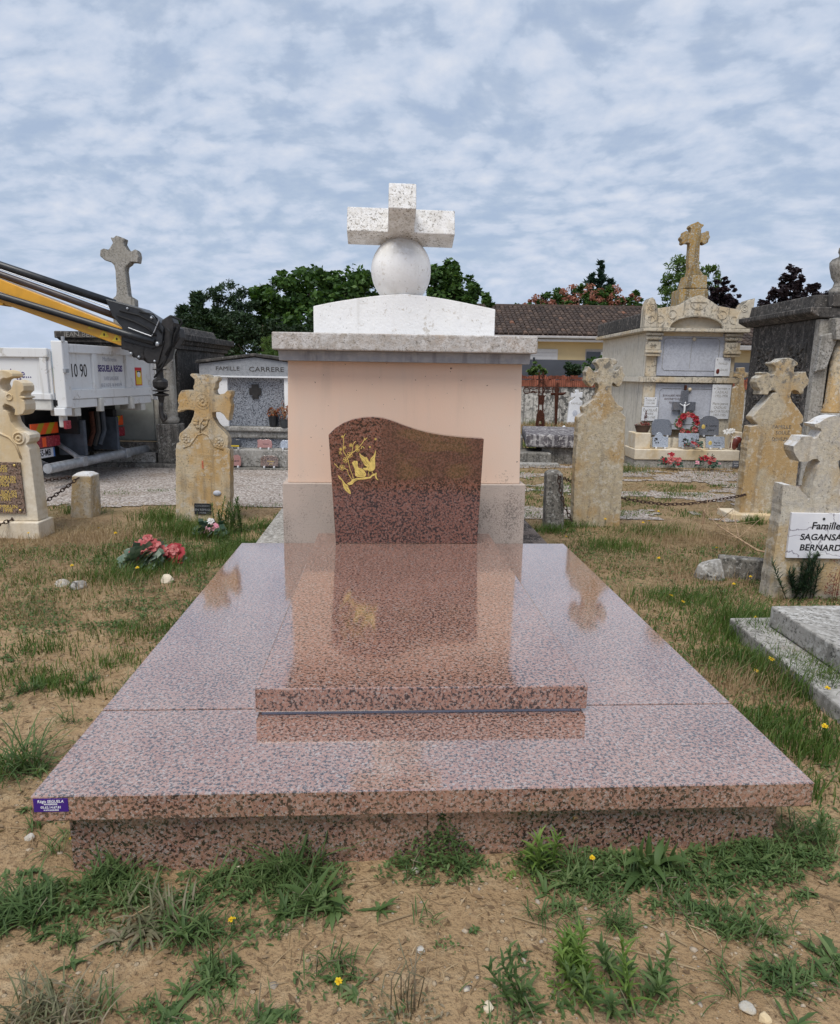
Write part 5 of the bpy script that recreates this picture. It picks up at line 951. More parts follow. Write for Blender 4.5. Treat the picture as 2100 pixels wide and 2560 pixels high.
# ---------------------------------------------------------------- black mausoleum at the right edge
def black_mausoleum():
    xs, yf, yk = 5.37, 9.62, 11.45; t = thing('black_mausoleum', 'black-crusted carved mausoleum with urn and columns at right edge', 'mausoleum', (xs, yf, 0)); bm = M['stone_black']; D = yk-yf
    MB().box(0, 2.1, 0, D, -.1, 2.29).build('wall', bm, t, .015)
    MB().box(-.06, 2.2, -.08, D+.06, -.1, .42).build('base', bm, t, .02)
    MB().prism([(-.05, 2.2905), (-.19, 2.36), (-.19, 2.43), (2.3, 2.43), (2.3, 2.2905)], -.16, D+.14).build('cornice', bm, t, .015); MB().box(-.09, 2.2, -.05, D, 2.4305, 2.60, t=.02).build('attic', bm, t, .015)
    # carved foliage panels on the side wall
    for y0, y1, z0, z1 in ((.16, .66, .55, 1.98), (1.05, 1.55, .55, 1.95)):
        MB().box(-.018, -.0005, y0, y1, z0, z1).build('panel', bm, t, .006); mb = MB()
        for i in range(230):
            y, z = random.uniform(y0+.03, y1-.03), random.uniform(z0+.03, z1-.03); a = random.uniform(0, 3.14); d = Vector((0, math.cos(a), math.sin(a)))*random.uniform(.03, .06); s = Vector((0, -math.sin(a), math.cos(a)))*.016; p = Vector((-.02, y, z)); k = len(mb.v)
            mb.v += [tuple(p-d), tuple(p+s), tuple(p+d), tuple(p-s), tuple(p+Vector((-.028, 0, 0)))]; mb.f += [(k, k+1, k+4), (k+1, k+2, k+4), (k+2, k+3, k+4), (k+3, k, k+4)]
        tag(mb.build('carved_foliage', M['stone_black'], t), kind='stuff')
    m = MB(); m.tube([(-.05, .50, 1.22), (-.05, .49, 1.30), (-.05, .50, 1.42), (-.05, .5, 1.46)], [.05, .055, .045, .02], 8); m.ball((-.05, .5, 1.50), (.04, .035, .05), 10, 7); m.build('relief_figure', M['stone_grey'], t, smooth=True)
    # front corner: pilaster, engaged column, urn
    MB().box(-.02, .16, -.12, -.0005, .0, 2.28).build('corner_pilaster', M['stone_grey'], t, .012)
    MB().lathe([(.13, 1.03), (.13, 1.06), (.105, 1.10), (.115, 1.13), (.095, 1.16), (.085, 1.9), (.082, 2.0)], 20, (.27, -.14, 0)).build('column', M['lime_ochre'], t, smooth=True)
    MB().box(.12, .42, -.30, -.001, .95, 1.0295).build('column_plinth', M['concrete'], t, .01); MB().box(.14, .40, -.28, -.002, -.05, .9495).build('pedestal', M['concrete'], t, .012)
    MB().prism([(.13, 2.0), (.10, 2.16), (.08, 2.285), (.46, 2.285), (.44, 2.16), (.41, 2.0)], -.29, -.002).build('capital', M['stone_grey'], t, .015)
    MB().prism([(-.04, 1.58), (-.02, 2.06), (.14, 2.10), (.20, 2.02), (.10, 1.62)], -.20, -.121).build('stone_drape', M['concrete'], t, .015)
    u = MB().lathe([(.12, 2.60), (.13, 2.66), (.09, 2.70), (.075, 2.76), (.12, 2.83), (.155, 2.96), (.16, 3.02), (.13, 3.06), (.06, 3.09), (.055, 3.11), (.075, 3.15), (.07, 3.2), (.03, 3.23), (.0005, 3.235)], 20, (.24, -.02, 0)).build('urn', M['stone_grey'], t, smooth=True); MB().box(.08, .40, -.18, .14, 2.4308, 2.5995).build('urn_base', M['stone_black'], t, .015)
    for z0, z1 in ((.42, 1.02), (1.03, 1.42), (1.44, 2.05)): MB().box(.46, 1.6, -.03, -.001, z0, z1).build('marble_panel', M['marble'], t, .004)
black_mausoleum()

# ---------------------------------------------------------------- right foreground grave
def right_graves():
    # flat concrete grave in front of the plaque stele
    a = gnd(1927, 1514, .22); t = thing('concrete_grave', 'flat lichened concrete grave slab on grey kerb at right edge', 'grave', (a.x, a.y, 0), R(3))
    L = 2.1; fr = Fr(a.x, a.y, R(3)); d = fr.zp(2100, 1622, .22)
    MB().slab([(0, 0), (1.1, .02), (1.1+d[0]/d[1]*-L if False else 1.1, -L), (d[0]/d[1]*-L if d[1] else 0, -L)], .10, .22).build('slab', M['concrete'], t, .010)
    e = fr.zp(1823, 1550, .08); g = fr.zp(2100, 1775, .08); sl = (g[0]-e[0])/(g[1]-e[1])
    MB().slab([(e[0], e[1]), (1.3, e[1]+.05), (1.3, -L-.1), (e[0]+sl*(-L-.1-e[1]), -L-.1)], -.06, .095).build('kerb', M['concrete'], t, .010)
    # broken kerb with a rough stone end
    p = gnd(1775, 1432); q = gnd(1945, 1448); t = thing('broken_kerb', 'short grey concrete kerb beside the plaque stele', 'kerb', (p.x, p.y, 0)); dx, dy = q.x-p.x, q.y-p.y; ln = math.hypot(dx, dy); X = Matrix.Rotation(math.atan2(dy, dx), 4, 'Z')
    MB().box(.05, ln, -.04, .06, -.05, at(1820, 1388, p.y).z, M=X).build('kerb', M['concrete_dark'], t, .012)
    p = gnd(1775, 1440); rock_thing('rough kerb stone lying at the end of broken kerb', p.x, p.y, (.115, .12, .16), M['concrete'], 5, .02)
def rock_mesh(r, seed, sub=3):
    rg = random.Random(seed); n, m = 14, 9; mb = MB().ball((0, 0, 0), 1.0, n, m); ph = [(Vector((rg.gauss(0,1), rg.gauss(0,1), rg.gauss(0,1))).normalized(), rg.uniform(.62, .95)) for _ in range(12)]
    v = []
    for p in mb.v:
        q = Vector(p)
        for d, k in ph:
            s = q.dot(d)
            if s > k: q -= d*(s-k)*.85
        q *= 1+rg.uniform(-.03, .03); v.append((q.x*r[0], q.y*r[1], q.z*r[2]))
    mb.v = v; return mb
def rock_thing(label, x, y, r, mat, seed, z=0, group='loose stones by the graves'):
    o = rock_mesh(r, seed).build('rock', mat, None, smooth=False); o.location = (x, y, z+float(gh(x, y))); o.rotation_euler = (0, 0, seed); tag(o, label, 'stone', group); return o
right_graves()
p = gnd(417, 1450); rock_thing('smooth cream stone beside the red faded flowers', p.x, p.y, (.055, .05, .045), M['lime_clean'], 3, .01)
p = gnd(195, 1462); rock_thing('grey lichened stone in the grass at left', p.x, p.y, (.055, .06, .05), M['concrete'], 8, .015)
p = gnd(155, 1455); rock_thing('ochre stone touching the grey lichened stone', p.x, p.y, (.06, .05, .035), M['lime_ochre2'], 12, .01)

# ---------------------------------------------------------------- middle distance on the right
def mid_right():
    # old black-topped tomb with an iron cross
    f = gnd(1360, 1107, .36); t = thing('old_slab_tomb', 'old tomb with black lichened lid behind the right stele', 'tomb', (f.x, f.y, 0), R(-6))
    MB().box(-.30, 1.05, 0, 1.9, .28, .50).build('lid', rock('black_lichened_lid', (.10, .09, .10), (.17, .155, .165), (.05, .045, .05), 3, 18, [((.5, .48, .47), 16, .60, .8)], ((.42, .40, .40), .7, .56), bump=.5, seed=51), t, .03); MB().box(-.02, .98, .12, 1.8, -.1, .2795).build('tomb_wall', M['concrete_dark'], t, .015); MB().box(-.62, -.34, .35, 2.0, -.1, .42).build('side_kerb', M['concrete_dark'], t, .02)
    # openwork iron cross at its head
    Yc = 15.4; zc = Z(1290, 880, .14180); o = at(*zc(430, 1310), Yc); t = thing('iron_cross', 'tall rusty openwork iron cross behind the old tomb', 'cross', (o.x, Yc, 0)); Q = lambda x, y: (at(*zc(x, y), Yc).x-o.x, 0, at(*zc(x, y), Yc).z)
    rm = M['rust']; tb = lambda L, r=.02, nm='bar': MB().tube([Q(*p) for p in L], r*.75, 6).build(nm, rm, t)
    zb = Q(430, 1310)
    for dx in (-35, 35): tb([(445+dx, 350), (440+dx, 600), (435+dx, 1000), (430+dx, 1080)], .022)
    for yy in (620, 655, 690, 720): tb([(150, yy), (440, yy), (700, yy)], .012)
    for cx, cy, r in ((185, 680, 55), (452, 670, 52), (690, 675, 55), (470, 420, 30), (465, 520, 30)):
        tb([(cx+r*math.cos(a), cy+r*math.sin(a)) for a in np.linspace(0, 2*math.pi, 13)], .014, 'ring')
    for L in ([(385, 760), (410, 800), (420, 900)], [(520, 760), (495, 800), (485, 900)], [(370, 600), (410, 560), (430, 480)], [(535, 600), (495, 560), (480, 480)], [(240, 640), (300, 660), (380, 640)], [(240, 720), (300, 700), (380, 720)], [(530, 640), (600, 660), (650, 640)]): tb(L, .016, 'scroll')
    MB().prism([Q(*p)[::2] for p in ((412, 760), (498, 760), (488, 930), (412, 930))], -.015, .015).build('plate', rm, t); MB().prism([Q(*p)[::2] for p in ((345, 1310), (365, 1100), (385, 1060), (430, 1010), (480, 1060), (500, 1100), (505, 1310), (460, 1310), (445, 1220), (405, 1220), (395, 1310))], -.03, .03).build('base_plate', rm, t, .006); tb([(380, 1060), (365, 1030), (400, 1010)], .014, 'scroll'); tb([(485, 1060), (500, 1030), (470, 1010)], .014, 'scroll')
    MB().box(-.03, .03, -.03, .03, -.1, zb[2]+.05).build('stake', rm, t)
    Yc = 19.8; o = at(*zc(712, 1150), Yc); t = thing('small_iron_cross', 'small plain rusty iron cross leaning near the white wall', 'cross', (o.x, Yc, 0)); Q = lambda x, y: (at(*zc(x, y), Yc).x-o.x, 0, at(*zc(x, y), Yc).z)
    MB().tube([(Q(712, 1150)[0], 0, -.1), Q(708, 1000), Q(715, 760), Q(735, 545)], [.03, .05, .06, .03], 6).build('upright', rm, t); MB().tube([Q(615, 740), Q(825, 738), Q(885, 715)], [.045, .045, .02], 6).build('crossbar', rm, t); q = Q(722, 665); MB().ball(q, (.07, .03, .11), 10, 7).build('medallion', rm, t, smooth=True)
    # white leaning stele with slab
    Yc = 16.2; o = at(*zc(1010, 1230), Yc); t = thing('white_stele', 'small white marble stele with flared cross near the old tomb', 'gravestone', (o.x, Yc, 0)); Q = lambda x, y: (at(*zc(x, y), Yc).x-o.x, at(*zc(x, y), Yc).z)
    L = [(905,1235),(945,890),(960,880),(1010,835),(1052,795),(1040,790),(975,805),(980,715),(1030,735),(1060,735),(1050,690),(1060,665),(1105,668),(1110,720),(1180,710),(1165,810),(1110,800),(1115,810),(1140,850),(1172,870),(1160,1235)]
    MB().prism([Q(*p) for p in L], 0, .10).build('stone', M['white_marble'], t, .008); q = Q(1065, 910); text('FAMILLE', .07, M['stone_grey'], t, (q[0], -.001, q[1]), ext=.0006); q = Q(1040, 1080); MB().ball((q[0], 0, q[1]), (.06, .01, .08), 10, 6).build('carved_flower', M['marble'], t)
    MB().box(Q(720, 1235)[0], Q(1250, 1235)[0], -1.6, .16, -.1, .22).build('slab', M['marble'], t, .015); q = Q(805, 1210); MB().ball((q[0], -.3, .27), (.05, .05, .07), 8, 6).build('ornament', M['white_marble'], t)
    # low black-and-grey kerb stone by the monument and a white notice
    f = gnd(1330, 1162); t = thing('kerb_stone', 'low dark grey grave kerb close to the monument wall', 'kerb', (f.x, f.y, 0)); MB().box(-.55, .32, 0, .8, -.1, .20).build('stone', M['concrete_dark'], t, .02); MB().box(-.6, .42, -.22, -.001, -.1, .045).build('step', M['concrete'], t, .012)
    f = gnd(1426, 1146); t = thing('notice_board', 'small white folded notice on a stake beside weathered stele', 'notice', (f.x, f.y, 0)); MB().tube([(0, 0, -.1), (.02, 0, .22)], .022, 6).build('stake', M['lime_clean'], t); MB().prism([(-.10, .14), (.0, .19), (.0, .38), (-.10, .34)], -.03, -.02).build('sheet', M['white_print'], t); MB().prism([(.002, .19), (.12, .17), (.12, .33), (.002, .36)], -.025, -.015).build('sheet', M['white_print'], t)
    f = gnd(1432, 1272); t = thing('white_marker', 'narrow white plastic marker tucked behind weathered stele', 'marker', (f.x, f.y, 0)); MB().box(-.02, .03, 0, .01, -.05, at(1432, 1234, f.y).z).build('strip', M['white_print'], t, .002)
    # far small stele between the two mausoleums
    Yc = 14.2; o = at(*z7(1440, 2000), Yc); Q = lambda x, y: (at(*z7(x, y), Yc).x-o.x, at(*z7(x, y), Yc).z); t = thing('small_stele', 'small stained stele with cross between cream and black mausoleums', 'gravestone', (o.x, Yc, 0))
    L = [(1300,2250),(1360,1930),(1385,1860),(1420,1840),(1425,1750),(1375,1745),(1380,1690),(1430,1700),(1435,1650),(1500,1645),(1505,1700),(1548,1700),(1545,1745),(1490,1755),(1490,1830),(1500,1880),(1480,2250)]
    pts = [Q(*p) for p in L]; pts[0] = (pts[0][0], -.05); pts[-1] = (pts[-1][0], -.05); MB().prism(pts, 0, .14).build('stone', M['lime_ochre2'], t, .012)
    mb = MB()
    for i in range(260): a = random.uniform(0, 6.28); d = Vector((math.cos(a)*.6, math.sin(a)*.6, random.uniform(.3, 1.3))).normalized(); p = Vector((random.gauss(0,.08), random.gauss(0,.08), .02)); s = d.orthogonal().normalized()*.012; L_ = random.uniform(.2, .5); k = len(mb.v); mb.v += [tuple(p-s), tuple(p+s), tuple(p+d*L_)]; mb.f.append((k, k+1, k+2))
    b = thing('dry_bush', 'dry yellow bush at the foot of the small stained stele', 'bush', (o.x-.1, Yc-.35, 0)); tag(mb.build('twigs', M['straw'], b), kind='stuff')
    # boundary wall with brick coping
    Yw = 21.0; wall = thing('boundary_wall', 'old white plastered boundary wall with red brick coping', 'wall', (2.2, Yw, 0)); MB().box(-3.5, 12.5, 0, .35, -.1, 1.14).build('plaster', M['white_wall'], wall, .02); mb = MB(); x = -3.5; k = 0
    while x < 12.5:
        w = random.uniform(.045, .06); h = random.uniform(.18, .22); mb.box(x, x+w, -.05+random.uniform(0,.012), .40, 1.1405, 1.14+h); mb.box(x, x+w, .06+random.uniform(0,.05), .34, 1.3605, 1.3605+random.uniform(.06, .13)); x += w+.012; k += 1
    tag(mb.build('brick_coping', M['brick'], wall), kind='stuff'); MB().box(-3.5, 12.5, .0, .33, 1.141, 1.30).build('mortar', plain('lime_mortar', (.36, .26, .20), .95, .1), wall)
    # anthracite fence and a wooden one behind the wall
    t = thing('panel_fence', 'dark grey panel fence above the brick-topped wall', 'fence', (2.5, 23.0, 0))
    for i in range(4): x = -1.2+i*2.42; MB().box(x, x+2.34, 0, .04, .05, 1.98).build('panel', M['fence'], t); MB().box(x-.07, x-.005, -.02, .06, 0, 2.02+.03*(i % 2)).build('post', M['black_paint'], t)
    a = at(1815, 940, 23.0); t = thing('wooden_fence', 'weathered brown board fence between the two mausoleums', 'fence', (a.x, 23.0, 0))
    for i in range(14): MB().box(i*.13, i*.13+.12, random.uniform(0, .015), .03, .05, 1.95+random.uniform(-.02, .02)).build('board', M['fence_wood'], t)
mid_right()

# ---------------------------------------------------------------- house behind the wall
def house():
    Yh = 33.0; xa, xb = 3.0, 16.6; t = thing('yellow_house', 'pale yellow bungalow with mossy brown tiled roof behind the wall', 'house', (xa, Yh, 0)); W = xb-xa
    MB().box(0, W, .55, 9.5, 0, 3.18).build('wall', M['house_wall'], t)
    ze, zr, dp = 3.34, 5.02, 4.6; zl = lambda y: ze+(zr-ze)*(y)/dp
    MB().add([(-.3, 0, ze-.12), (W+.3, 0, ze-.12), (W+.3, dp, zr-.12), (-.3, dp, zr-.12), (-.3, 0, ze-.04), (W+.3, 0, ze-.04), (W+.3, dp, zr-.04), (-.3, dp, zr-.04)], [(0,3,2,1),(4,5,6,7),(0,1,5,4),(2,3,7,6),(0,4,7,3),(1,2,6,5)]).build('roof_deck', M['fence_wood'], t)
    MB().add([(-.3, dp+.01, zr-.05), (W+.3, dp+.01, zr-.05), (W+.3, 10, ze-.3), (-.3, 10, ze-.3)], [(0,1,2,3)]).build('rear_roof', M['tile'], t)
    MB().box(-.3, W+.3, -.13, -.01, ze-.17, ze-.05).build('gutter', M['gutter'], t, .03); MB().box(-.3, W+.3, .0, .55, ze-.30, ze-.2).build('soffit', M['shutter'], t)
    # canal tiles: half-round, each row lapping the one below
    me = bpy.data.meshes.new('tile'); n = 5; w = .112; ln = .46; sl = math.atan2(zr-ze, dp); v = []; f = []
    for j, (yy, rr, zz) in enumerate(((0, w, .03), (ln, w*.84, 0))):
        for i in range(n+1): a = math.pi*i/n; v.append((rr*math.cos(a), yy*math.cos(sl), yy*math.sin(sl)+rr*.62*math.sin(a)+zz))
    for i in range(n): f.append((i, i+1, n+2+i, n+1+i))
    f.append(tuple(range(n, -1, -1))); me.from_pydata(v, [], f); me.materials.append(M['tile'])
    stuff = MB(); cnt = 0; rows = 12; step = dp/rows; rg = random.Random(3)
    vis0, vis1 = at(1236, 800, Yh).x-xa, at(1622, 800, Yh).x-xa
    x = .0; i = 0
    while x < W+.2:
        for r_ in range(rows):
            y = r_*step; zz = zl(y)+.0; ox, oz = rg.uniform(-.012, .012), rg.uniform(-.008, .008)
            if vis0-.2 < x < vis1 and r_ < 9 and cnt < 298:
                o = bpy.data.objects.new('tile', me); COL.objects.link(o); o.parent = t; o.location = (x+ox, y, zz+oz); o.rotation_euler = (0, 0, rg.uniform(-.02, .02)); cnt += 1
            else: stuff.add([(p[0]+x+ox, p[1]+y, p[2]+zz+oz) for p in v], f)
        x += .232
    tag(stuff.build('roof_tiles', M['tile'], t), kind='stuff')
    MB().tube([(-.3, dp, zr+.02), (W+.3, dp, zr+.02)], .11, 8).build('ridge', M['tile'], t)
    P = lambda px, py: (at(px, py, Yh+.54).x-xa, at(px, py, Yh+.54).z)
    a, b = P(1325, 872), P(1392, 925); s = MB().box(a[0]-.5, b[0]-.06, .50, .545, b[1], a[1]-.04).build('shutter', M['shutter'], t); fr = MB().box(a[0]-.5, b[0], .52, .549, b[1], a[1]).build('window_frame', M['shutter'], t)
    for i in range(6): MB().box(a[0]-.49, b[0]-.07, .494, .4995, b[1]+.05+i*.15, b[1]+.06+i*.15).build('slat_line', M['gutter'], s)
    a, b = P(1464, 873), P(1509, 930); w_ = MB().box(a[0], b[0], .52, .549, b[1], a[1]).build('window_frame', M['gutter'], t); MB().box(a[0]+.05, b[0]-.22, .49, .519, b[1], a[1]-.12).build('pane', M['glass'], w_); MB().box(b[0]-.2, b[0]-.03, .49, .519, b[1], a[1]-.12).build('pane', M['shutter'], w_)
    # lower wing seen between the two mausoleums
    Yg = 30.0; x0 = at(1835, 840, Yg).x; t2 = thing('house_wing', 'low tiled wing of the yellow house right of the cream mausoleum', 'house', (x0-1.2, Yg, 0)); z1 = at(1860, 863, Yg).z
    MB().box(0, 5, .4, 5, 0, z1-.1).build('wall', M['house_wall'], t2); MB().box(-.2, 5.2, -.12, 0, z1-.22, z1-.02).build('gutter', M['gutter'], t2, .03); st = MB(); x = 0
    while x < 5:
        for r_ in range(10): st.add([(p[0]+x, p[1]+r_*step, p[2]+z1+(zl(r_*step)-ze)) for p in v], f)
        x += .232
    tag(st.build('roof_tiles', M['tile'], t2), kind='stuff'); MB().add([(-.2, 0, z1-.03), (5.2, 0, z1-.03), (5.2, 4, z1-.03+4*math.tan(sl)), (-.2, 4, z1-.03+4*math.tan(sl))], [(0,1,2,3)]).build('roof_deck', M['fence_wood'], t2)
house()
# ---------------------------------------------------------------- trees and shrubs
def leafcloud(C, Rr, n, size, sub=.34, seed=0, droop=0.0, slim=.5, shell=.55):
    """leaf-sized quads in clumps through the crown's ellipsoids; returns verts, faces"""
    g = np.random.default_rng(seed); P = []
    vol = np.array([r[0]*r[1]*r[2] for r in Rr])**(2/3); vol = vol/vol.sum()
    for c, r, w in zip(C, Rr, vol):
        m = max(6, int(n*w/45)); d = g.normal(size=(m, 3)); d /= np.linalg.norm(d, axis=1)[:, None]; rad = shell+(1.04-shell)*g.random(m)**.6
        cc = np.array(c)+d*rad[:, None]*np.array(r); k = int(n*w/m)+1
        s = sub*min(r)*g.uniform(.55, 1.15, m)
        q = g.normal(size=(m, k, 3)); q /= np.linalg.norm(q, axis=2)[..., None]; q *= (g.random((m, k, 1))**.45)*s[:, None, None]; q[..., 2] *= .75
        P.append((cc[:, None, :]+q).reshape(-1, 3))
    P = np.concatenate(P); N = len(P); a = g.normal(size=(N, 3)); a[:, 2] = a[:, 2]*.6-droop; a /= np.linalg.norm(a, axis=1)[:, None]; b = np.cross(a, g.normal(size=(N, 3))); b /= np.linalg.norm(b, axis=1)[:, None]
    s = (size*g.uniform(.6, 1.35, N))[:, None]
    V = np.stack([P-a*s*.5, P+b*s*slim*.5, P+a*s*.5, P-b*s*slim*.5], 1).reshape(-1, 3); return V, np.arange(N*4).reshape(-1, 4)
def tree(name, label, Y, boxes, n, size, mat, seed, trunk=.16, group='trees behind the cemetery', cat='tree', droop=0, slim=.55, sub=.34, depth=1.0, flowers=None, shell=.55):
    """boxes: crown lobes as photo rectangles (x0,y0,x1,y1) standing at distance Y"""
    C, Rr = [], []; rg = random.Random(seed)
    for x0, y0, x1, y1 in boxes:
        a, b = at(x0, y1, Y), at(x1, y0, Y); dy = rg.uniform(-.25, .25)*(b.x-a.x)*depth; C.append(((a.x+b.x)/2, Y+dy, (a.z+b.z)/2)); Rr.append(((b.x-a.x)/2, (b.x-a.x)/2*depth, (b.z-a.z)/2))
    cx = sum(c[0] for c in C)/len(C); t = thing(name, label, cat, (cx, Y, 0), 0, group)
    V, Fq = leafcloud([(c[0]-cx, c[1]-Y, c[2]) for c in C], Rr, n, size, sub, seed, droop, slim, shell); npmesh('crown', V, Fq, mat, t)
    if flowers:
        V, Fq = leafcloud([(c[0]-cx, c[1]-Y, c[2]+r[2]*.25) for c, r in zip(C, Rr)], [(r[0]*1.02, r[1]*1.02, r[2]*.9) for r in Rr], flowers, size*.62, .42, seed+5, 0, .8, .72); tag(npmesh('blossom', V, Fq, M['silk_flower'], t), kind='stuff')
    top = max(c[2] for c in C); mb = MB(); mb.tube([(0, 0, -.2), (.05, 0, top*.35), (-.05, .05, top*.7), (0, 0, top)], [trunk*1.3, trunk, trunk*.7, trunk*.3], 8)
    for c, r in zip(C, Rr): p = Vector((c[0]-cx, c[1]-Y, c[2])); mb.tube([(0, 0, top*.4), tuple(p*.5+Vector((0, 0, top*.2))), tuple(p)], [trunk*.6, trunk*.4, trunk*.12], 6)
    mb.build('trunk', M['bark'], t, smooth=True); return t
def conifer(name, label, Y, px, ptop, pbot, halfw, n, size, mat, seed, spires=((0, 1.0),)):
    """tiers of drooping sprays round one or more leaders"""
    o = at(px, pbot, Y); t = thing(name, label, 'tree', (o.x, Y, 0), 0, 'trees behind the cemetery'); g = np.random.default_rng(seed); zt, zb = at(px, ptop, Y).z, max(.2, at(px, pbot, Y).z); hw = halfw/1700*Y; Vs = []
    for sx, k in spires:
        m = int(n*k/len(spires)/14); u = g.random(m)**.8; zz = zb+(zt-zb)*k*u; rr = hw*(1-u)**.8*(.75+.35*np.sin(u*37+seed))/max(1, len(spires)*.6); a = g.random(m)*6.283
        for j in range(14):
            f = (j+.6)/14; r = rr*f+.03; P = np.stack([sx*hw+r*np.cos(a), r*np.sin(a), zz+r*.22-.25*r*f+g.normal(0, .03, m)*1.2], 1); P[:, :2] += g.normal(0, .05, (m, 2))
            d = np.stack([np.cos(a)*.8, np.sin(a)*.8, .45+g.normal(0, .35, m)], 1)+g.normal(0, .35, (m, 3)); d /= np.linalg.norm(d, axis=1)[:, None]; b = np.cross(d, g.normal(size=(m, 3))); b /= np.linalg.norm(b, axis=1)[:, None]; s = (size*g.uniform(.6, 1.4, m))[:, None]
            Vs.append(np.stack([P-d*s*.5, P+b*s*.16, P+d*s*.6, P-b*s*.16], 1).reshape(-1, 3))
    V = np.concatenate(Vs); npmesh('crown', V, np.arange(len(V)).reshape(-1, 4), mat, t); mb = MB()
    for sx, k in spires: mb.tube([(sx*hw*.3, 0, -.2), (sx*hw, 0, zb+(zt-zb)*k*.5), (sx*hw, 0, zb+(zt-zb)*k)], [.16, .08, .015], 6)
    mb.build('trunk', M['bark'], t); return t
def trees():
    tree('broadleaf_tree', 'large green broadleaf tree left of the white globe', 26, [(640, 690, 770, 800), (720, 668, 850, 790), (800, 672, 930, 790), (690, 740, 900, 870), (622, 715, 700, 850), (860, 690, 965, 830), (640, 800, 780, 900)], 15000, .21, M['leaf_tree'], 1, slim=.6, sub=.42)
    tree('broadleaf_tree', 'green tree rising just right of the white globe', 28, [(1060, 660, 1130, 770), (1090, 648, 1165, 740), (1130, 690, 1205, 790), (1170, 725, 1232, 800), (1040, 720, 1180, 850)], 8000, .20, M['leaf_tree'], 2, slim=.55, sub=.4)
    conifer('conifer_tree', 'dark feathery conifer at the left end of hedge', 24, 470, 735, 905, 60, 5200, .26, M['leaf_conifer'], 3, ((-.1, .8), (.5, 1.0), (1.2, .75)))
    tree('dark_tree', 'dark rounded evergreen between conifer and big tree', 25, [(495, 722, 560, 850), (535, 708, 610, 840), (580, 722, 645, 850), (500, 780, 640, 900)], 8500, .15, M['leaf_conifer'], 4, slim=.35, sub=.42, droop=-.6)
    tree('clipped_hedge', 'tall dark clipped hedge behind the grey family tomb', 22.5, [(430, 800, 560, 925), (520, 785, 660, 925), (620, 800, 760, 925), (720, 800, 860, 925), (820, 800, 960, 925), (450, 770, 540, 850)], 17000, .12, M['leaf_hedge'], 5, .06, None, 'hedge', sub=.5, depth=.5, shell=.7)
    tree('feathery_shrub', 'pale feathery shrub growing behind the grey tomb gable', 15.5, [(650, 840, 705, 900), (670, 828, 715, 890), (640, 870, 720, 940)], 2600, .15, M['leaf_pale'], 6, .03, None, 'shrub', slim=.14, droop=-1.2)
    tree('silk_tree', 'spreading silk tree with pink blossom over the tiled roof', 41, [(1290, 748, 1365, 790), (1330, 728, 1430, 790), (1390, 715, 1490, 785), (1460, 722, 1560, 790), (1530, 740, 1612, 790), (1350, 750, 1560, 800)], 6500, .22, M['leaf_tree'], 7, .12, sub=.40, flowers=5200, depth=.6)
    conifer('conifer_tree', 'blue-green cedar tip above the silk tree', 45, 1494, 655, 800, 62, 3000, .42, M['leaf_blue'], 8, ((0, 1.0), (-.35, .8), (.4, .72)))
    tree('roof_side_tree', 'small leafy tree beside the cream mausoleum scroll', 43, [(1560, 728, 1612, 775), (1585, 735, 1625, 800)], 900, .24, M['leaf_tree'], 9, .08)
    tree('pale_tree', 'pale green willow-like tree behind the ochre cross', 37, [(1640, 690, 1720, 800), (1655, 645, 1740, 760), (1690, 648, 1770, 740), (1740, 665, 1800, 760), (1640, 740, 1790, 860)], 9000, .24, M['leaf_pale'], 10, .14, slim=.28, droop=-.7, sub=.42)
    tree('plum_tree', 'dark purple plum tree right of the ochre cross', 35, [(1770, 690, 1825, 770), (1800, 700, 1850, 790), (1760, 730, 1850, 810)], 4200, .19, M['leaf_purple'], 11, .1)
    tree('plum_tree', 'dark purple plum tree above the black mausoleum', 27, [(1925, 690, 2000, 760), (1950, 668, 2010, 740), (1895, 740, 1985, 800), (1970, 710, 2045, 790), (1880, 770, 2000, 840), (2030, 720, 2110, 800)], 8500, .17, M['leaf_purple'], 12, .12, sub=.36)
    for i, (lb, Y, bx, m) in enumerate((('ivy clump on the fence near the monument', 21.9, [(1330, 900, 1350, 935), (1320, 918, 1365, 940)], 'leaf_pale'), ('grey-green shrub against the dark fence', 21.9, [(1405, 905, 1450, 940)], 'leaf_hedge'), ('leafy shrub below the dark window', 21.8, [(1465, 895, 1525, 940), (1490, 885, 1535, 930)], 'leaf_tree'))): tree('wall_shrub', lb, Y, bx, 900, .10, M[m], 20+i, .03, 'shrubs on the boundary wall', 'shrub', sub=.5)
trees()
# ---------------------------------------------------------------- grass, weeds, stones
def blades(P, h, w, lean, az, tw=None):
    n = len(P); d = np.stack([np.cos(az), np.sin(az), np.zeros(n)], 1); s = np.stack([-np.sin(az+.6), np.cos(az+.6), np.zeros(n)], 1)*(w/2)[:, None]
    up = np.zeros((n, 3)); up[:, 2] = 1; m = P+d*(lean*.33)[:, None]+up*(h*.62)[:, None]; t = P+d*lean[:, None]+up*h[:, None]
    V = np.stack([P-s, P+s, m-s*.8, m+s*.8, t], 1).reshape(-1, 3); k = (np.arange(n)*5)[:, None, None]; Fq = (np.array([[0, 1, 3], [0, 3, 2], [2, 3, 4]])[None]+k).reshape(-1, 3); return V, Fq
def gz(P): return np.concatenate([P, gh(P[:, 0], P[:, 1])[:, None]], 1)
def blocked(x, y):
    a, b = toT(x, y); m = (a > .07) & (a < 2.29) & (b > .045) & (b < 4.78)
    m |= (a > .02) & (a < 2.34) & (b > 3.0) & (b < 4.77)
    for X0, X1, Y0, Y1 in ((2.15, 4.2, 1.7, 3.75), (3.35, 5.75, 11.3, 16), (-5.6, -3.6, 10.3, 13.5), (-3.5, -1.6, 10.25, 12.8)): m |= (x > X0) & (x < X1) & (y > Y0) & (y < Y1)
    return m
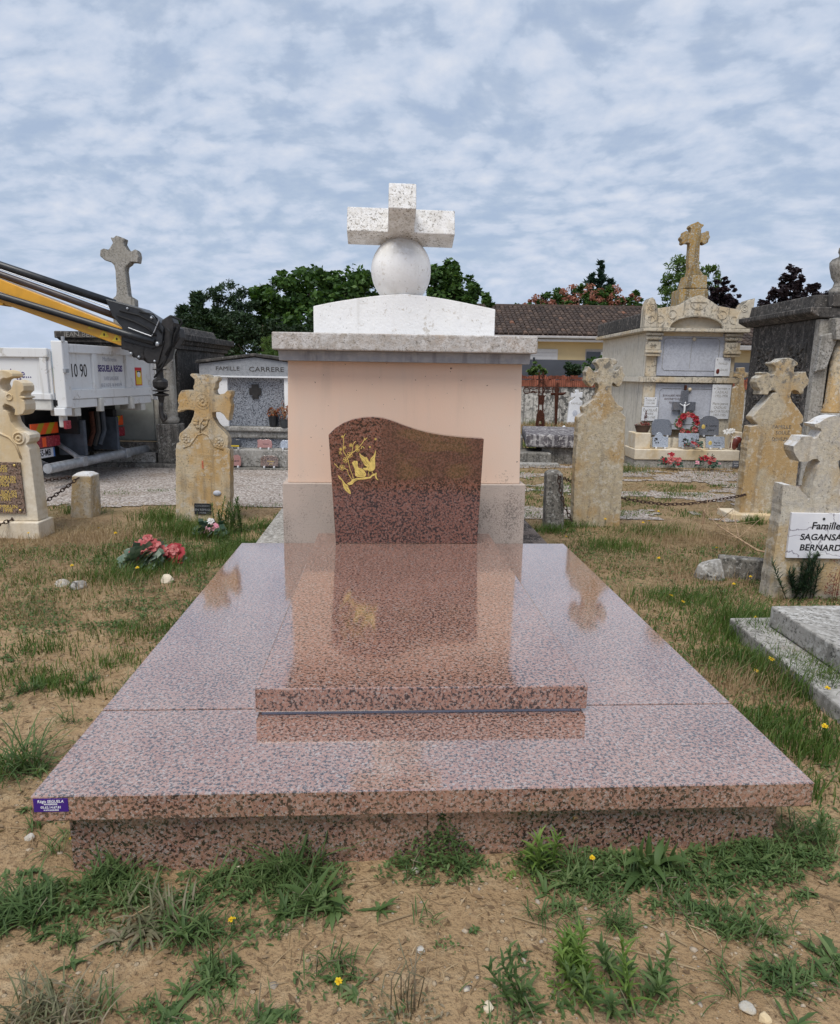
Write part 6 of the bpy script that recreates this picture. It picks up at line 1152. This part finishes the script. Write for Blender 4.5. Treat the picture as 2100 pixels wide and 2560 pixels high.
def inview(x, y, pad=.30): return (np.abs(x+.0) < y*(.64+pad)+.15)
def scatter(n, x0, x1, y0, y1, dens):
    x = rng.uniform(x0, x1, n); y = rng.uniform(y0, y1, n); k = inview(x, y) & ~blocked(x, y) & (rng.random(n) < dens(x, y)); return np.stack([x[k], y[k]], 1)
def lane(x, y): return np.where(x < -.3, (y > 7.5) & (y < 11.7), False)
def meadow():
    gV, gF, sV, sF = [], [], [], []; off = [0, 0]
    def push(which, V, Fq):
        L = (gV, gF) if which == 0 else (sV, sF); L[0].append(V); L[1].append(Fq+off[which]); off[which] += len(V)
    cl = lambda x, y, s, sc: vnoise(x, y, s, sc, 4)
    # short dry turf on both sides
    def dry(x, y):
        b = np.clip((y-2.2)/2.2, 0, 1)*.82+.18; b = b*np.clip((cl(x, y, 31, 1.3)-.38)/.20, .08, 1); b = np.where((x > 1.2) & (y > 2.2), np.maximum(b, .55*np.clip((cl(x, y, 33, 1.8)-.25)/.2, .1, 1)), b); b = np.where(lane(x, y), .03, b); return np.where((x > 0) & (y > 7.2), b*.7, b)
    P = scatter(210000, -5.6, 6, 1.4, 9.5, dry); n = len(P); az = rng.random(n)*6.283; flat = rng.random(n)
    push(1, *blades(gz(P), .004+.026*rng.random(n)*flat, .0022+.0018*rng.random(n)+.0005*P[:, 1], .02+.09*rng.random(n), az))
    P = scatter(50000, -2, 9, 8, 21, lambda x, y: np.where(x > 1.0, .8, 0)); n = len(P); push(1, *blades(gz(P), np.clip(.025+.012*(P[:, 1]-9), .02, .15)*(.3+.9*rng.random(n)), .008+.006*rng.random(n), .03+.1*rng.random(n), rng.random(n)*6.283))
    # green growth in patches
    def green(x, y):
        v = cl(x, y, 41, 1.15); v2 = cl(x, y, 43, 3.6); d = np.clip((v-.445)/.10, 0, 1)*np.clip((v2-.36)/.18, 0, 1)
        base = np.where(y < 2.6, .35, .85); d = d*base; d = np.where((x < -1.0) & (y > 4.2) & (y < 6.4) & (x > -2.6), np.maximum(d, .7*np.clip((v2-.38)/.14, 0, 1)), d); d = np.where((x > 1.1) & (x < 2.2) & (y > 2.2), np.maximum(d, .55*np.clip((v2-.38)/.14, 0, 1)), d); d = np.where((x < -1.0) & (y < 3.6), d*.45, d); return np.where(lane(x, y), .02*(v2 > .6), d)
    P = scatter(150000, -5.6, 6, 1.4, 9.5, green); n = len(P); hh = .015+.055*rng.random(n)*np.clip(cl(P[:, 0], P[:, 1], 47, 2.5)*1.6-.3, .15, 1)
    push(0, *blades(gz(P), hh, .003+.003*rng.random(n)+.0004*P[:, 1], hh*rng.uniform(.2, 1.3, n), rng.random(n)*6.283))
    P = scatter(26000, 1, 9, 9.5, 21, lambda x, y: np.clip((cl(x, y, 51, .9)-.47)/.1, 0, 1)*np.where(y < 11.5, .35, 1)); n = len(P); push(0, *blades(gz(P), np.clip(.035+.02*(P[:, 1]-10), .03, .2)*(.4+.8*rng.random(n)), .010+.008*rng.random(n), .03+.12*rng.random(n), rng.random(n)*6.283))
    # creeping leaves hugging the soil
    def cover(x, y): v = cl(x, y, 41, 1.15); v3 = cl(x, y, 45, 5.0); return np.where(lane(x, y), 0, np.clip((v+.35*(v3-.5)-.425)/.10, 0, 1)*np.clip((v3-.35)/.2, .1, 1)*np.where(y < 2.3, .8, 1))
    P = np.concatenate([scatter(70000, -4, 4.5, 1.4, 6.5, cover), scatter(20000, -2.6, -1.0, 3.6, 6.6, cover)]); n = len(P); u = rng.normal(size=(n, 3)); u[:, 2] = np.abs(u[:, 2])*.45; u /= np.linalg.norm(u, axis=1)[:, None]; wv = np.cross(u, np.array([0, 0, 1.])+rng.normal(0, .3, (n, 3))); wv /= np.linalg.norm(wv, axis=1)[:, None]; sz = (.006+.012*rng.random(n)**1.6+.0012*P[:, 1])[:, None]; c0 = gz(P)+np.stack([np.zeros(n), np.zeros(n), .003+.022*rng.random(n)**2], 1)
    V = np.stack([c0-u*sz*.2, c0+u*sz*.4+wv*sz*.32, c0+u*sz, c0+u*sz*.4-wv*sz*.32], 1).reshape(-1, 3)
    tag(npmesh('ground_cover', V, np.arange(n*4).reshape(-1, 4), M['weed']), 'low creeping weed leaves hugging the soil', 'weeds', kind='stuff')
    # dense fringes: against the stones and along the plinth
    def fringe(px, py, r, m, h0, h1, which=0, w=.004):
        c = gnd(px, py); P = np.array([c.x, c.y])+rng.normal(0, r, (m, 2))*np.array([1, .6]); P = P[~blocked(P[:, 0], P[:, 1])]; n = len(P); h = rng.uniform(h0, h1, n); push(which, *blades(gz(P), h, np.full(n, w)*rng.uniform(.7, 1.4, n), h*rng.uniform(.15, .9, n), rng.random(n)*6.283))
    D = 1.2097
    for x, y, r, m, h0, h1 in ((335, 1075, .16, 500, .05, .16), (370, 1100, .22, 900, .05, .17), (420, 1110, .18, 700, .04, .14), (470, 1150, .22, 900, .03, .12), (520, 1130, .15, 700, .03, .1), (330, 1170, .25, 900, .03, .12), (250, 1190, .2, 700, .03, .11), (560, 1090, .12, 500, .03, .09), (180, 1060, .08, 200, .05, .12), (155, 1060, .06, 160, .05, .13), (1190, 1085, .12, 400, .03, .1), (1140, 1095, .12, 500, .03, .1), (1270, 1130, .2, 700, .03, .11), (1350, 1100, .2, 600, .03, .1), (1300, 975, .2, 350, .06, .2), (1165, 875, .18, 250, .1, .3), (1060+40, 880, .15, 200, .1, .3), (1545, 1290, .12, 600, .05, .16), (1600, 1330, .14, 700, .05, .17), (1640, 1400, .14, 800, .04, .15), (1690, 1440, .1, 700, .05, .16), (1500, 1310, .2, 900, .03, .1), (1420, 1240, .22, 900, .03, .09), (1560, 1080, .06, 260, .04, .12), (1600, 1070, .06, 260, .04, .14), (1520, 1370, .16, 700, .03, .09), (1600, 1500, .14, 700, .03, .09), (1680, 1560, .12, 600, .03, .1), (1640, 1640, .06, 260, .03, .1), (290, 1300, .16, 500, .02, .07), (230, 1360, .1, 300, .02, .06), (80, 1330, .12, 350, .02, .07), (60, 1390, .12, 350, .02, .07), (110, 1400, .08, 260, .02, .06), (170, 1420, .06, 160, .02, .06), (700, 1000, .1, 60, .02, .05), (240, 1020, .12, 130, .02, .05), (330, 1015, .12, 110, .02, .05)): fringe(x*D, y*D, r, m, h0, h1)
    for x, y, r, m in ((150, 1200, .4, 900), (120, 1120, .5, 1300), (250, 1110, .4, 900), (100, 1260, .35, 700), (1450, 1180, .35, 1000), (1380, 1110, .3, 800), (1530, 1120, .3, 800), (1560, 1420, .2, 700), (1640, 1320, .06, 160), (1625, 1380, .05, 240)): fringe(x*D, y*D, r, m, .02, .12, 1, .0028)
    g = npmesh('grass', np.concatenate(gV), np.concatenate(gF), M['grass']); tag(g, 'green grass growing in patches between the graves', 'grass', kind='stuff'); s = npmesh('dry_grass', np.concatenate(sV), np.concatenate(sF), M['straw']); tag(s, 'short dry straw-coloured grass and clippings', 'grass', kind='stuff')
meadow()

class Plant:
    def __init__(s): s.mb = MB()
    def leaf(s, base, az, ln, w, el, arch, lobes=0, seg=5):
        """one leaf: rises at el, arches over; lobed edge when lobes"""
        b = Vector(base); d = Vector((math.cos(az), math.sin(az), 0)); sd = Vector((-math.sin(az), math.cos(az), 0)); p = b.copy(); e = el; k = len(s.mb.v); st = ln/seg
        for i in range(seg+1):
            u = i/seg; ww = w*math.sin(math.pi*min(.98, .10+.90*u**.75))**.8*(.75+.5*((i % 2) if lobes else .5)); fold = Vector((0, 0, .18*ww))
            s.mb.v += [tuple(p-sd*ww/2+fold), tuple(p), tuple(p+sd*ww/2+fold)]; p = p+d*st*math.cos(e)+Vector((0, 0, st*math.sin(e))); e -= arch/seg
            if p.z < b.z+.002: p.z = b.z+.002+random.uniform(0, .004)
        for i in range(seg): q = k+3*i; s.mb.f += [(q, q+1, q+4, q+3), (q+1, q+2, q+5, q+4)]
    def rosette(s, c, n, ln, w, el=.5, arch=1.1, lobes=1):
        n = int(n*1.6); ln *= .82; w *= .62
        for i in range(n): s.leaf((c[0]+random.gauss(0, ln*.12), c[1]+random.gauss(0, ln*.10), c[2]), random.uniform(0, 6.283), ln*random.uniform(.35, 1.2), w*random.uniform(.5, 1.25), el*random.uniform(.1, 2.0), arch*random.uniform(.3, 1.6), lobes if random.random() < .6 else 0)
    def tuft(s, c, n, ln, w=.006, spread=.03):
        n = int(n*1.5); w *= .68
        for i in range(n): a = random.uniform(0, 6.283); s.leaf((c[0]+random.gauss(0, spread), c[1]+random.gauss(0, spread*.7), c[2]), a, ln*random.uniform(.45, 1.1), w*random.uniform(.7, 1.3), random.uniform(.6, 1.45), random.uniform(.5, 2.0), 0, 5)
    def upright(s, c, h, n=26, ln=.07, w=.008, lean=(0, 0)):
        c = Vector(c); t = c+Vector((lean[0], lean[1], h)); s.mb.tube([tuple(c), tuple(c.lerp(t, .5)+Vector((.005, 0, 0))), tuple(t)], [.003, .0025, .0012], 5)
        for i in range(n): u = .12+.88*i/n; s.leaf(tuple(c.lerp(t, u)), i*2.4+random.uniform(-.3, .3), ln*random.uniform(.6, 1.1)*(1.1-.35*u), w, random.uniform(.3, 1.0)+.5*u, random.uniform(.5, 1.4), 0, 4)
    def creeper(s, c, rx, ry, h, n, size=.012):
        for i in range(n):
            a = random.uniform(0, 6.283); r = math.sqrt(random.random()); x, y = c[0]+rx*r*math.cos(a), c[1]+ry*r*math.sin(a); s.leaf((x, y, c[2]+h*(1-r*r)*random.random()), random.uniform(0, 6.283), size*random.uniform(.7, 1.6), size*.6, random.uniform(0, .9), .6, 0, 2)
    def stalks(s, c, n, h, spread=.03):
        for i in range(n): x, y = c[0]+random.gauss(0, spread), c[1]+random.gauss(0, spread); s.mb.tube([(x, y, c[2]-.01), (x+random.gauss(0, .006), y, c[2]+h*.5), (x+random.gauss(0, .02), y+random.gauss(0, .02), c[2]+h*random.uniform(.7, 1))], .0014, 4)
DP = 1.2097
def gp(x, y, z=None): p = gnd(x*DP, y*DP); return (p.x, p.y, float(gh(p.x, p.y)))
def weed(name, label, x, y, fn, mat='weed', part='leaves', cat='weed', group='weeds around the granite tomb'):
    c = gp(x, y); t = thing(name, label, cat, c, 0, group); p = Plant(); fn(p)
    if group and y > 1500:
        p.creeper((0, -.01, 0), .11, .06, .02, 90, .012); p.tuft((random.gauss(0, .04), 0, 0), 10, .07, .005, .05)
        w = Plant(); w.rosette((random.gauss(0, .03), -.02, 0), 8, .07, .011, .3, 1.5, 0); w.stalks((0, 0, 0), 3, .07, .04); tag(w.mb.build('dry_leaves', M['withered'] if mat != 'withered' else M['straw'], t, smooth=True), kind='stuff')
    p.mb.build(part, M[mat], t, smooth=True); return t
def weeds():
    O = (0, 0, 0)
    weed('grass_tuft', 'large arching green grass tuft at the left edge', 40, 1575, lambda p: p.tuft(O, 85, .26, .008, .05)); weed('grass_tuft', 'tall grass tuft against the middle-left of the granite plinth', 600, 1800, lambda p: (p.tuft((0, .02, 0), 70, .19, .007, .045), p.leaf((.02, 0, 0), 1.2, .16, .011, 1.2, .6)))
    weed('grass_tuft', 'grass tuft at the left corner of the granite plinth', 225, 1800, lambda p: p.tuft(O, 45, .15, .008, .04)); weed('grass_tuft', 'dark grass tuft under the right corner of the slab', 1665, 1745, lambda p: (p.tuft(O, 90, .15, .006, .06), p.upright((.02, -.03, 0), .12)))
    weed('lobed_rosette', 'spreading lobed rosette left of plinth centre', 655, 1852, lambda p: (p.rosette(O, 14, .13, .032), p.rosette((.05, -.03, 0), 11, .10, .026), p.tuft((-.03, -.05, 0), 24, .12, .008)))
    weed('creeping_weed', 'dense small-leaved weed climbing the plinth front centre', 905, 1790, lambda p: (p.creeper((0, .03, 0), .15, .05, .10, 420, .015), p.creeper((.02, .05, .05), .04, .02, .14, 150, .014), p.creeper((0, -.02, 0), .22, .06, .04, 260, .014)))
    weed('upright_weed', 'bright upright weed standing before the plinth right of centre', 1112, 1805, lambda p: (p.upright(O, .14, 30, .075, .009, (-.01, -.03)), p.upright((.035, .01, 0), .12, 24, .06, .008, (.02, 0)), p.upright((-.02, .02, 0), .08, 18, .05, .008)), 'weed_bright')
    weed('sow_thistle', 'broad-leaved sow thistle sprawling at plinth right', 1330, 1800, lambda p: (p.rosette(O, 13, .17, .042, .7, 1.2), p.rosette((.07, .01, 0), 9, .13, .035, .9), p.rosette((.03, .03, 0), 7, .15, .04, 1.5, .9), p.creeper((.02, -.05, 0), .14, .05, .03, 120, .018)))
    weed('low_weed', 'low weed patch with a yellow bud before the plinth', 1215, 1815, lambda p: (p.rosette(O, 12, .09, .026, .6), p.creeper((.03, -.02, 0), .13, .05, .05, 240, .017), p.stalks((0, 0, 0), 3, .09)))
    weed('fleabane', 'tall narrow-leaved weed clump at bottom right', 1200, 2030, lambda p: [p.upright((random.gauss(0, .045), random.gauss(0, .03), 0), random.uniform(.08, .17), 24, .065, .008, (random.gauss(0, .03), random.gauss(0, .02))) for i in range(9)], 'weed_bright'); weed('fleabane', 'leafy green weed clump right of the tall narrow-leaved one', 1310, 2065, lambda p: [p.upright((random.gauss(0, .05), random.gauss(0, .03), 0), random.uniform(.05, .11), 20, .055, .009, (random.gauss(0, .05), random.gauss(0, .03))) for i in range(8)])
    weed('fleabane', 'single leaning weed stem at bottom centre-right', 1080, 2085, lambda p: [p.upright((random.gauss(0, .012), 0, 0), random.uniform(.10, .17), 22, .05, .008, (-.03+random.gauss(0, .03), 0)) for i in range(3)])
    weed('low_rosettes', 'matted dark rosettes on the soil left of centre', 440, 2000, lambda p: [p.rosette((random.gauss(0, .045), random.gauss(0, .03), 0), 10, .055, .014, .6) for i in range(9)]+[p.stalks(O, 5, .15, .02)]); weed('low_rosettes', 'long-leaved rosette with one bright leaf, bottom left of centre', 350, 2080, lambda p: (p.rosette(O, 9, .075, .02, .4), p.leaf((0, 0, 0), .9, .10, .015, .5, .6, 1), p.creeper((.04, -.03, 0), .07, .04, .02, 60, .014)))
    weed('withered_clump', 'wilted grey-green clump lying left of the plinth', 300, 1905, lambda p: (p.rosette(O, 18, .12, .018, .5, 1.6, 0), p.tuft((.03, .03, 0), 40, .13, .009, .04), p.rosette((-.06, -.03, 0), 12, .1, .016, .4, 1.6, 0)), 'withered'); weed('withered_clump', 'drying grass clump in the bottom left corner', 90, 2075, lambda p: (p.tuft(O, 70, .12, .007, .05), p.tuft((.05, -.03, 0), 40, .10, .006, .05)), 'withered')
    weed('green_clump', 'green leafy clump at the left edge beside the plinth', 60, 1860, lambda p: (p.tuft(O, 70, .13, .009, .06), p.rosette((.05, -.04, 0), 10, .09, .02), p.tuft((-.06, -.05, 0), 40, .1, .008, .05))); weed('withered_clump', 'limp pulled-up weed hanging over the soil left of centre', 385, 1920, lambda p: (p.tuft(O, 45, .13, .009, .03), p.rosette((.0, -.02, .02), 12, .09, .02, .9, 2.2, 0)), 'weed')
    weed('wilted_clump', 'wilted green clump on bare soil right of centre', 1530, 1925, lambda p: (p.tuft(O, 55, .09, .007, .04), p.rosette((-.05, .0, 0), 10, .07, .016, .5, 1.4, 0))); weed('broad_weed', 'broad grey-green weed at the right edge of soil', 1720, 1990, lambda p: (p.rosette(O, 10, .12, .034, .4), p.rosette((-.05, -.05, 0), 9, .08, .02))); weed('low_weed', 'small tuft on soil at lower right', 1640, 2030, lambda p: (p.tuft(O, 36, .08, .008, .04), p.rosette((-.06, .03, 0), 8, .07, .014)))
    weed('dry_stalks', 'thin upright seed stalks at bottom centre', 835, 2090, lambda p: p.stalks(O, 9, .17, .02), 'withered', 'stalks'); weed('low_rosettes', 'lobed rosette at the bottom edge left of centre', 545, 2110, lambda p: (p.rosette(O, 12, .075, .024, .5), p.rosette((.05, .02, 0), 8, .05, .016))); weed('low_weed', 'trailing weed with yellow bud at bottom left of centre', 690, 2020, lambda p: (p.rosette(O, 9, .045, .014, .5), p.tuft((0, .05, 0), 20, .07, .006, .02), p.stalks((0, .03, 0), 4, .08)))
    weed('trailing_weed', 'trailing stem with small leaves on soil right', 1400, 1880, lambda p: (p.creeper(O, .10, .03, .02, 90, .015), p.creeper((.08, -.05, 0), .07, .03, .02, 60, .014), p.rosette((.03, .03, 0), 7, .06, .02)))
    weed('dark_fern_bush', 'dark green ferny bush at the right foot of the carved stele', 477, 1098, lambda p: [p.upright((random.gauss(0, .07), random.gauss(0, .05), 0), random.uniform(.16, .34), 34, .07, .010, (random.gauss(0, .05), random.gauss(0, .04))) for i in range(16)], 'weed', cat='bush', group=None); weed('conifer_sprig', 'green and brown conifer sprig at the plaque stele foot', 1655, 1235, lambda p: [p.upright((random.gauss(0, .05), random.gauss(0, .02), 0), random.uniform(.16, .34), 46, .08, .007, (random.gauss(0, .07), -.04)) for i in range(14)], 'leaf_conifer', cat='bush', group=None); weed('dock_stalk', 'rusty red dock stalks in front of the plaque stele', 1716, 1240, lambda p: (p.stalks(O, 6, .3, .03), p.creeper((0, 0, .05), .05, .03, .26, 200, .012)), 'dead_red', 'stalks', group=None)
    # loose low weeds scattered over the bare soil: too many and too small to count
    p = Plant(); rg = random.Random(5); k = 0
    for _ in range(900):
        x, y = rg.uniform(-2.4, 2.4), rg.uniform(1.32, 4.2)
        if abs(x) > y*.68 or blocked(np.array([x]), np.array([y]))[0]: continue
        if float(vnoise([x], [y], 61, 1.7)[0]) < .46: continue
        c = (x, y, float(gh(x, y))); u = rg.random()
        if u < .4: p.rosette(c, rg.randint(5, 9), rg.uniform(.03, .085), .016, .5)
        elif u < .75: p.tuft(c, rg.randint(8, 20), rg.uniform(.04, .12), .006, .018)
        else: p.creeper(c, .04, .03, .015, 24, .011)
    for _ in range(260):
        x = rg.uniform(-1.25, 1.3)
        if float(vnoise([x], [3.0], 67, 4.0, 2)[0]) < .38: continue
        c0 = (x, T.y+.03+(x-T.x)*T.s-abs(rg.gauss(0, .10)), 0); c = (c0[0], c0[1], float(gh(c0[0], c0[1]))); u = rg.random()
        if u < .35: p.rosette(c, 8, rg.uniform(.04, .1), .018, .6)
        elif u < .7: p.tuft(c, 16, rg.uniform(.05, .13), .006, .02)
        else: p.creeper(c, .08, .04, .035, 70, .014)
    tag(p.mb.build('low_weeds', M['weed'], None, smooth=True), 'scattered small weeds over the bare soil', 'weeds', kind='stuff')
    # dandelions
    where = ['at the left foot of the weathered stele', 'just below the flower at weathered stele foot', 'at the right foot of the weathered stele', 'lower of a pair before the weathered stele', 'right one of a pair before the weathered stele', 'beside the dark ledge right of the monument', 'nearest the slab back-right corner', 'left one along the slab right edge', 'right one along the slab right edge', 'near the rough kerb stone', 'by the grey kerb of the concrete grave', 'on the edge of the concrete grave kerb', 'large, beside the concrete grave at right edge', 'lowest at the right edge of grass', 'at the far end of the concrete grave kerb', 'in dry grass left of plaque stele', 'against the short broken kerb', 'in front of the short broken kerb', 'above the faded red bouquet', 'left of the faded bouquet in dry grass', 'upper left of the faded bouquet', 'between the cream stone and grey stone', 'beside the ochre and grey stones', 'near the scrolled stele base', 'on bare soil left of centre', 'on bare soil at bottom centre-left', 'in the weeds at plinth right', 'near the slab front-left corner']
    pts = [(1245, 1058), (1250, 1075), (1360, 1058), (1328, 1082), (1340, 1080), (1170, 1105), (1360, 1155), (1385, 1240), (1410, 1245), (1475, 1180), (1560, 1400), (1590, 1385), (1705, 1450), (1700, 1525), (1560, 1290), (1480, 1130), (1550, 1190), (1515, 1210), (300, 1128), (205, 1090), (240, 1105), (285, 1180), (150, 1170), (60, 1105), (480, 1905), (700, 2045), (1222, 1790), (150, 1730)]
    proto = None; rg = random.Random(9)
    for i, (x, y) in enumerate(pts):
        c = gp(x, y+12); h = .05 if y > 1600 else rg.uniform(.05, .09)
        t = thing('dandelion', 'yellow dandelion '+where[i], 'flower', c, rg.uniform(0, 6), 'yellow dandelions in the grass')
        if proto is None:
            a = MB().tube([(0, 0, 0), (.004, 0, .5), (0, 0, 1)], .0016, 5); st = a.build('stem', M['weed'], t); mb = MB(); petals(mb, (0, 0, 0), .013, 3, (0, -.25, 1), 7); hd = mb.build('flower_head', M['petal_yellow'], t); proto = (st, hd)
        else:
            st, hd = proto[0].copy(), proto[1].copy(); COL.objects.link(st); COL.objects.link(hd); st.parent = t; hd.parent = t
        st.scale = (1, 1, h); hd.location = (0, 0, h); hd.scale = [rg.uniform(.75, 1.15)*(.75 if y > 1600 else 1.15)]*3
weeds()

def left_flowers():
    M['leaf_grey'] = leafmat('grey_green_artificial_leaves', [(0, (.04, .08, .05)), (.5, (.13, .19, .14)), (1, (.34, .38, .31))], .15, vs=12)
    c = gp(300, 1165); bouquet('artificial_bouquet', 'faded red artificial bouquet lying in the left grass', c, [(-.10, -.02, .07, .065, 'petal_rose'), (-.02, 0, .14, .075, 'petal_rose'), (.06, .01, .15, .07, 'petal_rose'), (-.13, -.04, .02, .05, 'petal_red'), (.12, .03, .10, .06, 'petal_rose'), (.02, .03, .21, .04, 'petal_rose'), (-.07, .02, .11, .06, 'petal_red')], 'petal_rose', .12, 150, .085, None, 'leaf_grey', (0, -.7, .7), 5)
    c = gp(362, 1160); bouquet('red_bloom', 'single bright red artificial bloom right of the faded bouquet', c, [(0, 0, .08, .085, 'petal_red'), (.02, -.03, .03, .06, 'petal_red'), (0, -.01, .105, .05, 'petal_rose')], 'petal_red', .06, 20, .05, None, 'leaf_grey', (0, -.8, .6), 5)
    c = gp(435, 1108); bouquet('pink_bouquet', 'small pink and white artificial flowers before the carved stele', c, [(-.05, 0, .06, .05, 'petal_pink'), (.03, 0, .08, .055, 'petal_pink'), (.0, .03, .14, .035, 'petal_white'), (.08, .02, .05, .04, 'petal_white'), (-.08, .01, .04, .035, 'petal_pink')], 'petal_pink', .11, 60, .06)
    # cut branch on the right grave
    a = gp(1545, 1155); t = thing('cut_branch', 'dry cut branch lying on the grave behind plaque stele', 'branch', a); mb = MB(); e = gp(1440, 1090); e2 = Vector(e)-Vector(a)
    mb.tube([(.28, -.05, .05), (.1, .05, .07), tuple(e2*.55+Vector((0, 0, .14))), tuple(e2+Vector((0, 0, .22)))], [.010, .009, .006, .002], 6)
    for i in range(16): u = random.uniform(.15, .95); b = Vector((.1, .05, .07)).lerp(e2+Vector((0, 0, .2)), u); d = Vector((random.gauss(0, .15), random.gauss(.08, .12), random.gauss(.08, .08))); mb.tube([tuple(b), tuple(b+d*.6), tuple(b+d*1.3)], [.004, .003, .001], 4)
    mb.build('twigs', M['wood'], t)
    c = gp(1586, 1125); s = MB().box(-.012, .012, 0, .02, -.05, .14).build('wooden_stake', M['wood'], None); s.location = gp(1454, 1085-5); tag(s, 'short brown wooden stake in the dry grass at right', 'stake')
left_flowers()

def pebbles():
    """stones of a few millimetres to two centimetres strewn over the soil"""
    oct_ = np.array([(1,0,0),(-1,0,0),(0,1,0),(0,-1,0),(0,0,1),(0,0,-1),(.62,.62,.5),(-.62,.62,.5),(.62,-.62,.5),(-.62,-.62,.5)], float)
    Fo = np.array([(0,6,8),(2,7,6),(1,9,7),(3,8,9),(6,7,4),(7,9,4),(9,8,4),(8,6,4),(0,2,6),(2,1,7),(1,3,9),(3,0,8)])
    def dens(x, y): return np.where(y < 2.6, .9, .45)*np.clip((vnoise(x, y, 71, 2.2)-.32)/.2, .1, 1)
    P = np.concatenate([scatter(5200, -2.6, 2.6, 1.3, 4.2, dens), np.array([[rng.normal(1.0, .35), rng.normal(1.5, .12)] for _ in range(420)])]); P = P[~blocked(P[:, 0], P[:, 1])]; n = len(P)
    s = .0018+.0085*rng.random(n)**3.6; V = oct_[None]*s[:, None, None]*rng.uniform(.6, 1.3, (n, 1, 3))*np.array([1, 1, .6])*rng.uniform(.8, 1.2, (n, 10, 1)); a = rng.random(n)*6.283; c, q = np.cos(a)[:, None], np.sin(a)[:, None]
    x = V[..., 0]*c-V[..., 1]*q; y = V[..., 0]*q+V[..., 1]*c; V[..., 0], V[..., 1] = x, y; V += gz(P)[:, None, :]+np.array([0, 0, .001])
    m = leafmat('pebble_mix', [(0, (.20, .15, .10)), (.3, (.34, .255, .165)), (.6, (.42, .335, .235)), (.85, (.30, .27, .24)), (1, (.56, .49, .39))], 0, .8, vs=30)
    tag(npmesh('pebbles', V.reshape(-1, 3), (Fo[None]+(np.arange(n)*10)[:, None, None]).reshape(-1, 3), m), 'small pale pebbles strewn over the soil', 'pebbles', kind='stuff')
    # crumbs of dead leaf and clods
    P = scatter(22000, -3.4, 3.4, 1.3, 6.0, lambda x, y: np.clip((vnoise(x, y, 75, 2.6)-.36)/.16, .08, 1)); n = len(P); u = rng.normal(size=(n, 3)); u[:, 2] *= .25; u /= np.linalg.norm(u, axis=1)[:, None]; w = np.cross(u, np.array([0, 0, 1.])+rng.normal(0, .35, (n, 3))); w /= np.linalg.norm(w, axis=1)[:, None]; sz = (.004+.014*rng.random(n)**2)[:, None]; c0 = gz(P)+np.array([0, 0, .003])+rng.random((n, 1))*np.array([0, 0, .006])
    V2 = np.stack([c0-u*sz, c0+w*sz*.4, c0+u*sz, c0-w*sz*.4], 1).reshape(-1, 3)
    tag(npmesh('leaf_litter', V2, np.arange(n*4).reshape(-1, 4), leafmat('leaf_litter', [(0, (.09, .055, .03)), (.4, (.19, .125, .07)), (.75, (.30, .215, .13)), (.9, (.10, .12, .05)), (1, (.44, .35, .23))], .15, .85, vs=3)), 'crumbled dead leaves and clippings on the soil', 'litter', kind='stuff')
    # dry stems and clippings lying about
    mb = MB()
    for _ in range(620):
        x, y = random.uniform(-2.2, 2.3), random.uniform(1.32, 3.8)
        if abs(x) > y*.68 or blocked(np.array([x]), np.array([y]))[0]: continue
        a = random.uniform(0, 6.28); L = random.uniform(.02, .13)**1.0; z = float(gh(x, y))+.003; mb.tube([(x, y, z), (x+L*.5*math.cos(a), y+L*.5*math.sin(a), z+.004), (x+L*math.cos(a+.3), y+L*math.sin(a+.3), z+.001)], random.uniform(.0006, .0016), 4)
    for P in ([(1070, 1790), (1220, 1850), (1420, 1960)], [(780, 1905), (850, 1885)], [(1400, 1760), (1736, 1870)], [(1420, 1940), (1560, 2020), (1700, 2100)], [(1060, 1900), (1440, 2010)]):
        mb.tube([(gp(*q)[0], gp(*q)[1], gp(*q)[2]+.008) for q in P], .0022, 5)
    tag(mb.build('dry_stems', M['straw'], None), 'dry plant stems lying on the soil', 'stems', kind='stuff')
    for i, (x, y, r, lb, m) in enumerate(((870, 1960, .014, 'round brown pebble on soil below the plinth centre', 'lime_ochre2'), (1545, 2085, .02, 'round brown cobble at bottom right of soil', 'lime_ochre2'), (1580, 2105, .018, 'angular white stone at the bottom right edge', 'lime_clean'), (1355, 2035, .011, 'angular cream stone beside the gravelly patch', 'lime_clean'), (860, 1795, .016, 'ochre stone half hidden in plinth weeds', 'lime_ochre2'), (60, 1710, .018, 'brown stone near the slab front-left corner', 'lime_ochre2'), (1010, 2085, .016, 'white stone at bottom centre of soil', 'lime_clean'), (360, 2105, .013, 'pale stone at the bottom edge left of centre', 'lime_clean'), (130, 2085, .022, 'pale stone by the drying grass in bottom left corner', 'lime_clean'), (490, 1785, .016, 'pale stone against the plinth foot at left', 'lime_clean'))):
        c = gp(x, y); rock_thing(lb, c[0], c[1], (r, r*.9, r*.65), M[m], 30+i, r*.3, 'loose pebbles on the soil')
pebbles()
